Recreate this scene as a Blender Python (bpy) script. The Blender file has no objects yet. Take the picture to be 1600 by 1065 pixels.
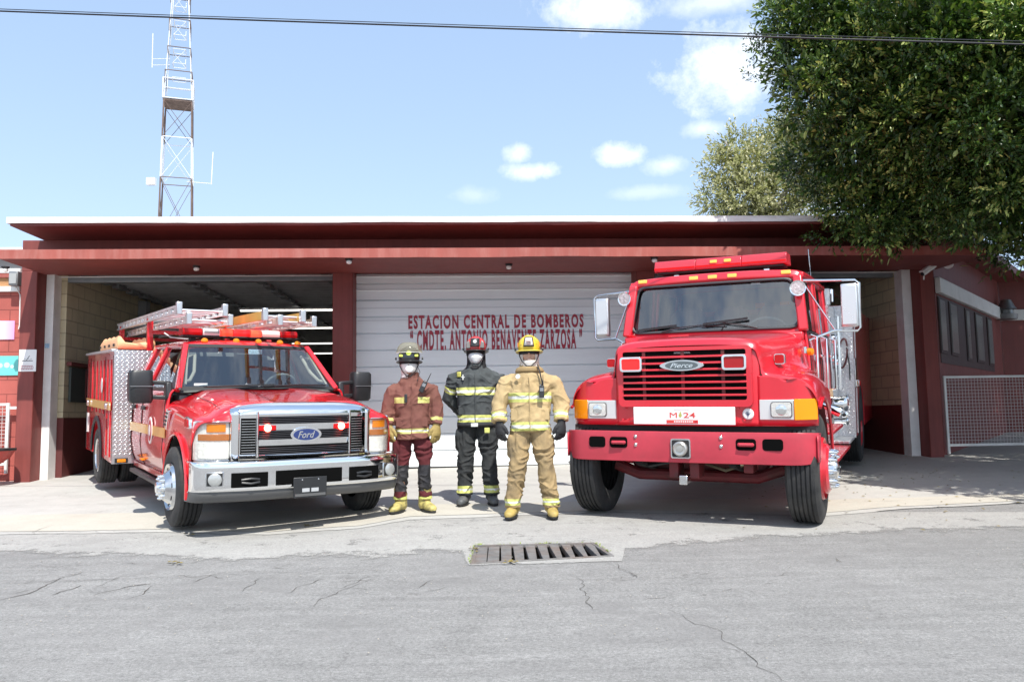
import bpy, bmesh, math, random
import numpy as np
from mathutils import Vector, Matrix, noise
from mathutils.geometry import tessellate_polygon
random.seed(7)
R = math.radians
scene = bpy.context.scene
COL = scene.collection

# ---------------------------------------------------------------- camera
CAM_H, PITCH, ROLL, FPX = 1.044, 0.093, 0.016, 1295.9
cd = bpy.data.cameras.new('camera')
cam = bpy.data.objects.new('camera', cd); COL.objects.link(cam)
cd.sensor_width = 36.0; cd.lens = FPX / 1600 * 36.0
cd.clip_start = 0.05; cd.clip_end = 3000
cam.matrix_world = (Matrix.Translation((0, 0, CAM_H)) @ Matrix.Rotation(math.pi / 2 + PITCH, 4, 'X')
                    @ Matrix.Rotation(-ROLL, 4, 'Z'))
scene.camera = cam

# ---------------------------------------------------------------- light
SUN = Vector((0.33, -0.95, 1.43)).normalized()
sl = bpy.data.lights.new('sun', 'SUN'); sl.energy = 4.3; sl.angle = R(0.53); sl.color = (1.0, 0.96, 0.89)
so = bpy.data.objects.new('sun', sl); COL.objects.link(so)
so.rotation_euler = SUN.to_track_quat('Z', 'Y').to_euler()
scene.view_settings.view_transform = 'Standard'
scene.view_settings.look = 'None'
scene.view_settings.exposure = 0.55
scene.view_settings.gamma = 1.0
scene.cycles.max_bounces = 8
scene.cycles.transparent_max_bounces = 12


class NT:
    """small helper for node trees"""
    def __init__(s, tree):
        s.t = tree; s.n = tree.nodes; s.l = tree.links
    def new(s, kind, **kw):
        nd = s.n.new(kind)
        for k, v in kw.items():
            if k.startswith('i_'):
                key = k[2:]
                key = int(key) if key.isdigit() else key.replace('_', ' ')
                nd.inputs[key].default_value = v
            else:
                setattr(nd, k, v)
        return nd
    def link(s, a, b): s.l.new(a, b)
    def math(s, op, a, b=None, c=None, clamp=False):
        nd = s.n.new('ShaderNodeMath'); nd.operation = op; nd.use_clamp = clamp
        for i, v in enumerate((a, b, c)):
            if v is None: continue
            if isinstance(v, (int, float)): nd.inputs[i].default_value = v
            else: s.l.new(v, nd.inputs[i])
        return nd.outputs[0]
    def mix(s, f, a, b, blend='MIX'):
        nd = s.n.new('ShaderNodeMix'); nd.data_type = 'RGBA'; nd.blend_type = blend
        for i, v in ((0, f), (6, a), (7, b)):
            if isinstance(v, (int, float)): nd.inputs[i].default_value = v
            elif isinstance(v, tuple): nd.inputs[i].default_value = v if len(v) == 4 else (*v, 1)
            else: s.l.new(v, nd.inputs[i])
        return nd.outputs[2]
    def noise(s, scale, detail=4, rough=.55, vec=None, out=0):
        nd = s.new('ShaderNodeTexNoise', i_Scale=scale, i_Detail=detail, i_Roughness=rough)
        if vec is not None: s.l.new(vec, nd.inputs['Vector'])
        return nd.outputs[out]
    def ramp(s, fac, stops):
        nd = s.n.new('ShaderNodeValToRGB')
        e = nd.color_ramp.elements
        while len(e) < len(stops): e.new(.5)
        for k, (p, c) in enumerate(stops):
            e[k].position = p
            e[k].color = (c, c, c, 1) if isinstance(c, (int, float)) else (*c, 1)
        s.l.new(fac, nd.inputs[0]); return nd.outputs[0]


def ray_dir(px, py):
    a, b = px - 800, 532.5 - py
    c, s_ = math.cos(ROLL), math.sin(ROLL)
    u, v = (a * c + b * s_) / FPX, (-a * s_ + b * c) / FPX
    c, s_ = math.cos(PITCH), math.sin(PITCH)
    return Vector((u, c - v * s_, s_ + v * c))


world = bpy.data.worlds.new('World'); scene.world = world; world.use_nodes = True
w = NT(world.node_tree)
for nd in list(w.n): w.n.remove(nd)
sky = w.new('ShaderNodeTexSky', sky_type='NISHITA', sun_disc=False)
sky.sun_elevation = math.asin(SUN.z)
sky.sun_rotation = math.atan2(SUN.x, SUN.y)
sky.altitude = 2100; sky.air_density = 1.0; sky.dust_density = 1.6; sky.ozone_density = 1.0
tc = w.new('ShaderNodeTexCoord')
nrm = w.n.new('ShaderNodeVectorMath'); nrm.operation = 'NORMALIZE'; w.link(tc.outputs['Generated'], nrm.inputs[0])
D = nrm.outputs[0]
mask = None
nz = w.noise(13, 8, .66, D); nz2 = w.noise(48, 6, .65, D)
# every cloud is a soft billow round one direction of the sky
for (dv, rx, rz, dens) in [((1128, 112), .070, .044, 1.0), ((1170, 70), .03, .022, .8), ((930, 18), .072, .024, .9), ((1110, 4), .07, .012, .45),
                           ((835, 268), .036, .011, .8), ((812, 238), .020, .013, .7), ((968, 242), .034, .015, .8),
                           ((1040, 258), .028, .012, .45), ((1098, 202), .028, .010, .5), ((1010, 300), .05, .008, .25),
                           ((740, 305), .03, .01, .2), ((1290, 300), .08, .04, .5), ((400, -330), .3, .10, .7), ((1500, -500), .3, .12, .8), ((1000,-1500), .4, .2, .7),
                           ((-.5, -1, .42), .42, .22, 1.0), ((.35, -1, .30), .40, .16, 1.0), ((.9, -1, .75), .40, .24, .9), ((-1, -.5, .5), .4, .2, .9), ((-.3, -.8, .95), .36, .26, .9), ((1, -.2, .45), .36, .16, .8), ((.1, -1, .62), .3, .12, .9)]:  # out-of-view clouds behind and beside the camera, added to brighten the shade
    c = (ray_dir(*dv) if len(dv) == 2 else Vector(dv)).normalized()
    sb = w.n.new('ShaderNodeVectorMath'); sb.operation = 'SUBTRACT'; w.link(D, sb.inputs[0]); sb.inputs[1].default_value = c
    ml = w.n.new('ShaderNodeVectorMath'); ml.operation = 'MULTIPLY'; w.link(sb.outputs[0], ml.inputs[0]); ml.inputs[1].default_value = (1 / rx, 1 / rx, 1 / rz)
    ln = w.n.new('ShaderNodeVectorMath'); ln.operation = 'LENGTH'; w.link(ml.outputs[0], ln.inputs[0])
    v = w.math('SUBTRACT', 1.12, ln.outputs['Value'])
    v = w.math('ADD', v, w.math('MULTIPLY', w.math('SUBTRACT', nz, .5), 2.3))
    v = w.math('ADD', v, w.math('MULTIPLY', w.math('SUBTRACT', nz2, .5), 1.0))
    v = w.math('MULTIPLY', w.math('MULTIPLY', v, .95, clamp=True), dens)
    mask = v if mask is None else w.math('MAXIMUM', mask, v)
skyc = w.mix(1.0, sky.outputs[0], (.93, 1.0, 1.12), 'MULTIPLY')
skyc = w.mix(.5, skyc, (3.1, 4.2, 5.6))
sz_ = w.new('ShaderNodeSeparateXYZ'); w.link(D, sz_.inputs[0])
hz_ = w.math('POWER', w.math('SUBTRACT', 1.0, w.math('ABSOLUTE', sz_.outputs[2]), clamp=True), 4.0)
skyc = w.mix(w.math('MULTIPLY', hz_, .6), skyc, (4.4, 5.05, 5.7))
cl = w.mix(w.math('MULTIPLY', mask, .93), skyc, (7.2, 7.3, 7.5))
bg = w.new('ShaderNodeBackground', i_Strength=0.15); w.link(cl, bg.inputs[0])
wo = w.new('ShaderNodeOutputWorld'); w.link(bg.outputs[0], wo.inputs[0])

# ---------------------------------------------------------------- object helpers
def tag(o, label=None, cat=None, group=None, kind=None):
    if label: o['label'] = label
    if cat: o['category'] = cat
    if group: o['group'] = group
    if kind: o['kind'] = kind
    return o


def empty(name, label=None, cat=None, mw=None, group=None, loc=None):
    o = bpy.data.objects.new(name, None); COL.objects.link(o); o.empty_display_size = .2
    if mw is not None: o.matrix_world = mw
    if loc is not None: o.location = loc
    return tag(o, label, cat, group)


def link_mesh(name, me, parent=None):
    o = bpy.data.objects.new(name, me); COL.objects.link(o)
    if parent is not None: o.parent = parent
    return o


def dup_tree(o, parent=None, name=None):
    c = o.copy(); COL.objects.link(c)
    if parent is not None: c.parent = parent
    for ch in list(o.children): dup_tree(ch, c)
    return c


def frame_axes(d):
    d = Vector(d).normalized()
    a = Vector((0, 0, 1)) if abs(d.z) < .9 else Vector((1, 0, 0))
    x = d.cross(a).normalized(); y = d.cross(x).normalized()
    return x, y


class MB:
    """mesh builder; car=True reads points as (u right, w forward, z up)"""
    def __init__(s, car=False):
        s.v = []; s.f = []; s.car = car
    def add(s, vs, fs):
        b = len(s.v); s.v += [tuple(p) for p in vs]; s.f += [tuple(b + i for i in f) for f in fs]; return s
    def box(s, x0, x1, y0, y1, z0, z1):
        vs = [(x, y, z) for z in (z0, z1) for y in (y0, y1) for x in (x0, x1)]
        return s.add(vs, [(0, 1, 3, 2), (4, 6, 7, 5), (0, 4, 5, 1), (1, 5, 7, 3), (3, 7, 6, 2), (2, 6, 4, 0)])
    def bar(s, a, b, w_, h_, up=(0, 0, 1)):
        """rectangular bar from a to b"""
        a, b = Vector(a), Vector(b); d = (b - a).normalized()
        x = d.cross(Vector(up)); x = x.normalized() if x.length > 1e-4 else frame_axes(d)[0]
        y = x.cross(d).normalized()
        vs = [p + x * (i * w_ / 2) + y * (j * h_ / 2) for p in (a, b) for j in (-1, 1) for i in (-1, 1)]
        return s.add(vs, [(0, 1, 3, 2), (4, 6, 7, 5), (0, 4, 5, 1), (1, 5, 7, 3), (3, 7, 6, 2), (2, 6, 4, 0)])
    def tube(s, pts, r, n=10, cap=True, flat=1.0, upd=None):
        pts = [Vector(p) for p in pts]; m = len(pts)
        rs = r if isinstance(r, (list, tuple)) else [r] * m
        t0 = (pts[1] - pts[0]).normalized()
        x, y = frame_axes(t0)
        if upd is not None:
            x = t0.cross(Vector(upd)).normalized(); y = t0.cross(x).normalized()
        vs, fs = [], []
        for i, p in enumerate(pts):
            t = ((pts[min(i + 1, m - 1)] - pts[max(i - 1, 0)])).normalized()
            x = (x - t * x.dot(t)).normalized(); y = t.cross(x).normalized()
            ra = rs[i]; rx, ry = ra if isinstance(ra, (list, tuple)) else (ra, ra * flat)
            for k in range(n):
                a = 2 * math.pi * k / n
                vs.append(p + x * (math.cos(a) * rx) + y * (math.sin(a) * ry))
        for i in range(m - 1):
            for k in range(n):
                fs.append((i * n + k, i * n + (k + 1) % n, (i + 1) * n + (k + 1) % n, (i + 1) * n + k))
        if cap:
            fs.append(tuple(range(n))[::-1]); fs.append(tuple((m - 1) * n + k for k in range(n)))
        return s.add(vs, fs)
    def lathe(s, prof, org=(0, 0, 0), axis=(0, 0, 1), n=32, cap=True, x=None):
        """prof: list of (radius, distance along axis)"""
        o = Vector(org); d = Vector(axis).normalized()
        if x is None: x, y = frame_axes(d)
        else:
            x = Vector(x); x = (x - d * x.dot(d)).normalized(); y = d.cross(x)
        vs, fs = [], []
        for (r_, h) in prof:
            for k in range(n):
                a = 2 * math.pi * k / n
                vs.append(o + d * h + x * (r_ * math.cos(a)) + y * (r_ * math.sin(a)))
        for i in range(len(prof) - 1):
            for k in range(n):
                fs.append((i * n + k, i * n + (k + 1) % n, (i + 1) * n + (k + 1) % n, (i + 1) * n + k))
        if cap:
            fs.append(tuple(range(n))[::-1]); fs.append(tuple((len(prof) - 1) * n + k for k in range(n)))
        return s.add(vs, fs)
    def rings(s, rings, n=24, p=2.0, cap=True):
        """horizontal super-ellipse rings (cx,cy,z,rx,ry)"""
        vs, fs = [], []
        for rg in rings:
            cx, cy, z, rx, ry = rg[:5]; pp = rg[5] if len(rg) > 5 else p
            for k in range(n):
                a = 2 * math.pi * k / n; c, q = math.cos(a), math.sin(a)
                vs.append((cx + rx * math.copysign(abs(c) ** (2 / pp), c), cy + ry * math.copysign(abs(q) ** (2 / pp), q), z))
        for i in range(len(rings) - 1):
            for k in range(n):
                fs.append((i * n + k, i * n + (k + 1) % n, (i + 1) * n + (k + 1) % n, (i + 1) * n + k))
        if cap:
            fs.append(tuple(range(n))[::-1]); fs.append(tuple((len(rings) - 1) * n + k for k in range(n)))
        return s.add(vs, fs)
    def prism(s, poly, axis, a, b, holes=()):
        """poly of 2-D points extruded along axis 'x','y','z' from a to b"""
        def P(q, t): return {'x': (t, q[0], q[1]), 'y': (q[0], t, q[1]), 'z': (q[0], q[1], t)}[axis]
        loops = [list(poly)] + [list(h) for h in holes]
        flat = [q for l in loops for q in l]; N = len(flat)
        tris = tessellate_polygon([[Vector((q[0], q[1], 0)) for q in l] for l in loops])
        vs = [P(q, a) for q in flat] + [P(q, b) for q in flat]
        fs = [tuple(t) for t in tris] + [tuple(i + N for i in t)[::-1] for t in tris]
        off = 0
        for l in loops:
            m = len(l)
            for k in range(m):
                i, j = off + k, off + (k + 1) % m
                fs.append((i, j, j + N, i + N))
            off += m
        return s.add(vs, fs)
    def sheet(s, poly, zf, holes=()):
        loops = [list(poly)] + [list(h) for h in holes]
        flat = [q for l in loops for q in l]
        tris = tessellate_polygon([[Vector((q[0], q[1], 0)) for q in l] for l in loops])
        return s.add([(q[0], q[1], zf(q[0], q[1])) for q in flat], [tuple(t) for t in tris])
    def patch(s, ctrl, nr=6, nc=6, closed=False):
        """Catmull-Rom surface through a grid of control points"""
        A = np.array(ctrl, float)
        def interp(A, n):
            m = A.shape[0]
            P = np.concatenate([2 * A[:1] - A[1:2], A, 2 * A[-1:] - A[-2:-1]])
            out = []
            for i in range(m - 1):
                p0, p1, p2, p3 = P[i], P[i + 1], P[i + 2], P[i + 3]
                for k in range(n):
                    t = k / n
                    out.append(.5 * ((2 * p1) + (-p0 + p2) * t + (2 * p0 - 5 * p1 + 4 * p2 - p3) * t * t + (-p0 + 3 * p1 - 3 * p2 + p3) * t ** 3))
            out.append(A[-1]); return np.array(out)
        B = interp(A, nr); B = interp(B.transpose(1, 0, 2), nc).transpose(1, 0, 2)
        r_, c_ = B.shape[:2]
        fs = [(i * c_ + j, i * c_ + j + 1, (i + 1) * c_ + j + 1, (i + 1) * c_ + j) for i in range(r_ - 1) for j in range(c_ - 1)]
        return s.add([tuple(p) for p in B.reshape(-1, 3)], fs)
    def mirror(s):
        n = len(s.v); s.v += [(-p[0], p[1], p[2]) for p in s.v]; s.f += [tuple(i + n for i in f)[::-1] for f in s.f]; return s
    def mesh(s, name, angle=35, weld=True, subdiv=0):
        vs = [(p[0], -p[1], p[2]) for p in s.v] if s.car else s.v
        me = bpy.data.meshes.new(name); me.from_pydata([tuple(map(float, p)) for p in vs], [], s.f)
        bm = bmesh.new(); bm.from_mesh(me)
        if weld: bmesh.ops.remove_doubles(bm, verts=bm.verts, dist=2e-4)
        bmesh.ops.recalc_face_normals(bm, faces=bm.faces)
        bm.to_mesh(me); bm.free()
        me.polygons.foreach_set('use_smooth', [True] * len(me.polygons))
        if hasattr(me, 'set_sharp_from_angle'): me.set_sharp_from_angle(angle=R(angle))
        return me
    def build(s, name, m, parent=None, bevel=0, seg=2, angle=35, solid=0, **tg):
        me = s.mesh(name, angle); me.materials.append(m)
        o = link_mesh(name, me, parent)
        if solid:
            md = o.modifiers.new('solid', 'SOLIDIFY'); md.thickness = solid; md.offset = -1
        if bevel:
            md = o.modifiers.new('bevel', 'BEVEL'); md.width = bevel; md.segments = seg; md.limit_method = 'ANGLE'; md.angle_limit = R(40)
            md.harden_normals = False
        if tg: tag(o, **tg)
        return o


def text_obj(name, body, m, parent, loc, height, width=None, rx=math.pi / 2, rz=0, extrude=.002, offset=.0, shear=0, align='CENTER', label=None, mw=None, track=1.0):
    cu = bpy.data.curves.new(name, 'FONT'); cu.body = body; cu.align_x = align; cu.align_y = 'CENTER'
    cu.size = 1; cu.extrude = extrude / height; cu.offset = offset; cu.shear = shear; cu.resolution_u = 3; cu.space_character = track
    tmp = bpy.data.objects.new('tmp', cu); COL.objects.link(tmp)
    dg = bpy.context.evaluated_depsgraph_get(); dg.update()
    me = bpy.data.meshes.new_from_object(tmp.evaluated_get(dg)); bpy.data.objects.remove(tmp)
    co = np.array([v.co[:] for v in me.vertices]); mn, mx = co.min(0), co.max(0)
    sy = height / (mx[1] - mn[1]); sx = (width / (mx[0] - mn[0])) if width else sy
    cx = (mn[0] + mx[0]) / 2; cy = (mn[1] + mx[1]) / 2
    for v in me.vertices:
        v.co.x = (v.co.x - cx) * sx; v.co.y = (v.co.y - cy) * sy; v.co.z *= height
    me.name = name; me.materials.clear(); me.materials.append(m)
    me.polygons.foreach_set('use_smooth', [False] * len(me.polygons))
    M = mw if mw is not None else Matrix.Translation(loc) @ Matrix.Rotation(rz, 4, 'Z') @ Matrix.Rotation(rx, 4, 'X')
    me.transform(M)
    o = link_mesh(name, me, parent)
    if label: o['label'] = label
    return o

# ---------------------------------------------------------------- materials
MATS = {}
def pm(name, rgb, rough=.5, metal=0, var=0, vscale=4, bump=0, bscale=60, coat=0, spec=.5, emit=0, dirt=None, alpha=1, trans=0, sheen=0, stretch=None, streak=0):
    if name in MATS: return MATS[name]
    m = bpy.data.materials.new(name); m.use_nodes = True; MATS[name] = m
    t = NT(m.node_tree); p = t.n['Principled BSDF']
    p.inputs['Base Color'].default_value = (*rgb, 1); p.inputs['Roughness'].default_value = rough
    p.inputs['Metallic'].default_value = metal; p.inputs['Coat Weight'].default_value = coat
    p.inputs['Coat Roughness'].default_value = .05
    p.inputs['Specular IOR Level'].default_value = spec
    p.inputs['Transmission Weight'].default_value = trans
    if sheen: p.inputs['Sheen Weight'].default_value = sheen
    if emit:
        p.inputs['Emission Color'].default_value = (*rgb, 1); p.inputs['Emission Strength'].default_value = emit
    tc = t.new('ShaderNodeTexCoord'); vec = tc.outputs['Object']
    if stretch:
        mp = t.new('ShaderNodeMapping'); mp.inputs['Scale'].default_value = stretch; t.link(vec, mp.inputs[0]); vec = mp.outputs[0]
    colr = None
    if var:
        n = t.noise(vscale, 5, .6, vec)
        f = t.ramp(n, [(.3, 1 - var), (.7, 1 + var)])
        mx = t.mix(1.0, (*rgb, 1), f, 'MULTIPLY'); colr = mx
    if streak:
        mp2 = t.new('ShaderNodeMapping'); mp2.inputs['Scale'].default_value = (7, 7, .45); t.link(tc.outputs['Object'], mp2.inputs[0])
        colr = t.mix(1.0, colr if colr is not None else (*rgb, 1), t.ramp(t.noise(1.4, 6, .7, mp2.outputs[0]), [(.3, 1 - streak), (.72, 1 + streak)]), 'MULTIPLY')
    if dirt:
        (dc, ds, amount) = dirt
        n = t.noise(ds, 6, .65, vec)
        f = t.math('MULTIPLY', t.ramp(n, [(.45, 0), (.7, 1)]), amount)
        colr = t.mix(f, colr if colr is not None else (*rgb, 1), dc)
    if colr is not None: t.link(colr, p.inputs['Base Color'])
    if rough > .1 and metal < .9:
        n = t.noise(vscale * 2.3, 4, .6, vec)
        t.link(t.math('ADD', t.math('MULTIPLY', n, .16), rough - .08), p.inputs['Roughness'])
    if bump:
        n = t.noise(bscale, 5, .6, vec); b = t.new('ShaderNodeBump', i_Strength=min(1, bump), i_Distance=.01)
        t.link(n, b.inputs['Height']); t.link(b.outputs[0], p.inputs['Normal'])
    return m


def block_mat(name, rgb, mortar, bw, bh, var=.1, bump=.4, rough=.85, axis='X', msize=.012, dirt=None):
    """painted concrete blocks; axis = the horizontal axis of the wall"""
    m = bpy.data.materials.new(name); m.use_nodes = True; MATS[name] = m
    t = NT(m.node_tree); p = t.n['Principled BSDF']; p.inputs['Roughness'].default_value = rough
    tc = t.new('ShaderNodeTexCoord'); sp = t.new('ShaderNodeSeparateXYZ'); t.link(tc.outputs['Object'], sp.inputs[0])
    cb = t.new('ShaderNodeCombineXYZ'); t.link(sp.outputs[0 if axis == 'X' else 1], cb.inputs[0]); t.link(sp.outputs[2], cb.inputs[1])
    br = t.new('ShaderNodeTexBrick', i_Scale=1, i_Mortar_Size=msize, i_Brick_Width=bw, i_Row_Height=bh, i_Mortar_Smooth=.3)
    br.inputs['Color1'].default_value = (*[c * (1 - var) for c in rgb], 1); br.inputs['Color2'].default_value = (*[min(1, c * (1 + var)) for c in rgb], 1)
    br.inputs['Mortar'].default_value = (*mortar, 1); t.link(cb.outputs[0], br.inputs[0])
    n = t.noise(1.3, 6, .65, tc.outputs['Object'])
    c = t.mix(1.0, br.outputs[0], t.ramp(n, [(.3, .8), (.7, 1.12)]), 'MULTIPLY')
    if dirt:
        n2 = t.noise(dirt[1], 6, .7, tc.outputs['Object']); c = t.mix(t.math('MULTIPLY', t.ramp(n2, [(.5, 0), (.75, 1)]), dirt[2]), c, dirt[0])
    t.link(c, p.inputs['Base Color'])
    n3 = t.noise(90, 4, .6, tc.outputs['Object'])
    h = t.math('ADD', t.math('MULTIPLY', br.outputs['Fac'], -.6), t.math('MULTIPLY', n3, .25))
    b = t.new('ShaderNodeBump', i_Strength=bump, i_Distance=.01); t.link(h, b.inputs['Height']); t.link(b.outputs[0], p.inputs['Normal'])
    return m


def tread_mat(name, axis='XZ', rgb=(.62, .63, .65), scale=26, rough=.28):
    """diamond tread plate"""
    m = bpy.data.materials.new(name); m.use_nodes = True; MATS[name] = m
    t = NT(m.node_tree); p = t.n['Principled BSDF']; p.inputs['Metallic'].default_value = .85; p.inputs['Roughness'].default_value = rough
    tc = t.new('ShaderNodeTexCoord'); sp = t.new('ShaderNodeSeparateXYZ'); t.link(tc.outputs['Object'], sp.inputs[0])
    ia, ib = 'XYZ'.index(axis[0]), 'XYZ'.index(axis[1])
    a, b_ = sp.outputs[ia], sp.outputs[ib]
    u = t.math('MULTIPLY', t.math('ADD', a, b_), scale); v = t.math('MULTIPLY', t.math('SUBTRACT', a, b_), scale)
    fu = t.math('SUBTRACT', t.math('FRACT', u), .5); fv = t.math('SUBTRACT', t.math('FRACT', v), .5)
    par = t.math('MODULO', t.math('ADD', t.math('ABSOLUTE', t.math('FLOOR', u)), t.math('ABSOLUTE', t.math('FLOOR', v))), 2)
    e1 = t.math('ADD', t.math('POWER', t.math('DIVIDE', fu, .48), 2), t.math('POWER', t.math('DIVIDE', fv, .17), 2))
    e2 = t.math('ADD', t.math('POWER', t.math('DIVIDE', fu, .17), 2), t.math('POWER', t.math('DIVIDE', fv, .48), 2))
    e = t.math('ADD', t.math('MULTIPLY', e1, par), t.math('MULTIPLY', e2, t.math('SUBTRACT', 1, par)))
    h = t.math('SUBTRACT', 1, e, clamp=True)
    n = t.noise(5, 5, .6, tc.outputs['Object'])
    base = t.mix(1.0, (*rgb, 1), t.ramp(n, [(.3, .75), (.7, 1.05)]), 'MULTIPLY')
    c = t.mix(t.math('MULTIPLY', h, .5), base, (.9, .9, .91, 1)); t.link(c, p.inputs['Base Color'])
    b = t.new('ShaderNodeBump', i_Strength=.9, i_Distance=.006); t.link(h, b.inputs['Height']); t.link(b.outputs[0], p.inputs['Normal'])
    return m


def glass_mat(name, tint=(.32, .38, .38), refl=.10, rough=.02, gl=(.9, .95, 1)):
    m = bpy.data.materials.new(name); m.use_nodes = True; MATS[name] = m
    t = NT(m.node_tree); t.n.remove(t.n['Principled BSDF']); out = t.n['Material Output']
    tr = t.new('ShaderNodeBsdfTransparent'); tr.inputs[0].default_value = (*tint, 1)
    g = t.new('ShaderNodeBsdfGlossy', i_Roughness=rough); g.inputs[0].default_value = (*gl, 1)
    lw = t.new('ShaderNodeLayerWeight', i_Blend=.5)
    f = t.math('ADD', t.math('MULTIPLY', t.math('POWER', lw.outputs['Facing'], 4.0), .8), refl, clamp=True)
    mx = t.new('ShaderNodeMixShader'); t.link(f, mx.inputs[0]); t.link(tr.outputs[0], mx.inputs[1]); t.link(g.outputs[0], mx.inputs[2])
    t.link(mx.outputs[0], out.inputs[0]); return m


def lens_mat(name, rgb, refl=.06, emit=0, density=.75):
    """coloured plastic lens over a reflector: part seen through, part diffuse"""
    m = bpy.data.materials.new(name); m.use_nodes = True; MATS[name] = m
    t = NT(m.node_tree); p = t.n['Principled BSDF']; out = t.n['Material Output']
    p.inputs['Base Color'].default_value = (*rgb, 1); p.inputs['Roughness'].default_value = .08
    if emit: p.inputs['Emission Color'].default_value = (*rgb, 1); p.inputs['Emission Strength'].default_value = emit
    tr = t.new('ShaderNodeBsdfTransparent'); tr.inputs[0].default_value = (*[min(1, c * 1.3 + .02) for c in rgb], 1)
    mx = t.new('ShaderNodeMixShader'); mx.inputs[0].default_value = density
    t.link(tr.outputs[0], mx.inputs[1]); t.link(p.outputs[0], mx.inputs[2]); t.link(mx.outputs[0], out.inputs[0])
    return m


# ---------------------------------------------------------------- ground and facade frames
GX, GY = .005, .049
def gz(x, y): return GX * x + GY * (y - 8)
def ground_at(px, py):
    r = ray_dir(px, py); t = (CAM_H + GY * 8) / (GX * r.x + GY * r.y - r.z)
    return (r.x * t, r.y * t)
BD, BY = 13.406, .058
def bw(x, d, z=0): return Vector((x * math.cos(BY) - d * math.sin(BY), BD + x * math.sin(BY) + d * math.cos(BY), z))
BM = Matrix.Translation((0, BD, 0)) @ Matrix.Rotation(BY, 4, 'Z')
def bgz(x, d):
    p = bw(x, d); return gz(p.x, p.y)
# ================================================================ GROUND
def ground_mat(name, base, var, spk, crack=0, stain=None, bump=.35, streak=0, patch=None, joint=None, wscale=26):
    m = bpy.data.materials.new(name); m.use_nodes = True; MATS[name] = m
    t = NT(m.node_tree); p = t.n['Principled BSDF']; p.inputs['Roughness'].default_value = .88
    p.inputs['Specular IOR Level'].default_value = .3
    tc = t.new('ShaderNodeTexCoord'); O_ = tc.outputs['Object']
    c = t.mix(1.0, (*base, 1), t.ramp(t.noise(.55, 6, .6, O_), [(.25, 1 - var), (.75, 1 + var)]), 'MULTIPLY')
    c = t.mix(1.0, c, t.ramp(t.noise(4.5, 6, .7, O_), [(.3, 1 - var * .8), (.7, 1 + var * .8)]), 'MULTIPLY')
    fine = t.noise(150, 3, .7, O_); fine2 = t.noise(48, 4, .7, O_)
    c = t.mix(1.0, c, t.ramp(fine, [(.28, 1 - spk), (.5, 1), (.72, 1 + spk)]), 'MULTIPLY')
    c = t.mix(1.0, c, t.ramp(fine2, [(.3, 1 - spk * .8), (.7, 1 + spk * .8)]), 'MULTIPLY')
    if streak:   # long worn streaks along the road
        mp = t.new('ShaderNodeMapping'); mp.inputs['Scale'].default_value = (.5, 5.5, 1); t.link(O_, mp.inputs[0])
        c = t.mix(1.0, c, t.ramp(t.noise(1.6, 7, .72, mp.outputs[0]), [(.3, 1 - streak), (.7, 1 + streak)]), 'MULTIPLY')
    if patch:    # pale worn flecks
        mp = t.new('ShaderNodeMapping'); mp.inputs['Scale'].default_value = (1.2, 4, 1); t.link(O_, mp.inputs[0])
        c = t.mix(t.math('MULTIPLY', t.ramp(t.noise(9, 8, .8, mp.outputs[0]), [(.6, 0), (.72, 1)]), .5), c, patch)
    if stain:
        n = t.noise(1.1, 7, .7, O_); c = t.mix(t.math('MULTIPLY', t.ramp(n, [(.48, 0), (.7, 1)]), stain[1]), c, stain[0])
    if crack:
        wv = t.noise(1.3, 5, .6, O_, out=1); av = t.n.new('ShaderNodeVectorMath'); av.operation = 'MULTIPLY_ADD'
        t.link(wv, av.inputs[0]); av.inputs[1].default_value = (1.5, 1.5, 0); t.link(O_, av.inputs[2])
        vo = t.new('ShaderNodeTexVoronoi', feature='DISTANCE_TO_EDGE', i_Scale=.7); t.link(av.outputs[0], vo.inputs['Vector'])
        ck = t.ramp(vo.outputs['Distance'], [(0, 1), (.007, 0)])
        ck = t.math('MULTIPLY', ck, t.ramp(t.noise(.9, 3, .5, O_), [(.5, 0), (.62, 1)]))
        c = t.mix(t.math('MULTIPLY', ck, crack), c, (.045, .04, .035, 1))
    t.link(c, p.inputs['Base Color'])
    h = t.math('ADD', t.math('MULTIPLY', fine, .7), t.math('MULTIPLY', fine2, .8))
    b = t.new('ShaderNodeBump', i_Strength=bump, i_Distance=.012); t.link(h, b.inputs['Height']); t.link(b.outputs[0], p.inputs['Normal'])
    return m

M_ASPH = ground_mat('asphalt', (.252, .248, .240), .12, .36, crack=.3, streak=.13, bump=.7, stain=((.195, .19, .185, 1), .75), patch=(.38, .375, .36, 1))
M_STRIP = ground_mat('worn_strip', (.345, .338, .32), .08, .24, streak=.05, stain=((.25, .245, .235, 1), .6))
M_CONC = ground_mat('concrete', (.44, .432, .405), .08, .07, crack=.35, stain=((.34, .33, .31, 1), .6), bump=.2)
M_CONC2 = ground_mat('concrete_band', (.47, .445, .385), .07, .08, stain=((.36, .33, .28, 1), .45), bump=.2)
M_DARKGAP = pm('dark_gap', (.075, .066, .056), .95, var=.3, vscale=20)

def wob(pts, amp=.03, step=.12, seed=0, closed=True):
    """rough up a polyline"""
    out = []; n = len(pts)
    for i in range(n if closed else n - 1):
        a, b = Vector((*pts[i][:2], 0)), Vector((*pts[(i + 1) % n][:2], 0)); L = (b - a).length; k = max(1, min(80, int(L / step)))
        nn = Vector((-(b - a).y, (b - a).x, 0)) / max(L, 1e-6)
        for j in range(k):
            p = a.lerp(b, j / k)
            o = noise.noise(Vector((p.x * 1.7, p.y * 1.7, seed))) * 2 * amp + noise.noise(Vector((p.x * 6, p.y * 6, seed + 5))) * amp
            p = p + nn * o; out.append((p.x, p.y))
    if not closed: out.append(pts[-1][:2])
    return out

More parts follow.
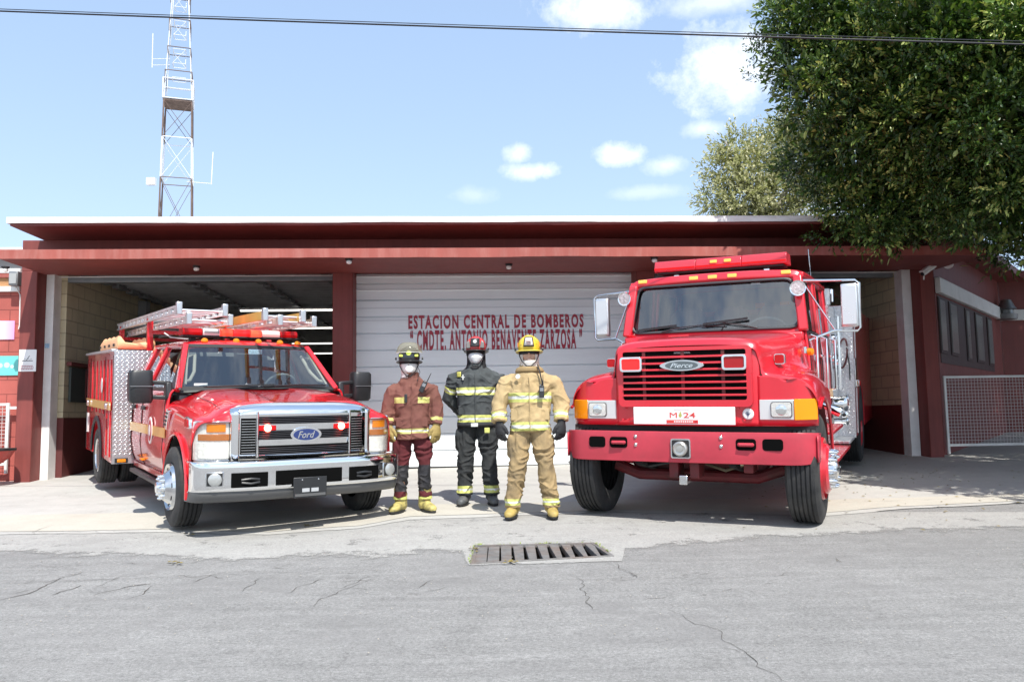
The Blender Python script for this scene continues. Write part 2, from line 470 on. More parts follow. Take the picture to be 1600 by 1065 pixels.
GR = [ground_at(*q) for q in ((738, 881), (956, 869), (926, 849), (744, 853))]
big = [(-150, -60), (150, -60), (150, 160), (-150, 160)]
MB().sheet(big, gz, [GR]).build('road', M_ASPH, kind='structure')
# worn aggregate strip between road and driveway
st_front = [ground_at(*q) for q in ((-900, 868), (0, 872), (180, 876), (330, 886), (560, 880), (690, 872), (735, 884), (850, 886), (965, 872), (1100, 858), (1240, 846), (1420, 838), (1600, 832), (2300, 820))]
st_back = [ground_at(*q) for q in ((2600, 770), (1600, 800), (1290, 800), (900, 800), (640, 806), (300, 815), (0, 822), (-900, 850))]
fe_ = wob(st_front, .05, .1, 3, False); inn_ = [(p[0], p[1] + .42) for p in fe_]
# the strip thins out into the asphalt: its first 40 cm break up into grains
t_ = NT(M_STRIP.node_tree); at_ = t_.new('ShaderNodeAttribute', attribute_name='edge'); o_ = M_STRIP.node_tree.nodes['Material Output']
tc_ = t_.new('ShaderNodeTexCoord'); n_ = t_.math('ADD', t_.math('MULTIPLY', t_.noise(60, 5, .8, tc_.outputs['Object']), .45), t_.math('MULTIPLY', t_.noise(3.2, 6, .75, tc_.outputs['Object']), .95))
cov_ = t_.math('MULTIPLY', t_.math('SUBTRACT', t_.math('SUBTRACT', at_.outputs['Fac'], .5), t_.math('MULTIPLY', t_.math('SUBTRACT', n_, .70), 2.4)), 3.5, clamp=True)
tr_ = t_.new('ShaderNodeBsdfTransparent'); mx_ = t_.new('ShaderNodeMixShader'); t_.link(cov_, mx_.inputs[0]); t_.link(tr_.outputs[0], mx_.inputs[1]); t_.link(t_.n['Principled BSDF'].outputs[0], mx_.inputs[2]); t_.link(mx_.outputs[0], o_.inputs[0])
sm = MB(); zf_ = lambda x, y: gz(x, y) + .004
# drop edge points that would run through the drain
gx0, gx1 = GR[0][0] - .06, GR[1][0] + .1
fe_ = [(x, min(y, GR[0][1] - .02) if gx0 < x < gx1 else y) for x, y in fe_]; inn_ = [(x, min(y + .42, GR[0][1] - .005) if gx0 < x < gx1 else y + .42) for x, y in fe_]
k_ = len(fe_); sm.add([(x, y, zf_(x, y)) for x, y in fe_ + inn_], [(i, i + 1, k_ + i + 1, k_ + i) for i in range(k_ - 1)])
sm.sheet(inn_ + st_back, zf_, [[(p[0], p[1]) for p in GR]])
so_ = sm.build('gutter_strip', M_STRIP, kind='structure')
ea_ = so_.data.attributes.new('edge', 'FLOAT', 'POINT'); es_ = {(round(x, 4), round(y, 4)) for x, y in fe_}
ea_.data.foreach_set('value', [0.0 if (round(v.co.x, 4), round(v.co.y, 4)) in es_ else 1.0 for v in so_.data.vertices])
dr_front = [ground_at(*q) for q in ((-900, 850), (0, 836), (130, 834), (260, 832), (420, 836), (560, 826), (640, 812), (760, 808), (900, 803), (960, 800), (1290, 806), (1400, 796), (1600, 786), (2600, 752))]
MB().sheet(wob(dr_front, .025, .1, 9, False) + [(14, 40), (-14, 40)], lambda x, y: gz(x, y) + .008).build('driveway', M_CONC, kind='structure')
bd_back = [ground_at(*q) for q in ((1600, 772), (1420, 778), (1300, 782), (1100, 780), (960, 782), (860, 786), (640, 790), (420, 800), (240, 802), (0, 806), (-400, 812))]
bd_front = [ground_at(*q) for q in ((-400, 842), (0, 832), (130, 830), (260, 828), (420, 832), (560, 822), (640, 808), (760, 804), (900, 800), (960, 797), (1290, 802), (1400, 793), (1600, 783))]
MB().sheet(wob(bd_front, .02, .1, 19, False) + wob(bd_back, .02, .15, 23, False), lambda x, y: gz(x, y) + .012).build('driveway_edge_band', M_CONC2, kind='structure')

def ribbon(mb, pts, wmax, z, seed=0, jag=.03):
    pts = [Vector((*ground_at(*q), 0)) for q in pts]; fine = []
    for a, b in zip(pts[:-1], pts[1:]):
        k = max(2, int((b - a).length / .035))
        fine += [a.lerp(b, j / k) for j in range(k)]
    fine.append(pts[-1]); n = len(fine)
    for i, p in enumerate(fine):
        fine[i] = p + Vector((noise.noise(Vector((p.x * 9, p.y * 9, seed))), noise.noise(Vector((p.x * 9, p.y * 9, seed + 3))), 0)) * jag * 2
    vs, fs = [], []
    for i, p in enumerate(fine):
        t = (fine[min(i + 1, n - 1)] - fine[max(i - 1, 0)]).normalized(); q = Vector((-t.y, t.x, 0))
        e = math.sin(math.pi * min(1, max(0, i / (n - 1)))) ** .4
        ww = wmax * e * (.35 + .9 * abs(noise.noise(Vector((p.x * 5, p.y * 5, seed + 9)))))
        for sg in (-1, 1):
            a = p + q * ww * sg; vs.append((a.x, a.y, gz(a.x, a.y) + z))
    for i in range(n - 1): fs.append((2 * i, 2 * i + 1, 2 * i + 3, 2 * i + 2))
    mb.add(vs, fs)

ck = MB(); sd = 0
for pts, ww in [([(-40, 945), (40, 928), (75, 914), (110, 898), (130, 893)], .012), ([(80, 930), (105, 920), (128, 914)], .012),
                ([(140, 931), (170, 922), (240, 911)], .012), ([(190, 938), (225, 926), (240, 914)], .009), ([(150, 918), (175, 905), (215, 898)], .006),
                ([(300, 910), (330, 899), (358, 892)], .006), ([(375, 925), (390, 915), (412, 903)], .008), ([(490, 948), (505, 935), (560, 912), (585, 903)], .007),
                ([(530, 920), (550, 910), (582, 900)], .007), ([(650, 920), (668, 914), (672, 904)], .008), ([(445, 928), (470, 915), (510, 903)], .006),
                ([(905, 900), (912, 915), (918, 935), (922, 952), (940, 950)], .007), ([(860, 906), (905, 906), (960, 904), (1000, 896)], .006),
                ([(1045, 952), (1085, 975), (1122, 984), (1140, 1003), (1165, 1022), (1185, 1038), (1240, 1075)], .0055), ([(1155, 1020), (1130, 1008)], .006),
                ([(960, 880), (975, 892), (995, 905)], .007), ([(50, 836), (62, 828), (85, 822)], .008), ([(0, 888), (60, 884), (120, 890)], .006),
                ([(1305, 872), (1315, 880)], .01), ([(0, 834), (120, 832), (250, 834)], .006), ([(620, 826), (760, 822), (880, 818)], .005), ([(250, 902), (400, 896), (600, 888)], .005),
                ([(-60, 778), (60, 776), (200, 774)], .006), ([(-40, 792), (120, 790), (250, 787)], .005), ([(590, 772), (760, 768), (900, 764)], .006), ([(1300, 744), (1440, 750), (1640, 756)], .005), ([(1180, 790), (1340, 786), (1560, 778)], .004), ([(0, 912), (140, 906), (300, 899)], .004), ([(1000, 905), (1120, 902), (1240, 898)], .004)]:
    ribbon(ck, pts, ww * .62, .0165 if min(q[1] for q in pts) < 850 else (.0085 if min(q[1] for q in pts) < 885 else .0035), sd, .025); sd += 7
for i in range(60):
    px, py = random.uniform(-50, 1250), random.triangular(878, 945, 895)
    L = random.uniform(8, 40); a = random.uniform(-.25, .5)
    ribbon(ck, [(px, py), (px + L, py - L * a * .5)], random.uniform(.002, .005), .0035 if py > 893 else .0085, i + 300, .03)
ck.build('road_cracks', M_DARKGAP, kind='structure')
# small stones, leaf litter
rb = MB()
for i in range(420):
    px, py = random.uniform(-40, 1650), random.triangular(815, 1040, 880)
    x, y = ground_at(px, py); r = random.uniform(.002, .006)
    rb.lathe([(r * .4, 0), (r, r * .4), (r * .6, r * .9)], (x, y, gz(x, y) + .008), (random.uniform(-.2, .2), .1, 1), n=5)
rb.build('loose_grit', pm('grit', (.38, .35, .30), .9, var=.4, vscale=30), kind='stuff')
lf = MB()
for i in range(230):
    if random.random() < .25: px, py = random.choice([(273, 881), (800, 880), (740, 860), (300, 838), (485, 823)]); px += random.gauss(0, 5); py += random.gauss(0, 1.5)
    else: px, py = random.uniform(1150, 1650), random.triangular(712, 835, 740)
    x, y = ground_at(px, py); a = random.uniform(0, 6.3); L = random.uniform(.012, .03); z = gz(x, y) + .018
    d = Vector((math.cos(a), math.sin(a), 0)); q = Vector((-d.y, d.x, 0)) * .4
    c = Vector((x, y, z)); lf.add([c - d * L, c + q * L + Vector((0, 0, .006)), c + d * L, c - q * L], [(0, 1, 2), (0, 2, 3)])
lf.build('fallen_leaves', pm('dry_leaf', (.22, .17, .05), .8, var=.5, vscale=12), kind='stuff')

# storm drain: pit, angled blades, frame
M_IRON = pm('drain_iron', (.18, .175, .17), .75, .3, var=.25, vscale=14, bump=.4, dirt=((.22, .10, .04, 1), 4, .35))
dr = empty('storm_drain', 'long iron storm drain grate with slanted blades set in the asphalt before the yellow-clad firefighter', 'drain grate')
c0 = Vector((*GR[0], 0)); ex = Vector((GR[1][0] - GR[0][0], GR[1][1] - GR[0][1], 0)); ey = Vector((GR[3][0] - GR[0][0], GR[3][1] - GR[0][1], 0))
ex2 = Vector((GR[2][0] - GR[3][0], GR[2][1] - GR[3][1], 0))
def GP(a, b, z=0):
    p = c0 + ex * a * (1 - b) + ex2 * a * b + ey * b; return (p.x, p.y, gz(p.x, p.y) + z)
pit = MB(); zb = -.35
for (a, b) in (((0, 0), (1, 0)), ((1, 0), (1, 1)), ((1, 1), (0, 1)), ((0, 1), (0, 0))):
    pit.add([GP(*a), GP(*b), GP(*b, zb), GP(*a, zb)], [(0, 1, 2, 3)])
pit.add([GP(0, 0, zb), GP(1, 0, zb), GP(1, 1, zb), GP(0, 1, zb)], [(0, 1, 2, 3)])
pit.build('pit', M_DARKGAP, dr)
n = 10
for i in range(n):
    a0 = i / n + .004; lean = .015 + .011 * i; wd = (.094 - .0052 * i)
    b = MB(); fr = [GP(a0, .05, .006), GP(a0 + wd, .05, .006)]; bk = [GP(a0 + lean * .2, .95, .006), GP(a0 + .096, .95, .006)]
    # a blade is a wedge: wide at the back, narrower at the front
    a_ = [Vector(q) for q in (fr[0], (Vector(fr[0]).lerp(Vector(fr[1]), 1 - .055 * i)), bk[1], bk[0])]
    lo = [q - Vector((0, 0, .05)) for q in a_]
    b.add(a_ + lo, [(0, 1, 2, 3), (7, 6, 5, 4), (0, 4, 5, 1), (1, 5, 6, 2), (2, 6, 7, 3), (3, 7, 4, 0)])
    b.build('blade', M_IRON, dr, bevel=.003)
f = MB()
for a, b in (((-.015, 0), (1.015, 0)), ((-.015, 1), (1.015, 1)), ((0, 0), (0, 1)), ((1, 0), (1, 1))):
    f.bar(GP(*a, -.004), GP(*b, -.004), .035, .03)
f.build('frame', M_IRON, dr, bevel=.003)
M_WEED = pm('weed_green', (.22, .27, .06), .8, var=.3, vscale=10)
wd_ = MB()
for i in range(240):
    side = random.choice([0, 0, 1, 2]); a = random.choice([random.uniform(0, 1), random.gauss(.02, .02), random.gauss(.62, .05)])
    q = GP(a, 1.03 + random.gauss(0, .03), .008) if side == 0 else (GP(-.02 + random.gauss(0, .008), random.random(), .008) if side == 1 else GP(1.02 + random.gauss(0, .01), random.uniform(.2, 1), .008))
    an = random.uniform(0, 6.3); L = random.uniform(.008, .022); d = Vector((math.cos(an), math.sin(an), random.uniform(.2, 1))) * L; s_ = Vector((-d.y, d.x, 0)) * .3
    c = Vector(q); wd_.add([c - s_, c + s_, c + d], [(0, 1, 2)])
wd_.build('weeds', M_WEED, kind='stuff')

# ================================================================ FIRE STATION
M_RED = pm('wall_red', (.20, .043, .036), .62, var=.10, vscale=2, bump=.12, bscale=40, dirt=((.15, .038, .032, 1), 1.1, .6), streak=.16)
M_REDD = pm('wall_red_worn', (.32, .080, .062), .7, var=.12, vscale=3, bump=.15, bscale=50, stretch=(1, 1, .25), dirt=((.50, .28, .24, 1), 7, .25))
M_WHITEP = pm('white_paint', (.80, .79, .77), .55, var=.05, vscale=3, bump=.08, dirt=((.5, .48, .44, 1), 3.5, .35))
M_WHITES = pm('white_slab', (.80, .80, .79), .7, var=.06, vscale=2, bump=.1, dirt=((.42, .36, .32, 1), 3, .4), stretch=(1, 1, 5))
M_CREAM = block_mat('cream_blocks', (.56, .49, .33), (.38, .33, .23), .42, .21, .07, axis='Y')
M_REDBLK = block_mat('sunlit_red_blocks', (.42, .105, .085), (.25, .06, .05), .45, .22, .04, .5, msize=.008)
M_GREYM = pm('grey_metal', (.26, .27, .28), .45, .6, var=.15)
M_BLACK = pm('matt_black', (.015, .015, .016), .6)
M_DKRED = pm('dark_red_dado', (.13, .025, .022), .6, var=.15, dirt=((.05, .02, .02, 1), 2, .5))

fs_ = empty('fire_station', 'long low dark red fire station with a white roof edge and three vehicle bays', 'building', mw=BM)
def bbox(name, m, x0, x1, d0, d1, z0, z1, par=None, bevel=.006, **k):
    return MB().box(x0, x1, d0, d1, z0, z1).build(name, m, par or fs_, bevel=bevel, **k)
def wave_box(name, m, x0, x1, d0, d1, z0, z1, amp, seed, par=None, n=110):
    """long slab whose edges are slightly uneven"""
    vs, fs = [], []
    for i in range(n + 1):
        x = x0 + (x1 - x0) * i / n
        a = noise.noise(Vector((x * .8, seed, 0))) * amp + noise.noise(Vector((x * 4, seed, 0))) * amp * .3
        b = noise.noise(Vector((x * .6, seed + 7, 0))) * amp
        for (d, z) in ((d0 + b * .6, z0 + a), (d0 + b * .6 , z1 + b * .5), (d1, z1 + b * .5), (d1, z0 + a)): vs.append((x, d, z))
    for i in range(n):
        for k in range(4): fs.append((4 * i + k, 4 * i + (k + 1) % 4, 4 * i + 4 + (k + 1) % 4, 4 * i + 4 + k))
    fs += [(3, 2, 1, 0), tuple(4 * n + k for k in range(4))]
    return MB().add(vs, fs).build(name, m, par or fs_)
BX0, BX1 = -7.36, 6.71
# roof slab, its white fascia, the recessed upper wall and the lower canopy
wave_box('roof_slab', M_RED, -7.28, 7.4, -1.27, 20.2, 3.915, 3.945, .012, 2)
wave_box('roof_fascia', M_WHITES, -7.32, 7.45, -1.3, 20.2, 3.948, 4.035, .012, 5)
bbox('upper_wall', M_RED, -7.6, 6.95, -.3, .1, 3.50, 3.915)
wave_box('canopy', M_RED, -7.24, 7.0, -1.585, -.31, 3.372, 3.49, .012, 11)
wave_box('canopy_fascia', M_REDD, -7.25, 7.0, -1.61, -1.588, 3.362, 3.497, .014, 13)
bbox('lintel_beam', M_RED, -7.6, 6.95, -.295, .12, 3.43, 3.50)
# pilasters
for x0, x1 in ((-7.60, -7.36), (-2.84, -2.52), (2.01, 2.31), (6.72, 6.95)):
    bbox('pilaster', M_RED, x0, x1, -.3, .35, bgz(x0, 0) - .3, 3.43, bevel=.012)
# white jambs of the two open bays
bbox('door_jamb', M_WHITEP, -7.358, -7.235, -.02, .22, bgz(-7.3, 0) - .2, 3.43)
bbox('door_jamb', M_WHITEP, 6.56, 6.715, -.02, .22, bgz(6.6, 0) - .2, 3.43)
# garage shell
bbox('side_wall', M_CREAM, -7.55, -7.15, .225, 20, 1.17, 3.6, bevel=0)
bbox('side_wall', M_CREAM, 6.56, 6.9, .225, 20, 1.17, 3.6, bevel=0)
bbox('side_wall_dado', M_DKRED, -7.55, -7.14, .225, 20, 0, 1.168, bevel=0)
bbox('side_wall_dado', M_DKRED, 6.55, 6.9, .225, 20, 0, 1.168, bevel=0)
bbox('back_wall', pm('back_wall_dark', (.10, .09, .08), .8, var=.2), -7.55, 6.9, 19.6, 20, 0, 3.9, bevel=0)
bbox('inner_post', M_GREYM, -7.14, -6.98, 3.1, 3.3, 0, 3.45)
bbox('inner_post', M_GREYM, -2.75, -2.55, 6.1, 6.3, .5, 3.45)
bbox('inner_post', M_GREYM, 2.05, 2.25, 6.1, 6.3, .5, 3.45)
# ribbed metal ceiling and its trusses
cz = MB()
vs, fs = [], []; n = 240
for i in range(n + 1):
    d = .22 + 19.3 * i / n; z = 3.56 + (.05 if (i // 1) % 4 in (1, 2) else 0)
    vs += [(-7.15, d, z), (6.56, d, z)]
fs = [(2 * i, 2 * i + 1, 2 * i + 3, 2 * i + 2) for i in range(n)]
cz.add(vs, fs).build('ceiling', pm('ceiling_steel', (.55, .56, .57), .5, .3, var=.15), fs_)
for x in (-5.6, -4.35, -3.1, -7.02, 3.6, 5.0, 6.3):
    b = MB()
    for k in range(18):
        d = .5 + k * .62; b.box(x - .06, x + .06, d, d + .36, 3.49, 3.56)
    b.box(x - .02, x + .02, .3, 12, 3.515, 3.555)
    b.build('ceiling_joist', pm('joist_steel', (.26, .27, .28), .5, .4), fs_)
for xa, xb in ((-7.23, -2.52), (2.31, 6.56)): MB().box(xa, xb, .24, .36, 3.34, 3.43).build('door_drum', M_GREYM, fs_, bevel=.01)
for xa, xb in ((-7.23, -2.845), (2.315, 6.56)): MB().box(xa, xb, .12, .14, 3.40, 3.415).build('door_edge', M_WHITEP, fs_)
# closed roller door in the middle bay
M_DOOR = pm('roller_door_white', (.80, .85, .87), .42, var=.03, vscale=1.5, dirt=((.64, .67, .69, 1), 2, .35), stretch=(.4, 1, 3))
dv = MB(); z = bgz(0, 0) + .012; prof = []
zt = 3.44; H_ = .272; k = 0
while z < zt:
    top = min(zt, z + H_)
    prof += [(.155, z + .004), (.130, z + .010), (.128, top - .018), (.140, top - .008), (.158, top - .002)]
    if top > 3.1: pass
    z = top; k += 1
x0, x1 = -2.52, 2.01
vs = []
for (d, z) in prof: vs += [(x0, d, z), (x1, d, z)]
dv.add(vs, [(2 * i, 2 * i + 1, 2 * i + 3, 2 * i + 2) for i in range(len(prof) - 1)])
door = dv.build('roller_door', M_DOOR, fs_, angle=20)
for z in (3.385, 3.16):   # rolled lips near the top of the door
    MB().tube([(x0, .118, z), (x1, .118, z)], .014, 8).build('door_lip', M_DOOR, door)
for z, dx in ((2.98, .7), (2.86, 1.3), (2.66, .2)):
    MB().box(x0 + .02, x1 - .02, .122, .126, z, z + .006).build('door_seam', pm('seam_grey', (.45, .47, .50), .6), door)
bbox('door_sill', pm('rubber_black', (.02, .02, .02), .8), x0, x1, .125, .16, bgz(0, 0) - .1, bgz(0, 0) + .03, par=door, bevel=0)
M_SIGNRED = pm('lettering_red', (.36, .022, .045), .5, var=.08)
def bpt(px, py, d=0.0):
    """pixel to facade coordinates at depth d"""
    r = ray_dir(px, py); nx, ny = -math.sin(BY), math.cos(BY)
    t = (ny * BD + d) / (nx * r.x + ny * r.y); q = Vector((r.x * t, r.y * t, CAM_H + r.z * t))
    return (q.x * math.cos(BY) + (q.y - BD) * math.sin(BY), q.z)
def door_text(body, q0, q1, off, name='lettering'):
    (xa, za), (xb, zb) = bpt(*q0, .125), bpt(*q1, .125)
    return text_obj(name, body, M_SIGNRED, door, ((xa + xb) / 2, .1215, (za + zb) / 2), abs(za - zb), xb - xa, extrude=.0015, offset=off, track=1.28)
door_text('ESTACION CENTRAL DE BOMBEROS', (638, 492.5), (912, 511.5), .037)
door_text('\u201c CMDTE. ANTONIO BENAVENTE ZARZOSA \u201d', (641, 515), (910, 544.5), .034)

# left wing: sunlit block wall
lw = empty('side_wing', 'sunlit red block wall left of the left bay pilaster', 'wall', mw=BM)
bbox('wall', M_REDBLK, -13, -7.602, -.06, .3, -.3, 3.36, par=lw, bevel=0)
bbox('cornice', M_REDD, -13, -7.604, -.12, .3, 3.362, 3.44, par=lw)
# framed window opening with boards
wn = empty('boarded_window', 'white framed high window with orange-brown boards on the sunlit left wall', 'window', mw=BM)
(xa, za), (xb, zb) = bpt(-60, 421, -.06), bpt(34, 456, -.06)
MB().box(xa, xb, -.13, -.062, za - .07, za).box(xa, xb, -.13, -.062, zb, zb + .08).box(xb - .05, xb, -.129, -.062, zb + .082, za - .072).build('frame', M_WHITEP, wn, bevel=.005)
MB().box(xa, xb - .052, -.08, -.062, zb + .082, za - .072).build('board', pm('board_brown', (.42, .22, .10), .8, var=.2, stretch=(1, 1, 9)), wn)
# wall lamp with conduit
wl = empty('wall_lamp', 'grey box lamp with a thin pipe below it beside the boarded window', 'lamp', mw=BM)
(lx, lz) = bpt(24, 437, -.2)
MB().box(lx - .07, lx + .07, -.27, -.135, lz - .10, lz + .13).build('housing', M_GREYM, wl, bevel=.015)
MB().box(lx - .055, lx + .055, -.285, -.272, lz - .075, lz + .09).build('lens', pm('dusty_lens', (.35, .36, .36), .3), wl, bevel=.01)
MB().tube([(lx, -.2, lz - .1), (lx + .03, -.1, lz - .22), (lx + .03, -.085, lz - .7), (lx + .015, -.085, lz - .76)], .009, 6).tube([(lx + .06, -.085, lz - .4), (lx + .06, -.085, lz - .76)], .006, 6).build('conduit', M_WHITEP, wl)
def banner(name, label, q0, q1, m, d=-.075):
    (xa, za), (xb, zb) = bpt(*q0, d), bpt(*q1, d)
    o = empty(name, label, 'banner', mw=BM)
    MB().box(xa, xb, d - .004, d + .012, zb, za).build('sheet', m, o)
    return o, xa, xb, za, zb
def fade_mat(name, ca, cb, x0, x1):
    m = bpy.data.materials.new(name); m.use_nodes = True; t = NT(m.node_tree); p = t.n['Principled BSDF']; p.inputs['Roughness'].default_value = .45
    tc = t.new('ShaderNodeTexCoord'); sp = t.new('ShaderNodeSeparateXYZ'); t.link(tc.outputs['Object'], sp.inputs[0])
    f = t.math('DIVIDE', t.math('SUBTRACT', sp.outputs[0], x0), x1 - x0, clamp=True)
    t.link(t.mix(f, ca, cb), p.inputs['Base Color']); return m
xb_ = bpt(22, 510, -.075)[0]
banner('pink_banner', 'white banner fading to pink on the sunlit left wall', (-90, 502), (22, 530), fade_mat('pink_fade', (.85, .82, .85), (.80, .35, .62), xb_ - .35, xb_))
o, xa, xb, za, zb = banner('teal_banner', 'teal banner with pale shapes on the sunlit left wall', (-90, 557), (28, 586), pm('teal_vinyl', (.16, .62, .58), .45, var=.1, vscale=8))
mk = MB()
for cx, r_ in ((xb - .09, .03), (xb - .17, .045), (xb - .27, .04), (xb - .4, .05)):
    mk.lathe([(r_, 0), (r_, .003)], (cx, -.083, (za + zb) / 2 + random.uniform(-.03, .03)), (0, 1, 0), 14)
mk.build('motif', pm('pale_teal', (.50, .82, .78), .5), o)
# white notice plate on the left pilaster
o = empty('notice_plate', 'small white notice plate with a dark drawing on the left pilaster', 'sign', mw=BM)
(xa, za), (xb, zb) = bpt(30, 546, -.31), bpt(56, 580, -.31)
MB().box(xa, xb, -.312, -.302, zb, za).build('plate', pm('notice_white', (.78, .77, .77), .4, var=.04), o, bevel=.004)
M_INK = pm('ink', (.03, .03, .035), .5); M_INKR = pm('ink_red', (.30, .03, .05), .5)
cx = (xa + xb) / 2; w_, h_ = xb - xa, za - zb
m_ = MB(); m_.box(cx - .32 * w_, cx + .30 * w_, -.3135, -.312, zb + .47 * h_, zb + .50 * h_)
m_.bar((cx - .05 * w_, -.313, zb + .52 * h_), (cx + .12 * w_, -.313, zb + .72 * h_), .006, .006)
for k in range(9): m_.box(cx + (-.26 + k * .06) * w_, cx + (-.24 + k * .06) * w_, -.3135, -.312, zb + (.52 + .02 * (k % 3)) * h_, zb + (.55 + .02 * (k % 3)) * h_)
m_.build('drawing', M_INK, o)
m_ = MB()
for r_, (a, b) in enumerate(((-.38, .32), (-.38, .36), (-.38, .35))): 
    z = zb + (.24 - .075 * r_) * h_; x = cx + a * w_
    while x < cx + b * w_:
        L = random.uniform(.03, .1) * w_; m_.box(x, min(cx + b * w_, x + L), -.3135, -.312, z, z + .035 * h_); x += L + .02 * w_
m_.build('caption', M_INKR, o)
# blue sticker on the white jamb
(sx, sz) = bpt(74, 540, -.02)
tag(MB().box(sx - .035, sx + .03, -.026, -.0205, sz - .035, sz + .035).build('sticker', pm('sticker_blue', (.35, .55, .72), .4, var=.5, vscale=60), fs_), 'pale blue sticker')
# notice board inside the left bay
o = empty('notice_board', 'dark notice board with pinned white papers on the left inner wall of the left bay', 'notice board', mw=BM)
MB().box(-7.136, -7.10, .35, 2.0, 1.42, 1.98).build('board', pm('board_dark', (.05, .06, .055), .6), o)
MB().box(-7.098, -7.08, .85, 1.95, 1.46, 1.50).box(-7.098, -7.08, .85, 1.95, 1.92, 1.96).box(-7.098, -7.08, .85, .9, 1.501, 1.919).build('frame', M_DKRED, o)
for (d, z, a, b) in ((1.0, 1.76, .15, .2), (1.05, 1.55, .16, .17), (1.2, 1.60, .14, .2), (1.35, 1.58, .2, .22), (1.0, 1.66, .1, .08)):
    tag(MB().box(-7.099, -7.094, d, d + a, z - b / 2, z + b / 2).build('paper', pm('paper', (.62, .62, .60), .7, var=.1, vscale=30), o))
MB().box(-7.136, -7.06, -.02 + .28, 2.2, 2.0, 2.06).build('rail', M_DKRED, o)

# strip lights deep in the left bay
M_TUBE = pm('tube_lit', (1.0, .98, .92), .4, emit=1.3)
for (xa, xb, d, q) in ((-5.6, -2.3, 4.6, 'nearest'), (-5.6, -2.9, 8.1, 'second'), (-6.1, -3.2, 12.4, 'third'), (-6.3, -3.2, 16.2, 'farthest')):
    o = empty('strip_light', '%s of the lit white strip lights deep in the left bay' % q, 'ceiling light', mw=BM, group='strip lights in the left bay')
    MB().box(xa, xb, d - .05, d + .05, 3.455, 3.49).build('housing', M_WHITEP, o)
    MB().tube([(xa + .03, d, 3.435), (xb - .03, d, 3.435)], .018, 8).build('tube', M_TUBE, o)
# small round lamps under the canopy
for px, py, q in ((9, 407, 'at the far left end'), (307, 416, 'above the pickup'), (545, 401, 'right of the left bay'), (795, 413, 'above the lettering'), (1023, 402, 'above the engine')):
    if py > 405: x = bpt(px, py, -1.0)[0]; d = -1.0
    else: x = bpt(px, py, -1.5)[0]; d = -1.48
    o = empty('canopy_lamp', 'small round lamp under the canopy %s' % q, 'lamp', mw=BM, group='round lamps under the canopy')
    MB().lathe([(.055, 0), (.052, -.02), (.03, -.03)], (x, d, 3.37), n=16).build('socket', M_BLACK, o)
    MB().lathe([(.03, 0), (.042, -.02), (.035, -.045), (.01, -.055)], (x, d, 3.345), n=16).build('bulb', pm('bulb', (.8, .8, .78), .2), o)
# security camera and flood lamp on the right corner
o = empty('security_camera', 'white bullet security camera on a bracket at the right corner of the station', 'camera', mw=BM)
(ax, az), (bx, bz) = bpt(1440, 428, -.6), bpt(1464, 412, -.6)
MB().tube([(ax, -.64, az), (bx, -.56, bz)], [.042, .045], 12).build('housing', M_WHITEP, o, bevel=.006)
MB().tube([(ax - .03, -.645, az + .03), (bx + .0, -.56, bz + .055)], .048, 12, flat=.35).build('hood', M_WHITEP, o)
MB().lathe([(.032, 0), (.028, .012)], (ax - .008, -.64, az - .006), (-1, -.2, -.6), 12).build('lens', M_BLACK, o)
MB().tube([(bx, -.56, bz), (bx + .1, -.5, bz + .03), (bx + .2, -.4, bz + .03), (bx + .2, -.31, bz + .03)], .014, 8).tube([(ax + .02, -.63, az - .04), (ax + .03, -.6, az - .09)], .012, 8).build('bracket', M_WHITEP, o)
o = empty('floodlight', 'small white flood lamp behind the security camera', 'lamp', mw=BM)
(fx, fz) = bpt(1482, 410, -.45)
MB().lathe([(.05, -.06), (.085, .05), (.08, .07)], (fx, -.45, fz), (-.5, -.5, -.5), 14).build('reflector', M_WHITEP, o)
MB().lathe([(.045, 0), (.04, .08), (.02, .1)], (fx + .05, -.41, fz + .05), (.5, .5, .5), 12).build('housing', M_BLACK, o)

# right wing: diagonal office wall with windows, then a wall facing the street
OA = Vector((7.30, 14.03, 0)); OD = Vector((math.sin(.69), math.cos(.69), 0)); 
OMW = Matrix.Translation(OA) @ Matrix.Rotation(math.atan2(OD.y, OD.x), 4, 'Z')
of = empty('office_wing', 'dark red office wing in tree shade with a pale band over its windows', 'building', mw=OMW)
def opt(px, py, y=0):
    r = ray_dir(px, py); nrm_ = Vector((-OD.y, OD.x, 0)); t = (nrm_.dot(OA) + y) / nrm_.dot(r)
    q = Vector((0, 0, CAM_H)) + r * t; return ((q - OA).dot(OD), q.z)
L_ = opt(1562, 495)[0]
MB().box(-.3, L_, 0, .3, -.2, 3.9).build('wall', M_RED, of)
MB().box(-.28, L_ + .05, -.09, -.002, 3.03, 3.29).build('lintel_band', M_WHITEP, of, bevel=.01)
MB().box(-.5, L_ + .6, -.5, .6, 3.9, 4.05).build('roof', M_RED, of)
M_OGL = pm('office_glass', (.16, .19, .19), .3, spec=.6, var=.15)
(sA, zA), (sB, zB) = opt(1463, 469), opt(1553, 572)
MB().box(-.18, sB, -.012, -.002, 1.86, 3.0).build('window_band', pm('window_frame_dark', (.05, .03, .03), .6), of)
for q0, q1 in (((1463, 469), (1479, 553)), ((1480, 474), (1497, 557)), ((1506, 496), (1517, 565)), ((1521, 496), (1537, 568)), ((1540, 505), (1552, 572))):
    (s0, z0), (s1, z1) = opt(*q0), opt(*q1)
    if s0 < -.2: s0 = -.2
    f_ = MB().box(s0, s1, -.03, -.002, z1, 2.97)
    wdw = f_.build('window', pm('window_frame_dark', (.05, .03, .03), .6), of)
    MB().box(s0 + .05, s1 - .05, -.04, -.031, z1 + .05, 2.93).build('pane', M_OGL, wdw)
e = OA + OD * L_
rw = empty('end_wall', 'shaded dark red wall at the far right with a pale band', 'wall', loc=(e.x, e.y, 0))
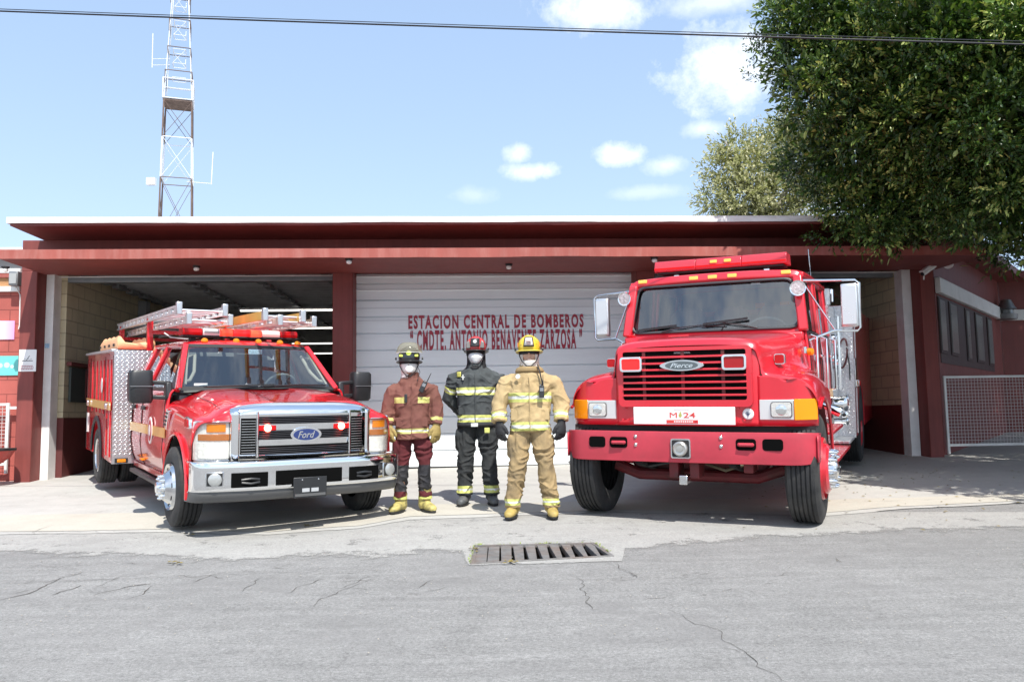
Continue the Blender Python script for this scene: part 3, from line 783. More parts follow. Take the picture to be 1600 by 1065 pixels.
MB().box(.02, 9, 0, .3, 0, 3.9).build('wall', M_RED, rw)
MB().box(.06, 9, -.08, -.002, 3.03, 3.27).build('band', M_WHITEP, rw, bevel=.01)
MB().box(-.4, 9, -.6, .3, 3.905, 4.05).build('roof', M_RED, rw)
o = empty('wall_siren', 'grey round siren with a cap under the band where the office walls meet', 'siren', loc=(e.x, e.y, 0))
r = ray_dir(1573, 490); t = (e.y - .35) / r.y; sx, sz = r.x * t - e.x, CAM_H + r.z * t
MB().lathe([(.10, -.14), (.20, -.12), (.22, -.02), (.13, 0), (.13, .08), (.2, .1), (.16, .16), (.1, .3), (.02, .32)], (sx, -.35, sz), n=18).build('horn', M_GREYM, o)
MB().box(sx - .03, sx + .03, -.33, 0, sz - .03, sz + .03).build('bracket', M_GREYM, o)

# mesh gates
def mesh_gate(name, label, x0, x1, d, z0, z1, post=.04, sp=.055):
    o = empty(name, label, 'gate', mw=BM)
    f = MB(); f.box(x0, x0 + post, d - .02, d + .02, z0 - .12, z1).box(x1 - post, x1, d - .02, d + .02, z0 - .12, z1)
    f.box(x0 + post, x1 - post, d - .019, d + .019, z1 - post, z1 - .001).box(x0 + post, x1 - post, d - .019, d + .019, z0, z0 + post)
    f.build('frame', M_WHITEP, o, bevel=.004)
    g = MB(); x = x0 + post
    while x < x1 - post: g.tube([(x, d, z0 + post), (x, d, z1 - post)], .0035, 4, False); x += sp
    z = z0 + post
    while z < z1 - post: g.tube([(x0 + post, d + .006, z), (x1 - post, d + .006, z)], .0035, 4, False); z += sp
    g.build('wire_mesh', pm('mesh_wire', (.6, .6, .58), .6), o)
    return o
mesh_gate('mesh_gate', 'white framed wire mesh gate across the shaded yard at the far right', 7.15, 10.4, -.05, .47, 1.63)
mesh_gate('mesh_gate', 'white framed wire mesh gate at the left edge before the sunlit wall', -9.6, bpt(15, 640, -.2)[0], -.2, .45, 1.4)
o = empty('gate_rail', 'white bar between the left mesh gate and the pilaster', 'rail', mw=BM)
(xa, za) = bpt(10, 636, -.17); MB().box(xa, -7.62, -.19, -.15, za - .03, za + .01).build('bar', M_WHITEP, o)
# red cart at the left edge
ct = empty('red_cart', 'red steel cart with a dark rim and small wheel at the left edge', 'cart', mw=BM)
(xa, za) = bpt(25, 703, -.6); x1 = xa
MB().rings([(x1 - .55, -.75, za - .22, .34, .2), (x1 - .5, -.75, za - .1, .46, .26), (x1 - .48, -.75, za, .5, .3)], 24, 3).build('tray', pm('cart_red', (.40, .05, .04), .5, var=.2), ct)
MB().rings([(x1 - .48, -.75, za, .515, .31), (x1 - .48, -.75, za + .035, .515, .31)], 24, 3).build('rim', M_BLACK, ct, bevel=.008)
MB().lathe([(.04, -.02), (.1, -.03), (.11, 0), (.1, .03), (.04, .02)], (x1 - .35, -.8, bgz(-8, -.8) + .11), (0, 1, 0), 20).build('wheel', M_BLACK, ct)
MB().tube([(x1 - .35, -.86, bgz(-8, -.8) + .11), (x1 - .3, -.82, za - .15)], .016, 8).tube([(x1 - .8, -.86, bgz(-8, -.8)), (x1 - .75, -.82, za - .15)], .016, 8).build('leg', M_GREYM, ct)
# ================================================================ LATTICE TOWER, CABLE
tw = empty('lattice_tower', 'tall white and rust lattice radio tower behind the station roof', 'radio tower', loc=(0, 0, 0))
M_TW = pm('tower_white', (.75, .76, .78), .6, var=.05); M_RUST = pm('tower_rust', (.16, .11, .09), .8, var=.3, vscale=6)
def tz(px, py, Y=27.): r = ray_dir(px, py); return CAM_H + r.z * Y / r.y
TC = Vector((-11.2, 27.3)); 
def tcor(k, z):
    h = .50 - .016 * (z - 7.8) if z < 11.8 else .26
    if z >= 11.8: h = .215 - .010 * (z - 11.8)
    a = R(19) + k * math.pi / 2 + math.pi / 4
    return Vector((TC.x + h * 1.414 * math.cos(a), TC.y + h * 1.414 * math.sin(a), z))
lv = [1.0, 3.0, 5.2, 7.1, tz(250, 280), tz(250, 217), tz(262, 160)]
def leg_seg(m, z0, z1, r=.026):
    for k in range(4):
        mb = MB(); mb.tube([tcor(k, z0), tcor(k, z1)], r, 6); mb.build('leg', m, tw)
for i in range(len(lv) - 1):
    z0, z1 = lv[i], lv[i + 1]; m = M_TW if i in (4,) else M_RUST
    leg_seg(m, z0, z1 - .01)
    b = MB()
    for k in range(4):
        b.tube([tcor(k, z1), tcor((k + 1) % 4, z1)], .016, 5)
        b.tube([tcor(k, z0), tcor((k + 1) % 4, z1)], .009, 4); b.tube([tcor((k + 1) % 4, z0), tcor(k, z1)], .009, 4)
    b.build('brace', m if i != 4 else M_TW, tw)
zp = lv[-1]
def sq(b, z, h, r=.012, a0=19):
    ps = [Vector((TC.x + h * 1.414 * math.cos(R(a0) + (k + .5) * math.pi / 2), TC.y + h * 1.414 * math.sin(R(a0) + (k + .5) * math.pi / 2), z)) for k in range(4)]
    for k in range(4): b.tube([ps[k], ps[(k + 1) % 4]], r, 4)
    return ps
ps = sq(MB(), zp, .45)
MB().add([tuple(p) for p in ps] + [tuple(p + Vector((0, 0, .06))) for p in ps], [(0, 1, 2, 3), (7, 6, 5, 4), (0, 4, 5, 1), (1, 5, 6, 2), (2, 6, 7, 3), (3, 7, 4, 0)]).build('platform', M_RUST, tw)
b = MB(); pa = sq(b, zp + .07, .47, .018); pb = sq(b, zp + .75, .47, .018); sq(b, zp + .42, .47, .01)
for p, q in zip(pa, pb): b.tube([p, q], .018, 5)
b.build('railing', M_TW, tw)
b = MB(); top = 17.6
for k in range(4): b.tube([tcor(k, zp), tcor(k, top)], .014, 5)
z = zp + .9; i = 0
while z < top:
    for k in range(4):
        b.tube([tcor(k, z), tcor((k + 1) % 4, z)], .012, 4)
        if i % 2: b.tube([tcor(k, z), tcor((k + 1) % 4, z + .5)], .008, 4)
    z += .5; i += 1
b.build('mast', M_TW, tw)
for z, h in ((zp + 1.05, .42), (zp + 1.9, .36), (zp + 2.9, .33), (zp + 3.9, .30), (zp + 4.9, .28)):
    b = MB(); p1 = sq(b, z, h, .016); p2 = [p - Vector((0, 0, .45)) for p in p1]
    for p, q in zip(p1, p2): b.tube([p, q], .012, 4)
    b.build('climbing_hoop', M_RUST, tw)
b = MB(); a = Vector((TC.x - .2, TC.y - .3, tz(262, 92)))
b.tube([a, a + Vector((-.6, 0, 0))], .012, 4).tube([a - Vector((0, 0, .22)), a + Vector((-.6, 0, -.22))], .012, 4).tube([a + Vector((-.6, 0, -.3)), a + Vector((-.6, 0, .9))], .014, 5)
b.build('antenna', M_TW, tw)
b = MB(); a = Vector((TC.x + .45, TC.y - .3, tz(298, 284)))
b.tube([a, a + Vector((.85, 0, -.08))], .012, 4).tube([a + Vector((.82, 0, -.1)), a + Vector((.86, 0, 1.0))], .014, 5)
b.build('antenna', M_TW, tw)
a = Vector((TC.x - .72, TC.y - .35, tz(240, 284))); MB().box(a.x - .14, a.x + .14, a.y - .05, a.y + .1, a.z - .12, a.z + .12).build('junction_box', M_TW, tw)

cb = MB()
def cable_pts(zoff, sag):
    A, B = Vector((-6.15, 8.6, 0)), Vector((6.2, 7.7, 0)); r1, r2 = ray_dir(0, 18), ray_dir(1600, 70)
    A.z = CAM_H + r1.z * A.y / r1.y; A.x = r1.x * A.y / r1.y; B.z = CAM_H + r2.z * B.y / r2.y; B.x = r2.x * B.y / r2.y
    A, B = A + (A - B) * 1.1, B + (B - A) * 1.1
    return [A.lerp(B, k / 40) + Vector((0, 0, zoff - sag * 4 * (k / 40) * (1 - k / 40) + sag * .92)) for k in range(41)]
cb.tube(cable_pts(0, .12), .0085, 6)
c2 = cable_pts(.012, .12); cb.tube([p + Vector((0, 0, .012 + .03 * max(0, (i - 22)) / 18)) for i, p in enumerate(c2)], .0045, 5)
tag(cb.build('overhead_cable', pm('cable_black', (.012, .013, .018), .5)), 'thin black overhead cable crossing the sky from left to right', 'cable')

# ================================================================ TREES
def leaf_mat(name, cols, rough=.42, trans=.25, nscale=.5, spec=.5):
    m = bpy.data.materials.new(name); m.use_nodes = True; t = NT(m.node_tree); p = t.n['Principled BSDF']; out = t.n['Material Output']
    at = t.new('ShaderNodeAttribute', attribute_name='tone'); 
    c = t.ramp(at.outputs['Fac'], [(0, cols[0]), (.55, cols[1]), (.86, cols[2]), (1, cols[3])])
    tc = t.new('ShaderNodeTexCoord')
    c = t.mix(1.0, c, t.ramp(t.noise(nscale, 3, .5, tc.outputs['Object']), [(.3, .75), (.7, 1.2)]), 'MULTIPLY')
    t.link(c, p.inputs['Base Color']); p.inputs['Roughness'].default_value = rough; p.inputs['Specular IOR Level'].default_value = spec
    tl = t.new('ShaderNodeBsdfTranslucent'); t.link(t.mix(1.0, c, (1.0, 1.25, .45, 1), 'MULTIPLY'), tl.inputs[0])
    mx = t.new('ShaderNodeMixShader'); mx.inputs[0].default_value = trans; t.link(p.outputs[0], mx.inputs[1]); t.link(tl.outputs[0], mx.inputs[2]); t.link(mx.outputs[0], out.inputs[0])
    return m

def leaf_mesh(name, base, dirs, ups, L, W, tone, mat, parent, cup=.25):
    """base,dirs,ups: Nx3; every leaf a folded pointed blade of four triangles"""
    n = len(base); side = np.cross(dirs, ups); side /= np.linalg.norm(side, axis=1)[:, None] + 1e-9
    nor = np.cross(side, dirs); L = L[:, None]; W = W[:, None]
    v = np.empty((n, 6, 3))
    v[:, 0] = base; v[:, 1] = base + dirs * L * .35 + side * W - nor * W * -cup; v[:, 2] = base + dirs * L * .75 + side * W * .75 + nor * W * cup
    v[:, 3] = base + dirs * L; v[:, 4] = base + dirs * L * .75 - side * W * .75 + nor * W * cup; v[:, 5] = base + dirs * L * .35 - side * W + nor * W * cup
    f = np.array([[0, 1, 2, 3], [0, 3, 4, 5]]); F = (np.arange(n)[:, None, None] * 6 + f[None]).reshape(-1, 4)
    me = bpy.data.meshes.new(name); me.vertices.add(n * 6); me.vertices.foreach_set('co', v.reshape(-1))
    me.loops.add(F.size); me.polygons.add(len(F)); me.loops.foreach_set('vertex_index', F.reshape(-1))
    me.polygons.foreach_set('loop_start', np.arange(0, F.size, 4)); me.polygons.foreach_set('loop_total', np.full(len(F), 4))
    at = me.attributes.new('tone', 'FLOAT', 'POINT'); at.data.foreach_set('value', np.repeat(tone, 6))
    me.update(calc_edges=True); me.materials.append(mat)
    return link_mesh(name, me, parent)

rng = np.random.default_rng(5)
def unit(a): return a / (np.linalg.norm(a, axis=-1, keepdims=True) + 1e-9)

# --- the big broad-leaved tree at the right
bt = empty('broadleaf_tree', 'large dark green leafy tree overhanging the right end of the station', 'tree', loc=(9.6, 9.6, gz(9.6, 9.6)))
base0 = Vector(bt.location)
M_BARK = pm('bark', (.16, .13, .10), .9, var=.3, vscale=6, bump=.8, bscale=18, stretch=(1, 1, .3))
tr = MB(); tr.tube([Vector(q) - base0 for q in ((9.6, 9.6, .0), (9.5, 9.7, 1.6), (9.3, 9.9, 2.8), (8.9, 10.2, 4.2))], [.36, .28, .26, .2], 14)
tr.build('trunk', M_BARK, bt)
br_ = MB()
limbs = [((9.2, 9.9, 3.0), (8.0, 10.8, 4.3), (6.6, 11.6, 5.4)), ((9.1, 10, 3.2), (8.2, 10.0, 5.2), (7.0, 9.9, 6.8)), ((8.9, 10.2, 4.0), (9.4, 9.2, 5.6), (9.9, 8.0, 7.0)),
         ((9.0, 10.1, 3.8), (8.2, 11.6, 5.0), (7.6, 13.0, 6.0)), ((7.6, 10.9, 4.5), (6.2, 11.2, 5.0), (5.0, 11.4, 5.2)), ((9.0, 10, 4), (9.8, 11, 5.5), (10.6, 12, 6.4)), ((7.2, 11.2, 4.9), (6.2, 12.2, 5.3), (5.4, 12.9, 5.5))]
for l in limbs: br_.tube([Vector(q) - base0 for q in l], [.13, .09, .04], 8)
br_.build('limb', M_BARK, bt)
# crown as overlapping billows; sprays of leaves cover each billow
LOB = []
def lobe(px, py, Y, r, sq=.8): r_ = ray_dir(px, py); LOB.append((np.array([r_.x * Y / r_.y, Y, CAM_H + r_.z * Y / r_.y]), r, sq))
for q in ((1285, 40, 11.0, .75), (1290, 150, 11.0, .72), (1370, 60, 10.8, .95), (1330, 230, 11.3, .75), (1420, 180, 10.6, .9), (1380, 320, 11.6, .78), (1470, 60, 10.0, 1.0),
          (1480, 275, 11.2, .9), (1540, 170, 10.0, 1.0), (1570, 290, 10.4, 1.0), (1600, 60, 9.6, 1.1), (1430, 330, 11.9, .50), (1520, 330, 11.8, .6), (1610, 330, 11.4, .75), (1570, 395, 12.6, .32), (1650, 200, 9.6, 1.1),
          (1365, 330, 12.3, .38), (1260, 250, 11.8, .42), (1312, 300, 12.2, .34), (1700, 340, 10.2, 1.0), (1330, -70, 12.6, 1.0), (1440, -110, 12.4, 1.3), (1560, -140, 12.0, 1.4), (1690, -20, 11.0, 1.3),
          (1250, 100, 11.2, .5), (1243, 20, 11.2, .45), (1330, 110, 12.6, .8), (1350, 240, 12.8, .75), (1400, 320, 13.0, .6), (1450, 200, 12.6, .9), (1540, 330, 12.8, .6)):
    lobe(*q)
for c, r_ in (((7.5, 6.0, 4.7), .9), ((8.6, 6.3, 4.8), 1.2), ((7.7, 7.3, 5.0), 1.0), ((8.9, 7.9, 5.2), 1.4), ((8.0, 8.7, 5.3), .9), ((9.2, 5.2, 4.6), 1.0), ((10.2, 6.8, 5.0), 1.5), ((10.2, 9.3, 5.6), 1.6), ((7.0, 5.1, 4.3), .7), ((7.1, 6.7, 5.3), .6), ((5.8, 7.2, 4.7), .7), ((6.5, 7.5, 5.0), .8), ((6.5, 8.3, 5.3), .75), ((10, 11, 6), 1.5), ((11.4, 11.6, 6), 1.6), ((8.8, 10.9, 6.1), 1.3), ((12.2, 9.8, 5.6), 1.6), ((9.6, 9.6, 3.4), 1.4), ((11, 8, 3.2), 1.6), ((9.2, 7.2, 3.2), 1.1), ((11.8, 11, 3.6), 1.9), ((10.8, 5.6, 3.0), 1.4), ((13.5, 13.0, 4), 2),
              ((7.6, 12.4, 6.4), 1.3), ((8.8, 12.6, 6.2), 1.5), ((10.2, 13.6, 6.4), 1.6), ((8.4, 14.2, 6.6), 1.4), ((11.2, 15.4, 6.6), 1.7), ((9.6, 16, 6.8), 1.6), ((12, 12.5, 6), 1.7), ((6.4, 13.0, 6.2), 1.1), ((9.4, 11.0, 7.6), 1.8), ((7.4, 12.4, 8.0), 1.6), ((13, 15, 6.5), 1.8)):
    LOB.append((np.array(c), r_, .8))  # billows mostly out of view; low and rear ones added to darken the wing
B_, D_, U_, L__, W__, T_ = [], [], [], [], [], []
sun_np = np.array(SUN[:])
def shaded_zone(P):
    """true where a leaf would throw its shade on the sunlit engine or people (such leaves are cut so the sun reaches them)"""
    bad = np.zeros(len(P), bool)
    for zz in (0.2, 1.2, 2.2, 2.8):
        t = (P[:, 2] - zz) / sun_np[2]; X = P[:, 0] - sun_np[0] * t; Y = P[:, 1] - sun_np[1] * t
        xr = 3.95 + np.clip(11.2 - Y, 0, 3) * .62 if zz < .5 else 4.2
        bad |= (t > 0) & (X < xr) & (Y < 11.2) & (X > -3)
    return bad
def spray_cloud(cent, rad, sq, n_spr, per, Lm, shell=(.62, 1.05), clump_light=0):
    d = unit(rng.normal(size=(n_spr, 3))); rr = rad * rng.uniform(*shell, n_spr) ** .8
    bump = np.array([.86 + .42 * noise.noise(Vector(tuple(di * 2.3 + cent))) + .22 * noise.noise(Vector(tuple(di * 6.5 + cent))) for di in d])
    o = cent + d * (rr * bump)[:, None] * np.array([1, 1, sq])
    # each spray heads outward and a little up, drooping at the low side
    ax = unit(d + rng.normal(size=(n_spr, 3)) * .35 + np.array([0, 0, .22]))
    for k in range(per):
        t = (k + 1) / per; sl = Lm * 3.3
        b = o + ax * (t * sl)[None] if False else o + ax * (t * sl)
        ph = rng.uniform(0, 6.28, n_spr) + k * 2.4; x = unit(np.cross(ax, [0, 0, 1.])); y = np.cross(x, ax)
        rad_ = x * np.cos(ph)[:, None] + y * np.sin(ph)[:, None]
        dr = unit(ax * (.55 + .5 * t) + rad_ * (1.0 - .45 * t) + np.array([0, 0, -.10]))
        up = unit(np.array([0, 0, 1.]) + .5 * rad_ + rng.normal(size=(n_spr, 3)) * .35)
        B_.append(b + rng.normal(size=b.shape) * .01); D_.append(dr); U_.append(up)
        L__.append(Lm * rng.uniform(.7, 1.25, n_spr)); W__.append(Lm * rng.uniform(.17, .24, n_spr))
        T_.append(np.clip(rng.normal(.20, .13, n_spr) + .62 * t * t + clump_light, 0, 1))  # paler clumps and tips paint sunlit tufts into the leaf tone
def sub_clumps(c, r_, q):
    n = int(26 * r_ ** 2)
    for i in range(n):
        d = unit(rng.normal(size=3)); 
        p = c + d * r_ * np.array([1, 1, q]) * rng.uniform(.80, 1.22)
        rs = rng.uniform(.14, .34)
        spray_cloud(p + np.array([0, 0, .04]), rs, .65, int(17 + 72 * rs), 9, .054, (.2, .95), rng.choice([-.10, -.08, -.05, 0, .10, .40]))
for c, r_, q in LOB:
    near = c[0] / c[1] < .72 and c[2] < 7.5
    if near: sub_clumps(c, r_, q)
    spray_cloud(c, r_ * (.9 if near else 1), q, int((190 if near else 150) * r_ ** 2 * .62), 10 if near else 6, .068 if near else .17)
    spray_cloud(c, r_ * .66, q, int(380 * r_ ** 2), 6, .115, (.15, 1))
P = [np.concatenate(a) for a in (B_, D_, U_, L__, W__, T_)]
keep = ~shaded_zone(P[0]); P = [a[keep] for a in P]
P[0] = P[0] - np.array(base0[:])
M_LEAF = leaf_mat('ficus_leaf', [(.022, .048, .011), (.048, .100, .020), (.14, .22, .04), (.45, .50, .15)], .34, .17)
leaf_mesh('crown', *P, M_LEAF, bt)

# --- pale feathery tree behind the station
def far_tree(name, label, px, Y, lobes, cols, trunkpts, mat):
    r_ = ray_dir(px, 700); x = r_.x * Y / r_.y
    o = empty(name, label, 'tree', loc=(x, Y, gz(x, Y))); b0 = np.array(o.location[:])
    t_ = MB()
    for l, rr in trunkpts: t_.tube([Vector(q) for q in l], rr, 8)
    t_.build('trunk', pm('pale_bark', (.42, .38, .33), .8, var=.2), o)
    for a in (B_, D_, U_, L__, W__, T_): a.clear()
    for (lx, ly, rad, yy) in lobes:
        q = ray_dir(lx, ly); c = np.array([q.x * yy / q.y, yy, CAM_H + q.z * yy / q.y])
        spray_cloud(c, rad * .9, .9, int(420 * rad ** 2), 7, .12, (.2, 1.1), rng.choice([-.08, 0, .15, .3]))
    PP = [np.concatenate(a) for a in (B_, D_, U_, L__, W__, T_)]; PP[0] = PP[0] - b0
    leaf_mesh('crown', *PP, mat, o); return o
M_EUC = leaf_mat('olive_leaf', [(.12, .12, .05), (.25, .25, .11), (.42, .40, .21), (.56, .52, .33)], .6, .2)
far_tree('feathery_tree', 'pale olive feathery tree rising behind the station roof', 1200, 25,
         [(1150, 232, .70, 25), (1130, 265, .72, 25), (1180, 262, .9, 24.6), (1215, 225, .9, 25.4), (1250, 250, 1.1, 25), (1120, 315, .65, 25), (1165, 310, .95, 24.6), (1215, 305, 1.0, 25), (1255, 320, .8, 25.5), (1280, 280, .9, 26), (1240, 190, .55, 25.5), (1140, 350, .8, 25), (1200, 360, 1, 25)],
         None, [([(0, 0, 0), (.2, 0, 3), (.4, 0, 6)], [.3, .22, .15]), ([(.4, 0, 6), (-.5, 0, 7.4), (-.9, 0, 8.6)], [.12, .07, .03]), ([(.4, 0, 6), (1.0, 0, 7.2), (1.1, 0, 8.6)], [.12, .07, .03]), ([(.6,0,6),(1.9,0,6.9),(2.6,0,7.1)],[.06,.04,.02])], M_EUC)
far_tree('feathery_tree', 'pale sunlit foliage seen through the gap beside the flood lamp', 1510, 27, [(1500, 408, .8, 27), (1520, 425, .8, 27), (1485, 400, .6, 27)], None, [([(0, 0, 0), (.1, 0, 3), (0, 0, 5)], [.2, .15, .08])], M_EUC)
# bare edge of neighbouring roof seen at the far left
o = empty('neighbour_roof', 'small pale rooftop corner beyond the left end of the station', 'roof', mw=BM)
MB().box(-16, -7.55, 1.0, 6, 4.0, 4.08).build('slab', M_WHITES, o); MB().box(-16, -7.8, 1.3, 5, 3.3, 4.0).build('parapet', pm('pale_wall', (.5, .52, .5), .8), o)
# ================================================================ VEHICLE HELPERS
def vehicle_matrix(X, Y, T, tx, ty):
    fx = Vector((math.sin(T), -math.cos(T), 0)); ux = Vector((math.cos(T), math.sin(T), 0))
    u = Vector((ux.x, ux.y, GX * ux.x + GY * ux.y + tx)).normalized(); f = Vector((fx.x, fx.y, GX * fx.x + GY * fx.y + ty))
    y = -f; y = (y - u * y.dot(u)).normalized(); z = u.cross(y)
    M = Matrix((u, y, z)).transposed().to_4x4(); M.translation = Vector((X, Y, gz(X, Y) + .012)); return M

def paint(name, rgb, coat=.8, var=.05, rough=.3, dirt=None):
    return pm(name, rgb, rough, 0, var=var, vscale=1.2, coat=coat, spec=.5, dirt=dirt)
M_VOID = pm('painted_void', (.006, .006, .006), .9, spec=0)  # for flat panels: the shade inside openings is painted as black
M_CHROME = pm('chrome', (.86, .87, .88), .06, 1)
M_CHROMED = pm('worn_chrome', (.70, .71, .72), .16, 1, var=.15, vscale=6)
M_ALU = pm('aluminium', (.66, .67, .68), .35, .9, var=.1, vscale=8)
M_RUB = pm('tyre_rubber', (.022, .022, .023), .78, var=.25, vscale=9, bump=.2, bscale=60, dirt=((.10, .095, .085, 1), 3, .55))
M_BLKP = pm('black_plastic', (.02, .021, .023), .42, var=.15)
M_UNDER = pm('underside', (.02, .018, .017), .85, var=.4)
M_TREADZ = tread_mat('tread_front', 'XZ', (.72, .73, .75), 17, .32); M_TREADT = tread_mat('tread_top', 'XY', (.72, .73, .75), 17, .32)
M_GLASS = glass_mat('windscreen', (.68, .74, .73), .15)
M_GLASSD = glass_mat('side_glass', (.20, .23, .24), .14)
M_LENSC = glass_mat('clear_lens', (.96, .96, .95), .02)
M_AMBER = lens_mat('amber_lens', (.85, .30, .02), density=.7, emit=.12)
M_REDL = lens_mat('red_lens', (.62, .01, .015), density=.6)
M_REFL = pm('reflector', (.80, .79, .76), .3, .15, bump=.7, bscale=35, var=.12, vscale=25)
M_BEIGE = pm('beige_trim', (.52, .47, .38), .6)
M_SEAT = pm('seat_cloth', (.16, .16, .16), .8)
M_CABIN = pm('cabin_grey', (.22, .24, .24), .7)

def arc_poly(cx, cz, r, a0, a1, n=18):
    return [(cx + r * math.cos(R(a0 + (a1 - a0) * k / n)), cz + r * math.sin(R(a0 + (a1 - a0) * k / n))) for k in range(n + 1)]

def tyre(par, side, u_out, w, z, r, width, rim_r, grooves=4, lug=0):
    """tyre as a lathe about the u axis with real grooves; side -1 = viewer's left"""
    wh = empty('wheel'); wh.parent = par
    uo = u_out; di = -side   # inward direction
    t = MB(True); W = width; sh = r - rim_r
    prof = [(rim_r - .01, W * .12), (rim_r, W * .06), (rim_r + sh * .35, -W * .02), (rim_r + sh * .7, 0), (r - .035, W * .03), (r - .012, W * .075)]
    tw_ = W * .82; g0 = W * .09; n = grooves
    prof.append((r - .004, g0))
    for k in range(n):
        c = g0 + tw_ * (k + 1) / (n + 1)
        prof += [(r, c - .008), (r - .013, c - .005), (r - .013, c + .005), (r, c + .008)]
    prof += [(r - .004, W - g0), (r - .012, W * .925), (r - .035, W * .97), (rim_r + sh * .7, W), (rim_r + sh * .35, W * 1.02), (rim_r, W * .94)]
    N = 60
    t.lathe(prof, (uo, w, z), (di, 0, 0), N, cap=False)
    if lug:   # tread blocks: sink alternate strips
        vs = []
        k0 = len(t.v) - len(prof) * N
        for i, (rr, h) in enumerate(prof):
            if rr > r - .02 and g0 * .6 < h < W - g0 * .6:
                for k in range(N):
                    if (k + (i // 4)) % 2:
                        x, y, zz = t.v[k0 + i * N + k]; dy, dz = y - w, zz - z; L = math.hypot(dy, dz)
                        f = (L - lug) / L; t.v[k0 + i * N + k] = (x, w + dy * f, z + dz * f)
    t.build('tyre', M_RUB, wh, angle=28)
    return wh

def bolt_ring(mb, u, di, w, z, R_, n, r, L, phase=0):
    for k in range(n):
        a = 2 * math.pi * k / n + phase; y, zz = w + R_ * math.cos(a), z + R_ * math.sin(a)
        mb.lathe([(r, 0), (r, L * .55), (r * .75, L * .85), (r * .3, L)], (u, y, zz), (di, 0, 0), 10)

def rounded_rect(cx, cy, w_, h_, r, n=5):
    out = []
    for (sx, sy, a0) in ((1, 1, 0), (-1, 1, 90), (-1, -1, 180), (1, -1, 270)):
        for k in range(n + 1):
            a = R(a0 + 90 * k / n); out.append((cx + sx * (w_ / 2 - r) + r * math.cos(a), cy + sy * (h_ / 2 - r) + r * math.sin(a)))
    return out
def front_plate(mb, poly, w0, w1):
    """2-D (u,z) polygon extruded along w"""
    return mb.prism(poly, 'y', w0, w1)
def front_ring(mb, outer, inner, w0, w1):
    return mb.prism(outer, 'y', w0, w1, holes=[inner])
def pane(mb, quad, th=.006, nrm_=(0, 0, 0)):
    a = [Vector(q) for q in quad]; n_ = (a[1] - a[0]).cross(a[2] - a[0]).normalized() * th
    m = len(a); return mb.add([tuple(p) for p in a] + [tuple(p + n_) for p in a], [tuple(range(m)), tuple(range(2 * m - 1, m - 1, -1))] + [(i, (i + 1) % m, (i + 1) % m + m, i + m) for i in range(m)])
def vtext(name, body, m, par, u, w, z, height, width, off=0, shear=0, extrude=.002):
    """lettering facing the vehicle's front"""
    return text_obj(name, body, m, par, (u, -w, z), height, width, extrude=extrude, offset=off, shear=shear)
def vtext_left(name, body, m, par, u, w, z, height, width, off=0):
    M = Matrix.Translation((u, -w, z)) @ Matrix.Rotation(-math.pi / 2, 4, 'Z') @ Matrix.Rotation(math.pi / 2, 4, 'X')
    return text_obj(name, body, m, par, None, height, width, offset=off, mw=M)
# ================================================================ RED RESCUE PICKUP (left)
PR = paint('pickup_red', (.62, .008, .016), coat=1, rough=.25, dirt=((.42, .06, .05, 1), 1.6, .22))
PM_ = vehicle_matrix(-2.519, 8.879, .589, -.022, -.013)
pk = empty('rescue_pickup', 'red rescue pickup with chrome grille, service body and ladders on its rack', 'pickup truck', mw=PM_)

# ---- hood and front wings as one skin
ws_ = [.715, .69, .60, .42, .15, -.15, -.42, -.62]
z0_ = [1.205, 1.235, 1.25, 1.275, 1.305, 1.330, 1.345, 1.355]
zc_ = [1.12, 1.155, 1.185, 1.215, 1.245, 1.27, 1.285, 1.295]   # crease at .74
zf_ = [1.07, 1.09, 1.115, 1.14, 1.17, 1.195, 1.215, 1.225]     # wing top at .88
ctrl = []
for i, w_ in enumerate(ws_):
    bow = .03 if i < 2 else (.02 if i == 2 else 0)
    e_ = max(0, 1 - i / 3)
    row = [(0, w_ + bow, z0_[i] - .012), (.22, w_ + bow * .9, z0_[i] - .008), (.34, w_ + bow * .7, z0_[i] + .006), (.60, w_ + bow * .4, z0_[i] - .012), (.74, w_, zc_[i]),
           (.86, w_ + e_ * .05, zf_[i] + .01), (.94, w_ + e_ * .0, zf_[i] - .02), (.985, w_ - e_ * .06, zf_[i] - .08), (1.0, w_ - .1 * e_, zf_[i] - .2), (1.005, w_ - .1 * e_, .80), (1.01, w_ - .1 * e_, .62), (.99, w_ - .1 * e_, .46)]
    ctrl.append(row)
ctrl = np.array(ctrl)
hb = MB(True); hb.patch(ctrl, 6, 5)
cx, cz, ra = 0.0, .40, .515
def arch(p):
    u, w_, z = p
    if u > .97 and z < 1.0:
        if abs(w_ - cx) < ra:
            za = cz + math.sqrt(ra * ra - (w_ - cx) ** 2)
            if z < za: return (u + .012, w_, za)
        elif w_ > .45 and z < .70: return (u, w_, .70)
    return p
hb.v = [arch(p) for p in hb.v]
hb.mirror(); hood = hb.build('hood', PR, pk, angle=50)
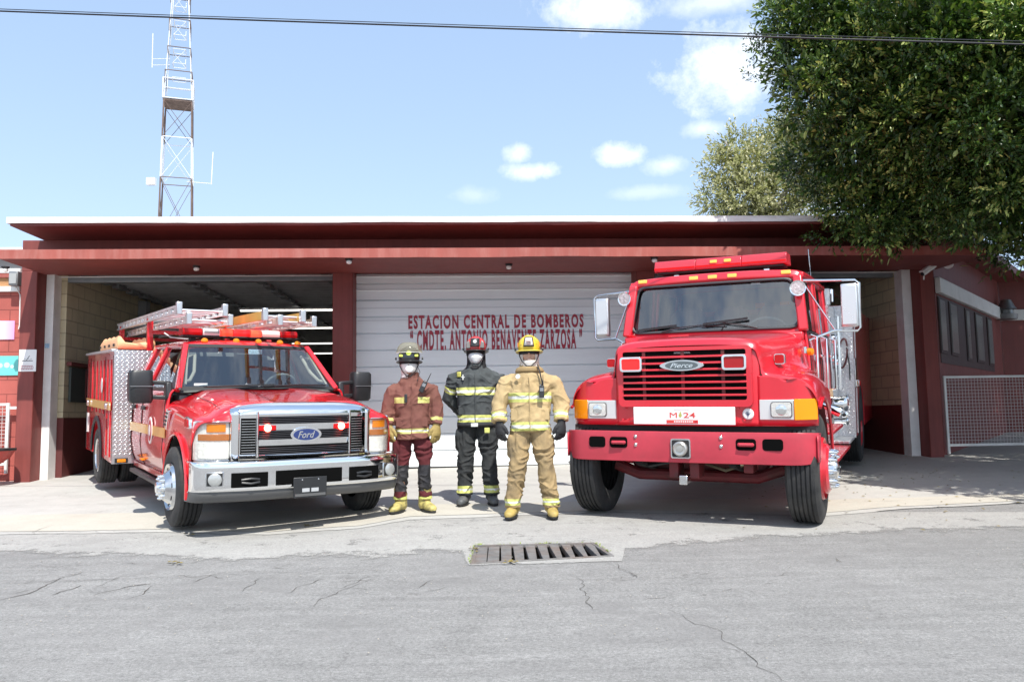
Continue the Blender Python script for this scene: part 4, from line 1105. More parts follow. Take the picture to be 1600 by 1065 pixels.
# shut line between hood and wing, cowl, arch lip
sl_ = MB(True)
for sg in (-1, 1):
    sl_ = MB(True); sl_.tube([(sg * .755, w_, z + .004) for w_, z in zip(ws_[1:], [z - .012 for z in zc_[1:]])], .0045, 5); sl_.build('shut_line', M_BLACK, hood)
    lp = MB(True); pts = [(sg * 1.022, cx + ra * math.cos(R(a)), cz + ra * math.sin(R(a))) for a in range(-8, 190, 9)]
    lp.tube(pts, .018, 7); lp.build('wheel_arch_lip', PR, pk)
    wl_ = MB(True)
    arcp = [(cx + .5 * math.cos(R(a)), cz + .5 * math.sin(R(a))) for a in range(0, 181, 15)]
    vs = [(sg * 1.0, *q) for q in arcp] + [(sg * .62, *q) for q in arcp]; m = len(arcp)
    wl_.add(vs, [(i, i + 1, m + i + 1, m + i) for i in range(m - 1)]).add([(sg * .62, *q) for q in arcp], [tuple(range(m))])
    wl_.build('wheel_well', M_UNDER, pk)
# fender vent + side lamp (viewer's left side and the other)
for sg in (-1, 1):
    v = MB(True); v.prism([(-.32, 1.13), (-.42, 1.15), (-.56, .96), (-.44, .93)], 'x', sg * 1.0, sg * 1.03); vb = v.build('wing_vent', M_CHROME, pk, bevel=.006)
    v = MB(True)
    for k in range(4): v.bar((sg * 1.032, -.36 - k * .03, 1.10 - k * .04), (sg * 1.032, -.45 - k * .025, 1.11 - k * .04), .012, .012)
    v.build('grating', M_BLACK, vb)
    v = MB(True); v.prism([(.36, .99), (.56, .99), (.55, 1.08), (.38, 1.10)], 'x', sg * .985, sg * 1.02); sb_ = v.build('side_lamp', M_CHROME, pk, bevel=.008)
    v = MB(True); v.prism([(.385, 1.005), (.53, 1.005), (.525, 1.065), (.40, 1.08)], 'x', sg * 1.018, sg * 1.03); v.build('lens', M_REDL, sb_, bevel=.004)

# ---- front end: blanking panel, chrome grille, lamps
MB(True).box(-.80, .80, .55, .70, .60, 1.10).build('front_panel', M_BLACK, pk)
def chrome_curve():
    """broad chrome shell over the grille"""
    rows = []
    for (z, w_, hw) in ((.700, .835, .69), (.90, .85, .695), (1.10, .855, .70), (1.135, .855, .70), (1.185, .835, .70), (1.222, .795, .695), (1.236, .74, .685), (1.232, .69, .68)):
        rows.append([(u * hw, w_ - .07 * abs(u) ** 2.5, z - (.05 * abs(u) ** 5 * (z - 1.1) / .13 if z > 1.12 else 0)) for u in (-1, -.85, -.6, -.3, 0, .3, .6, .85, 1)])
    return rows
gsh = MB(True).patch(chrome_curve(), 4, 4); gr_ = gsh.build('grille', M_CHROME, pk, solid=.02, angle=50)
def wfront(u): return .852 - .07 * abs(u / .7) ** 2.5
def insert(name, u0, u1, z0, z1, m, par, proud=.004, r=.02, n=9, depth=.01, bevel=0):
    """panel following the bowed front"""
    mb = MB(True)
    for i in range(n):
        a, b = u0 + (u1 - u0) * i / n, u0 + (u1 - u0) * (i + 1) / n
        wa, wb = wfront(a) + proud, wfront(b) + proud
        vs = [(a, wa, z0), (b, wb, z0), (b, wb, z1), (a, wa, z1), (a, wa - depth, z0), (b, wb - depth, z0), (b, wb - depth, z1), (a, wa - depth, z1)]
        fs = [(0, 1, 2, 3), (4, 7, 6, 5), (3, 2, 6, 7), (0, 4, 5, 1)] + ([(0, 3, 7, 4)] if i == 0 else []) + ([(1, 5, 6, 2)] if i == n - 1 else [])
        mb.add(vs, fs)
    return mb.build(name, m, par, bevel=bevel)
for (z0, z1) in ((1.032, 1.105), (.885, .972), (.742, .825)):
    op = insert('grille_opening', -.455, .455, z0, z1, M_VOID, gr_)
    k = z0 + .012
    g = MB(True)
    while k < z1 - .004:
        for s_ in (-1, 1): pass
        pts = [(u, wfront(u) + .007, k) for u in np.linspace(-.45, .45, 9)]; g.tube(pts, .003, 4); k += .017
    g.build('louvre', pm('dark_chrome', (.10, .10, .11), .35, .8), op)
for sg in (-1, 1):
    a, b = sorted((sg * .475, sg * .61)); op = insert('side_opening', a, b, .75, 1.09, M_VOID, gr_, n=3)
    g = MB(True); k = .765
    while k < 1.08: g.tube([(u, wfront(u) + .007, k) for u in (a + .005, (a + b) / 2, b - .005)], .0045, 5); k += .025
    g.build('louvre', M_CHROMED, op)
    g = MB(True); g.tube([(sg * .462, wfront(.462) + .008, .72), (sg * .462, wfront(.462) + .010, 1.15)], .012, 8); g.build('chrome_strip', M_CHROME, gr_)
    g = MB(True); g.patch([[(sg * u, w_, z) for u, w_ in ((.63, .835), (.665, .835), (.70, .80), (.705, .74))] for z in (.70, .9, 1.05, 1.16)], 3, 3); g.build('corner_trim', M_CHROME, gr_, solid=.01)
    # strobe lamps between the bars
    g = MB(True); g.lathe([(.034, 0), (.036, .01), (.024, .022)], (sg * .37 - .0, wfront(.37) + .006, .995), (0, 1, 0), 16); g.build('strobe_lamp', pm('strobe_lit', (1.0, .10, .07), .3, emit=14), gr_)
    g = MB(True); g.box(sg * .37 - .085, sg * .37 + .085, wfront(.37) + .001, wfront(.37) + .008, .972, 1.02); g.build('strobe_housing', M_REDL, gr_, bevel=.004)
# oval badge
bd = MB(True); 
def ell(cx_, cz_, a, b, n=36): return [(cx_ + a * math.cos(2 * math.pi * k / n), cz_ + b * math.sin(2 * math.pi * k / n)) for k in range(n)]
bd.prism(ell(0.0, .925, .155, .072), 'y', .855, .876); badge = bd.build('badge', M_CHROME, pk, bevel=.004)
MB(True).prism(ell(0.0, .925, .128, .055), 'y', .876, .880).build('badge_field', pm('badge_blue', (.012, .03, .14), .25, coat=1), badge)
vtext('badge_lettering', 'Ford', M_CHROME, badge, 0, .882, .925, .066, .17, off=.01, shear=.35)
# headlamps
for sg in (-1, 1):
    def hl(u): return .80 - .02 * (u - .7) / .3 - .16 * max(0, (u - .82) / .18) ** 1.6
    def hpanel(name, us, z0, z1, m, par, pr=0.0, dep=.02, bevel=.004):
        mb = MB(True)
        us = list(us)
        for a, b in zip(us[:-1], us[1:]):
            wa, wb = hl(a) + pr, hl(b) + pr; A, B = sg * a, sg * b
            fs = [(0, 1, 2, 3), (4, 7, 6, 5), (3, 2, 6, 7), (0, 4, 5, 1)] + ([(0, 3, 7, 4)] if a == us[0] else []) + ([(1, 5, 6, 2)] if b == us[-1] else [])
            mb.add([(A, wa, z0), (B, wb, z0), (B, wb, z1), (A, wa, z1), (A, wa - dep, z0), (B, wb - dep, z0), (B, wb - dep, z1), (A, wa - dep, z1)], fs)
        return mb.build(name, m, par, bevel=bevel)
    U = [.708, .78, .84, .88, .92, .96, .99]
    fe_ = [hb.v[0]] and [(sg * q[0], q[1], q[2]) for q in ctrl[0] if q[0] > .55 and q[2] > .75]
    MB(True).patch([[(q[0], q[1] + .004, q[2] + .004) for q in fe_], [(q[0] * (1.0 if abs(q[0]) < .9 else .995), hl(min(.99, abs(q[0]))) - .012, 1.05 if abs(q[0]) < .97 else .98) for q in fe_]], 3, 4).build('wing_front', PR, pk, solid=.01)
    h_ = hpanel('headlight', U, .705, 1.06, M_REFL, pk, -.03)
    hpanel('low_beam', U[:-1], .72, .87, pm('lamp_mirror', (.82, .80, .76), .3, .1, bump=.7, bscale=30, var=.12, vscale=30), h_, -.02)
    hpanel('amber_band', U[:-1], .885, .945, lens_mat('amber_clear', (.55, .20, .06), density=.8), h_, -.018)
    hpanel('turn_lamp', [.74, .80, .86, .9], .965, 1.04, M_AMBER, h_, -.015)
    hpanel('lens', U, .708, 1.057, M_LENSC, h_, 0.0, dep=.006)
    for (z0, z1) in ((.698, .707), (1.058, 1.068)): hpanel('bezel', U, z0, z1, M_CHROME, h_, .004)
# ---- bumper
def brow(z, w_, off=0):
    return [(u, w_ - .16 * max(0, (abs(u) - .45) / .6) ** 2 - (.12 if abs(u) > 1.0 else 0) + off, z + .0) for u in (-1.045, -.99, -.82, -.55, -.25, 0, .25, .55, .82, .99, 1.045)]
rows = [brow(.700, .86), brow(.700, .95), brow(.68, .985), brow(.56, .985), brow(.47, .985), brow(.43, .965), brow(.41, .90)]
bump = MB(True).patch(rows, 3, 3).build('bumper', M_CHROME, pk, solid=.012, angle=40)
MB(True).patch([brow(.43, .955), brow(.39, .95), brow(.33, .90), brow(.32, .80)], 3, 3).build('air_dam', pm('grey_plastic', (.10, .10, .10), .5), pk, solid=.01)
def bwf(u): return .987 - .16 * max(0, (abs(u) - .45) / .6) ** 2
def bpanel(name, u0, u1, z0, z1, m, par, pr=.002, n=4, dep=.012, bevel=.006):
    mb = MB(True)
    for i in range(n):
        a, b = u0 + (u1 - u0) * i / n, u0 + (u1 - u0) * (i + 1) / n; wa, wb = bwf(a) + pr, bwf(b) + pr
        fs = [(0, 1, 2, 3), (4, 7, 6, 5), (3, 2, 6, 7), (0, 4, 5, 1)] + ([(0, 3, 7, 4)] if i == 0 else []) + ([(1, 5, 6, 2)] if i == n - 1 else [])
        mb.add([(a, wa, z0), (b, wb, z0), (b, wb, z1), (a, wa, z1), (a, wa - dep, z0), (b, wb - dep, z0), (b, wb - dep, z1), (a, wa - dep, z1)], fs)
    return mb.build(name, m, par, bevel=bevel)
bpanel('air_opening', -.33, .33, .465, .605, M_VOID, bump, n=6)
for sg in (-1, 1):
    a, b = sorted((sg * .40, sg * .73)); bpanel('air_opening', a, b, .465, .60, M_VOID, bump, .006)
    g = MB(True); g.tube([(sg * .48, bwf(.48) + .004, .51), (sg * .56, bwf(.56) + .02, .50), (sg * .64, bwf(.64) + .004, .51), (sg * .64, bwf(.64) + .004, .535), (sg * .56, bwf(.56) + .02, .545), (sg * .48, bwf(.48) + .004, .535)], .012, 7); g.build('tow_hook', M_BLKP, bump)
    a, b = sorted((sg * .79, sg * .945)); fg = bpanel('fog_lamp', a, b, .475, .615, M_CHROMED, bump, .008)
    bpanel('surround', a + .012, b - .012, .487, .603, M_BLACK, fg, .012)
    g = MB(True); g.lathe([(.06, -.01), (.06, .012), (.05, .02), (.02, .024)], (sg * .866, bwf(.866) + .012, .545), (sg * .25, 1, 0), 22); g.build('lens', pm('fog_glass', (.45, .46, .45), .15, .4, bump=.3, bscale=60), fg)
# black number-plate holder
ph_ = MB(True).box(-.165, .165, 1.0, 1.012, .335, .53).build('plate_holder', M_BLKP, bump, bevel=.006)
MB(True).box(-.15, .15, 1.0121, 1.016, .35, .375).build('plate_lip', pm('grey_plastic', (.1, .1, .1), .5), ph_)
for u in (-.045, .045): MB(True).box(u - .036, u + .036, 1.0121, 1.0145, .39, .425).build('plate_slot', pm('plate_pale', (.42, .43, .44), .5), ph_)
for u in (-.08, .08): MB(True).lathe([(.009, 0), (.006, .005)], (u, 1.0125, .505), (0, 1, 0), 10).build('screw', M_CHROME, ph_)

# ---- cab: lower body with doors, pillars, roof
side = [(.93, 1.345), (.965, 1.30), (.985, 1.20), (.995, 1.05), (1.0, .85), (1.01, .72), (.99, .55), (.95, .44)]
for sg in (-1, 1):
    cabp = MB(True); cabp.patch([[(sg * u, w_, z) for (u, z) in side] for w_ in (-.60, -1.3, -2.0, -2.68)], 4, 4)
    cs = cabp.build('cab_side', PR, pk, angle=50, solid=.02)
    for w_ in (-.70, -1.97, -2.62):
        g = MB(True); g.tube([(sg * (u + .004), w_, z) for (u, z) in side[1:]], .005, 5); g.build('door_gap', M_BLACK, cs)
    for w_ in (-1.86, -2.50):
        g = MB(True); g.bar((sg * 1.005, w_ - .09, 1.11), (sg * 1.005, w_ + .09, 1.115), .03, .05); hd = g.build('door_handle', M_BLKP, cs, bevel=.01)
    sill = MB(True).prism([(-.52, .43), (-2.7, .43), (-2.7, .36), (-.58, .36)], 'x', sg * .82, sg * .955).build('sill', PR, pk, bevel=.01)
    g = MB(True); g.prism([(-.575, .835), (-.575, .94), (-2.68, .915), (-2.68, .81)], 'x', sg * 1.008, sg * 1.014)
    g.build('gold_stripe', pm('gold_stripe', (.85, .46, .13), .35, coat=.6), pk)
    g = MB(True); g.prism([(w_, z) for (w_, z) in ell(-1.35, .875, .115, .15)], 'x', sg * 1.010, sg * 1.018); eb = g.build('door_emblem', pm('emblem_white', (.75, .70, .68), .4), pk)
    g = MB(True); g.prism([(w_, z) for (w_, z) in ell(-1.35, .875, .088, .118)], 'x', sg * 1.018, sg * 1.021); g.build('emblem_field', pm('emblem_red', (.42, .03, .04), .4), eb)
    g = MB(True); g.prism([(w_, z) for (w_, z) in ell(-1.35, .875, .045, .065, 8)], 'x', sg * 1.021, sg * 1.024); g.build('emblem_mark', pm('emblem_white', (.75, .7, .68), .4), eb)
    g = MB(True); g.box(*sorted((sg * .98, sg * 1.02)), -1.93, -1.80, .50, .525); g.build('side_marker', M_AMBER, cs, bevel=.004)
    # running board
    MB(True).box(*sorted((sg * .84, sg * 1.02)), -2.6, -.75, .30, .345).build('running_board', M_BLKP, pk, bevel=.01)
A0, A1 = (.885, -.60, 1.335), (.705, -1.13, 1.835)
B0, B1 = (.935, -1.93, 1.34), (.74, -1.84, 1.845)
C0, C1 = (.935, -2.66, 1.34), (.75, -2.45, 1.845)
def pil(a, b, sg, w_, h_, name='pillar'):
    g = MB(True); a2 = (sg * a[0], a[1], a[2]); b2 = (sg * b[0], b[1], b[2]); g.bar(a2, b2, w_, h_, (sg, 0, .3)); return g.build(name, PR, pk, bevel=.012)
for sg in (-1, 1):
    pil(A0, A1, sg, .075, .06); pil(B0, B1, sg, .10, .05); pil(C0, C1, sg, .16, .05)
    g = MB(True); g.tube([(sg * A1[0], A1[1] + .02, A1[2] - .005), (sg * B1[0], B1[1], B1[2]), (sg * C1[0], C1[1], C1[2])], .032, 8); g.build('roof_rail', PR, pk)
    g = MB(True); g.bar((sg * .93, -.68, 1.345), (sg * .935, -2.66, 1.345), .05, .03); g.build('belt_moulding', M_BLKP, pk)
    g = MB(True); pane(g, [(sg * .915, -.80, 1.35), (sg * .925, -1.88, 1.35), (sg * .735, -1.80, 1.82), (sg * .705, -1.20, 1.81)]); g.build('side_window', M_GLASSD, pk)
    g = MB(True); pane(g, [(sg * .925, -2.0, 1.35), (sg * .925, -2.58, 1.35), (sg * .745, -2.42, 1.82), (sg * .74, -1.9, 1.82)]); g.build('side_window', M_GLASSD, pk)
    g = MB(True); pane(g, [(sg * .905, -.66, 1.345), (sg * .915, -.83, 1.345), (sg * .83, -.90, 1.56)]); g.build('quarter_window', M_BLKP, pk)
roof = [[(u * hw, w_ , z - .045 * abs(u) ** 2.6 - (.03 if abs(u) == 1 else 0)) for u in (-1, -.9, -.6, -.3, 0, .3, .6, .9, 1)] for (w_, z, hw) in ((-1.085, 1.85, .70), (-1.14, 1.885, .73), (-1.35, 1.918, .755), (-1.8, 1.925, .765), (-2.3, 1.915, .765), (-2.5, 1.885, .75), (-2.56, 1.82, .74))]
MB(True).patch(roof, 4, 4).build('roof', PR, pk, angle=60, solid=.03)
# windscreen, slightly bowed, with its black band
def wsr(z, w_, hw, k=9): return [(u * hw, w_ - .10 * abs(u) ** 2.2, z) for u in np.linspace(-1, 1, k)]
wsp = MB(True).patch([wsr(1.345, -.50, .865), wsr(1.50, -.665, .815), wsr(1.67, -.845, .755), wsr(1.845, -1.03, .69)], 3, 2).build('windscreen', M_GLASS, pk, angle=60)
bnd = MB(True)
for (za, wa, ha, zb_, wb, hb_) in ((1.335, -.49, .875, 1.375, -.532, .86), (1.815, -1.0, .705, 1.852, -1.038, .69)):
    bnd = MB(True).patch([wsr(za, wa + .006, ha), wsr(zb_, wb + .006, hb_)], 1, 2); bnd.build('screen_band', M_BLACK, pk)
for sg in (-1, 1):
    g = MB(True).patch([[(sg * (hw - .028), w_ - .088 + .006, z), (sg * (hw + .004), w_ - .10 + .006, z)] for (z, w_, hw) in ((1.345, -.50, .865), (1.50, -.665, .815), (1.67, -.845, .755), (1.845, -1.03, .69))], 3, 1); g.build('screen_band', M_BLACK, pk)
MB(True).patch([[(u * .9, -.44 - .1 * u * u, 1.352 - .05 * u * u) for u in np.linspace(-1, 1, 7)], [(u * .9, -.56 - .1 * u * u, 1.335 - .05 * u * u) for u in np.linspace(-1, 1, 7)]], 2, 2).build('cowl', M_BLKP, pk)
for (a, b, c) in (((-.62, -.46, 1.375), (-.30, -.475, 1.385), (.13, -.515, 1.395)), ((.10, -.455, 1.38), (.35, -.50, 1.395), (.74, -.55, 1.39))):
    g = MB(True); g.tube([a, b, c], [.011, .009, .006], 6); wp = g.build('wiper', M_BLKP, pk)
    g = MB(True); g.bar((b[0] - .35, b[1] - .0, b[2] - .012), (c[0], c[1] - .012, c[2] + .0), .008, .02); g.build('blade', M_BLKP, wp)
# cabin inside
cab_in = MB(True).box(-.86, .86, -2.62, -.62, .8, 1.28).build('cabin_floor', M_CABIN, pk)
MB(True).patch([[(u * .85, -.62, 1.30) for u in (-1, 0, 1)], [(u * .84, -.85, 1.36) for u in (-1, 0, 1)], [(u * .82, -1.05, 1.30) for u in (-1, 0, 1)]], 3, 2).build('dashboard', pm('dash_grey', (.20, .20, .19), .7), pk)
for u in (-.42, .42):
    st = MB(True).rings([(u, -1.75, 1.10, .27, .12), (u, -1.78, 1.35, .27, .11), (u, -1.84, 1.52, .22, .09), (u, -1.86, 1.55, .12, .07), (u, -1.87, 1.70, .13, .05)], 20, 3).build('seat', M_SEAT, pk)
MB(True).box(-.74, .74, -2.64, -2.60, 1.28, 1.85).build('rear_wall', M_CABIN, pk)
g = MB(True); pts = [(.40 + .19 * math.cos(a), -1.16 + .10 * math.sin(a), 1.36 + .155 * math.sin(a)) for a in np.linspace(0, 2 * math.pi, 25)]; g.tube(pts, .014, 8, False); sw = g.build('steering_wheel', M_CABIN, pk)
g = MB(True); g.bar((.22, -1.16, 1.36), (.58, -1.16, 1.36), .05, .03); g.build('spoke', M_CABIN, sw)
for sg in (-1, 1):   # pale grab handles inside the pillars
    g = MB(True)
    a = Vector((sg * .80, -.74, 1.42)); b = Vector((sg * .70, -1.03, 1.70)); o_ = Vector((-sg * .07, -.02, .02))
    g.tube([a, a + o_, a.lerp(b, .3) + o_ * 1.5, b + o_ * 1.2, b], .019, 8); g.bar(a - Vector((0, -.05, .04)), b + Vector((0, -.05, .06)), .07, .02, (sg, 0, .4))
    g.build('grab_handle', M_BEIGE, pk)
MB(True).box(-.04, .12, -.985, -.98, 1.745, 1.80).build('screen_sticker', pm('sticker_pale', (.55, .70, .82), .5, var=.3, vscale=40), pk)
MB(True).box(-.72, -.58, -.61, -.605, 1.385, 1.41).build('screen_sticker', pm('sticker_white', (.75, .78, .78), .5), pk)
# mirrors
for sg in (-1, 1):
    mr = MB(True); mr.rings([(sg * 1.23, -.71, 1.20, .10, .085), (sg * 1.235, -.71, 1.23, .118, .10), (sg * 1.24, -.71, 1.40, .12, .105), (sg * 1.24, -.71, 1.52, .118, .10), (sg * 1.235, -.71, 1.548, .10, .085)], 28, 4)
    mo = mr.build('mirror', M_BLKP, pk, bevel=.004)
    for z in (1.42, 1.265):
        g = MB(True); g.bar((sg * .95, -.66, z - .01), (sg * 1.13, -.69, z), .05, .045); g.build('mirror_arm', M_BLKP, mo, bevel=.012)
    g = MB(True); g.prism([(-.60, 1.25), (-.76, 1.25), (-.74, 1.43), (-.64, 1.43)], 'x', sg * .93, sg * 1.0); g.build('mirror_base', M_BLKP, mo, bevel=.02)
    g = MB(True); g.box(*sorted((sg * 1.135, sg * 1.35)), -.603, -.598, 1.375, 1.382); g.build('mirror_seam', M_GREYM, mo)
# roof marker lamps and light bar
for u in (-.50, -.15, .13, .42, .60)[:0] or (-.48, -.12, .14, .40, .62):
    MB(True).lathe([(.04, 0), (.036, .02), (.02, .034), (.004, .038)], (u, -1.20, 1.896 - .03 * abs(u) ** 2), (0, .15, 1), 16).build('marker_lamp', M_AMBER, pk)
lbp = empty('light_bar'); lbp.parent = pk
MB(True).box(-.68, .68, -1.62, -1.38, 1.945, 1.965).build('base', M_BLACK, lbp, bevel=.006)
mods = [(-.68, -.46, M_REDL), (-.455, -.26, pm('lamp_white', (.75, .75, .76), .25)), (-.255, -.11, lens_mat('red_lit', (1.0, .06, .03), emit=1.2)), (-.105, .10, lens_mat('red_bright', (.85, .03, .03), emit=.35)), (.105, .23, lens_mat('red_lit2', (1.0, .10, .05), emit=1.0)), (.235, .46, pm('lamp_pink', (.80, .55, .52), .25)), (.465, .68, M_REDL)]
for a, b, m in mods:
    sec = [(-1.615, 1.967), (-1.385, 1.967), (-1.375, 2.0), (-1.39, 2.045), (-1.45, 2.055), (-1.55, 2.055), (-1.61, 2.045), (-1.625, 2.0)]
    lm = MB(True).prism(sec, 'x', a, b).build('lamp_module', m, lbp, bevel=.006)
    if m is M_REDL: MB(True).box(a + .03, b - .03, -1.56, -1.44, 1.97, 2.03).build('reflector', M_REFL, lm)
    if m.name == 'lamp_white': MB(True).box(a + .012, b - .012, -1.374, -1.366, 1.995, 2.02).build('led_strip', pm('led_dark', (.2, .2, .21), .4), lm)
for u in (-.55, .55): MB(True).box(u - .03, u + .03, -1.55, -1.45, 1.90, 1.944).build('foot', M_BLACK, lbp)
MB(True).tube([(-.885, -.50, 1.36), (-.885, -.52, 1.72)], .003, 5).lathe([(.02, 0), (.012, .02)], (-.885, -.50, 1.345), (0, 0, 1), 10).build('aerial', M_BLKP, pk)

# ---- chassis, wheels
MB(True).box(-.45, .45, -5.1, .5, .32, .55).build('chassis', M_UNDER, pk)
MB(True).tube([(-.8, 0, .40), (.8, 0, .40)], .06, 10).build('front_axle', M_UNDER, pk)
MB(True).tube([(-.8, -4.12, .40), (.8, -4.12, .40)], .07, 10).lathe([(.05, -.16), (.17, -.06), (.17, .06), (.05, .16)], (0, -4.12, .40), (1, 0, 0), 16).build('rear_axle', M_UNDER, pk)
def pickup_front_wheel(sg):
    wh = tyre(pk, sg, sg * 1.065, 0, .395, .395, .245, .235, 4, lug=.006)
    g = MB(True); g.lathe([(.236, .0), (.225, -.03), (.205, .02), (.19, .035), (.19, -.0), (.14, -.055), (.125, -.075), (.085, -.08), (.08, -.10), (.03, -.105)], (sg * 1.055, 0, .395), (-sg, 0, 0), 36)
    rim = g.build('rim', M_CHROMED, wh, angle=30)
    g = MB(True)
    for k in range(8):
        a = 2 * math.pi * k / 8 + .2; g = MB(True); g.lathe([(.024, 0), (.024, .004)], (sg * 1.079, .165 * math.cos(a), .395 + .165 * math.sin(a)), (sg, 0, 0), 12); g.build('rim_hole', M_BLACK, wh)
    g = MB(True); bolt_ring(g, sg * 1.125, sg, 0, .395, .105, 8, .017, .055); g.build('lug_nut', M_CHROME, rim)
    MB(True).lathe([(.062, 0), (.062, .035), (.05, .05), (.01, .055)], (sg * 1.145, 0, .395), (sg, 0, 0), 20).build('hub', M_CHROME, rim)
    return wh
for sg in (-1, 1): pickup_front_wheel(sg)
for sg in (-1, 1):
    for k, uo in enumerate((1.20, .93)):
        wh = tyre(pk, sg, sg * uo, -4.12, .395, .395, .245, .235, 4, lug=.006)
        if k == 0:
            MB(True).lathe([(.236, .01), (.22, .0), (.20, .06), (.12, .15), (.08, .15), (.08, .08), (.02, .08)], (sg * 1.195, -4.12, .395), (-sg, 0, 0), 30).build('rim', M_CHROMED, wh)

# ---- service body
def body_side(sg, par):
    poly = [(-2.77, 1.80), (-2.77, .385)] + [(-4.12 + .47 * math.cos(R(a)), .40 + .50 * math.sin(R(a))) for a in range(0, 181, 12)] + [(-5.30, .385), (-5.30, 1.80)]
    return MB(True).prism(poly, 'x', sg * .72, sg * 1.20).build('body_side', PR, par, bevel=.006)
bodyr = []
for sg in (-1, 1):
    bs = body_side(sg, pk)
    for w_ in (-3.0, -3.3, -3.62, -3.95, -4.3, -4.75):   # pressed ribs of the locker doors
        zb_ = .45 if w_ > -3.6 else .98
        g = MB(True).box(*sorted((sg * 1.2005, sg * 1.211)), w_ - .03, w_ + .03, zb_, 1.70); g.build('door_rib', PR, bs, bevel=.012)
    for w_ in (-2.83, -3.5, -4.95, -5.28):
        g = MB(True).box(*sorted((sg * 1.2005, sg * 1.204)), w_ - .006, w_ + .006, .42, 1.74) if w_ > -3.4 or w_ < -4.8 else MB(True).box(*sorted((sg * 1.2005, sg * 1.204)), w_ - .006, w_ + .006, .95, 1.74)
        g.build('door_gap', M_BLACK, bs)
    MB(True).box(*sorted((sg * 1.2122, sg * 1.2152)), -5.25, -2.9, 1.045, 1.155).build('gold_stripe', MATS['gold_stripe'], bs)
    MB(True).box(*sorted((sg * 1.16, sg * 1.235)), -5.31, -2.765, 1.79, 1.825).build('top_rail', M_ALU, bs, bevel=.005)
    g = MB(True); g.tube([(sg * 1.215, -4.12 + .475 * math.cos(R(a)), .40 + .505 * math.sin(R(a))) for a in range(-4, 185, 9)], [(.035, .018)] * 21, 8); g.build('arch_flare', M_BLKP, bs)
    for (w_, z) in ((-3.12, 1.10), (-4.9, 1.10)):
        MB(True).lathe([(.045, 0), (.045, .02), (.03, .028)], (sg * 1.226, w_, z), (sg, 0, 0), 16).build('latch', M_CHROME, bs)
    MB(True).prism([(w_, z) for (w_, z) in ell(-3.62, 1.36, .07, .10, 20)], 'x', sg * 1.2225, sg * 1.228).build('side_emblem', MATS['emblem_white'], bs)
    MB(True).box(*sorted((sg * 1.2, sg * 1.212)), -5.18, -5.08, .66, .94).build('side_plate', pm('plate_white', (.7, .68, .66), .4), bs)
MB(True).box(-.72, .72, -5.28, -2.80, .55, 1.25).build('body_floor', M_UNDER, pk)
ft = []
for sg in (-1, 1):
    a, b = sorted((sg * .70, sg * 1.205)); fp = MB(True).box(a, b, -2.768, -2.745, .50, 1.815).build('tread_panel', M_TREADZ, pk)
    a, b = sorted((sg * .93, sg * 1.205)); fp2 = MB(True).box(a, b, -2.768, -2.742, .385, .4999).build('lower_panel', M_ALU, pk)
    a, b = sorted((sg * 1.02, sg * 1.17)); ma = MB(True).box(a, b, -2.7419, -2.725, .395, .455).build('marker_lamp', M_BLACK, pk, bevel=.003)
    a, b = sorted((sg * 1.045, sg * 1.145)); MB(True).box(a, b, -2.725, -2.718, .405, .445).build('lens', M_AMBER, ma, bevel=.003)
MB(True).box(-.70, .70, -2.768, -2.745, 1.0, 1.60).build('headboard', M_TREADZ, pk)
# ladder rack
rk = empty('ladder_rack'); rk.parent = pk
for (u, w_, zt, zb_) in ((-.775, -2.86, 2.24, 1.80), (.205, -2.86, 2.25, 1.80), (.775, -2.86, 2.24, 1.80), (-.775, -5.1, 2.24, 1.80), (.775, -5.1, 2.24, 1.80)):
    MB(True).box(u - .035, u + .035, w_ - .04, w_ + .04, zb_, zt).build('post', PR, rk, bevel=.005)
for w_ in (-2.86, -5.1): MB(True).box(-.81, .81, w_ - .03, w_ + .03, 2.03, 2.08).build('cross_bar', PR, rk, bevel=.004)
MB(True).tube([(-.62, -2.75, 2.05), (-.55, -2.7, 1.99), (-.35, -2.7, 1.975), (-.2, -2.72, 2.0), (-.12, -2.78, 2.06)], .009, 7).build('rope', pm('rope_white', (.7, .7, .68), .8), rk)

# things carried by the pickup
def W3(u, w_, z): return PM_ @ Vector((u, -w_, z))
def ladder(name, label, u0, wid, w0, w1, zc, m, rail_h=.11, slots=True, tilt=0, group=None):
    o = empty(name, label, 'ladder', mw=PM_)
    for k, u in enumerate((u0, u0 + wid)):
        g = MB(True)
        for dz in (-rail_h / 2, rail_h / 2 - .022): g.bar((u, w0, zc + dz + .011), (u, w1, zc + dz + .011 + tilt), .03, .022)
        n = int(abs(w1 - w0) / .30)
        for i in range(n):
            t = (i + .5) / n; w_ = w0 + (w1 - w0) * t; g.box(u - .012, u + .012, w_ - .07, w_ + .07, zc - rail_h / 2 + .02 + tilt * t, zc + rail_h / 2 - .02 + tilt * t)
        if not slots: g = MB(True).bar((u, w0, zc), (u, w1, zc + tilt), .03, rail_h)
        g.build('rail', m, o)
    n = int(abs(w1 - w0) / .30)
    for i in range(n):
        t = (i + .5) / n; w_ = w0 + (w1 - w0) * t
        MB(True).tube([(u0 + .01, w_, zc + tilt * t), (u0 + wid - .01, w_, zc + tilt * t)], .017, 8).build('rung', M_ALU, o)
    for u in (u0, u0 + wid):
        MB(True).box(u - .03, u + .03, w0 - .03, w0 + .05, zc - rail_h / 2 - .015, zc + rail_h / 2 + .03).build('end_cap', M_ALU, o, bevel=.008)
    return o
M_ALUP = pm('ladder_alu', (.72, .71, .70), .4, .7, var=.12, vscale=9)
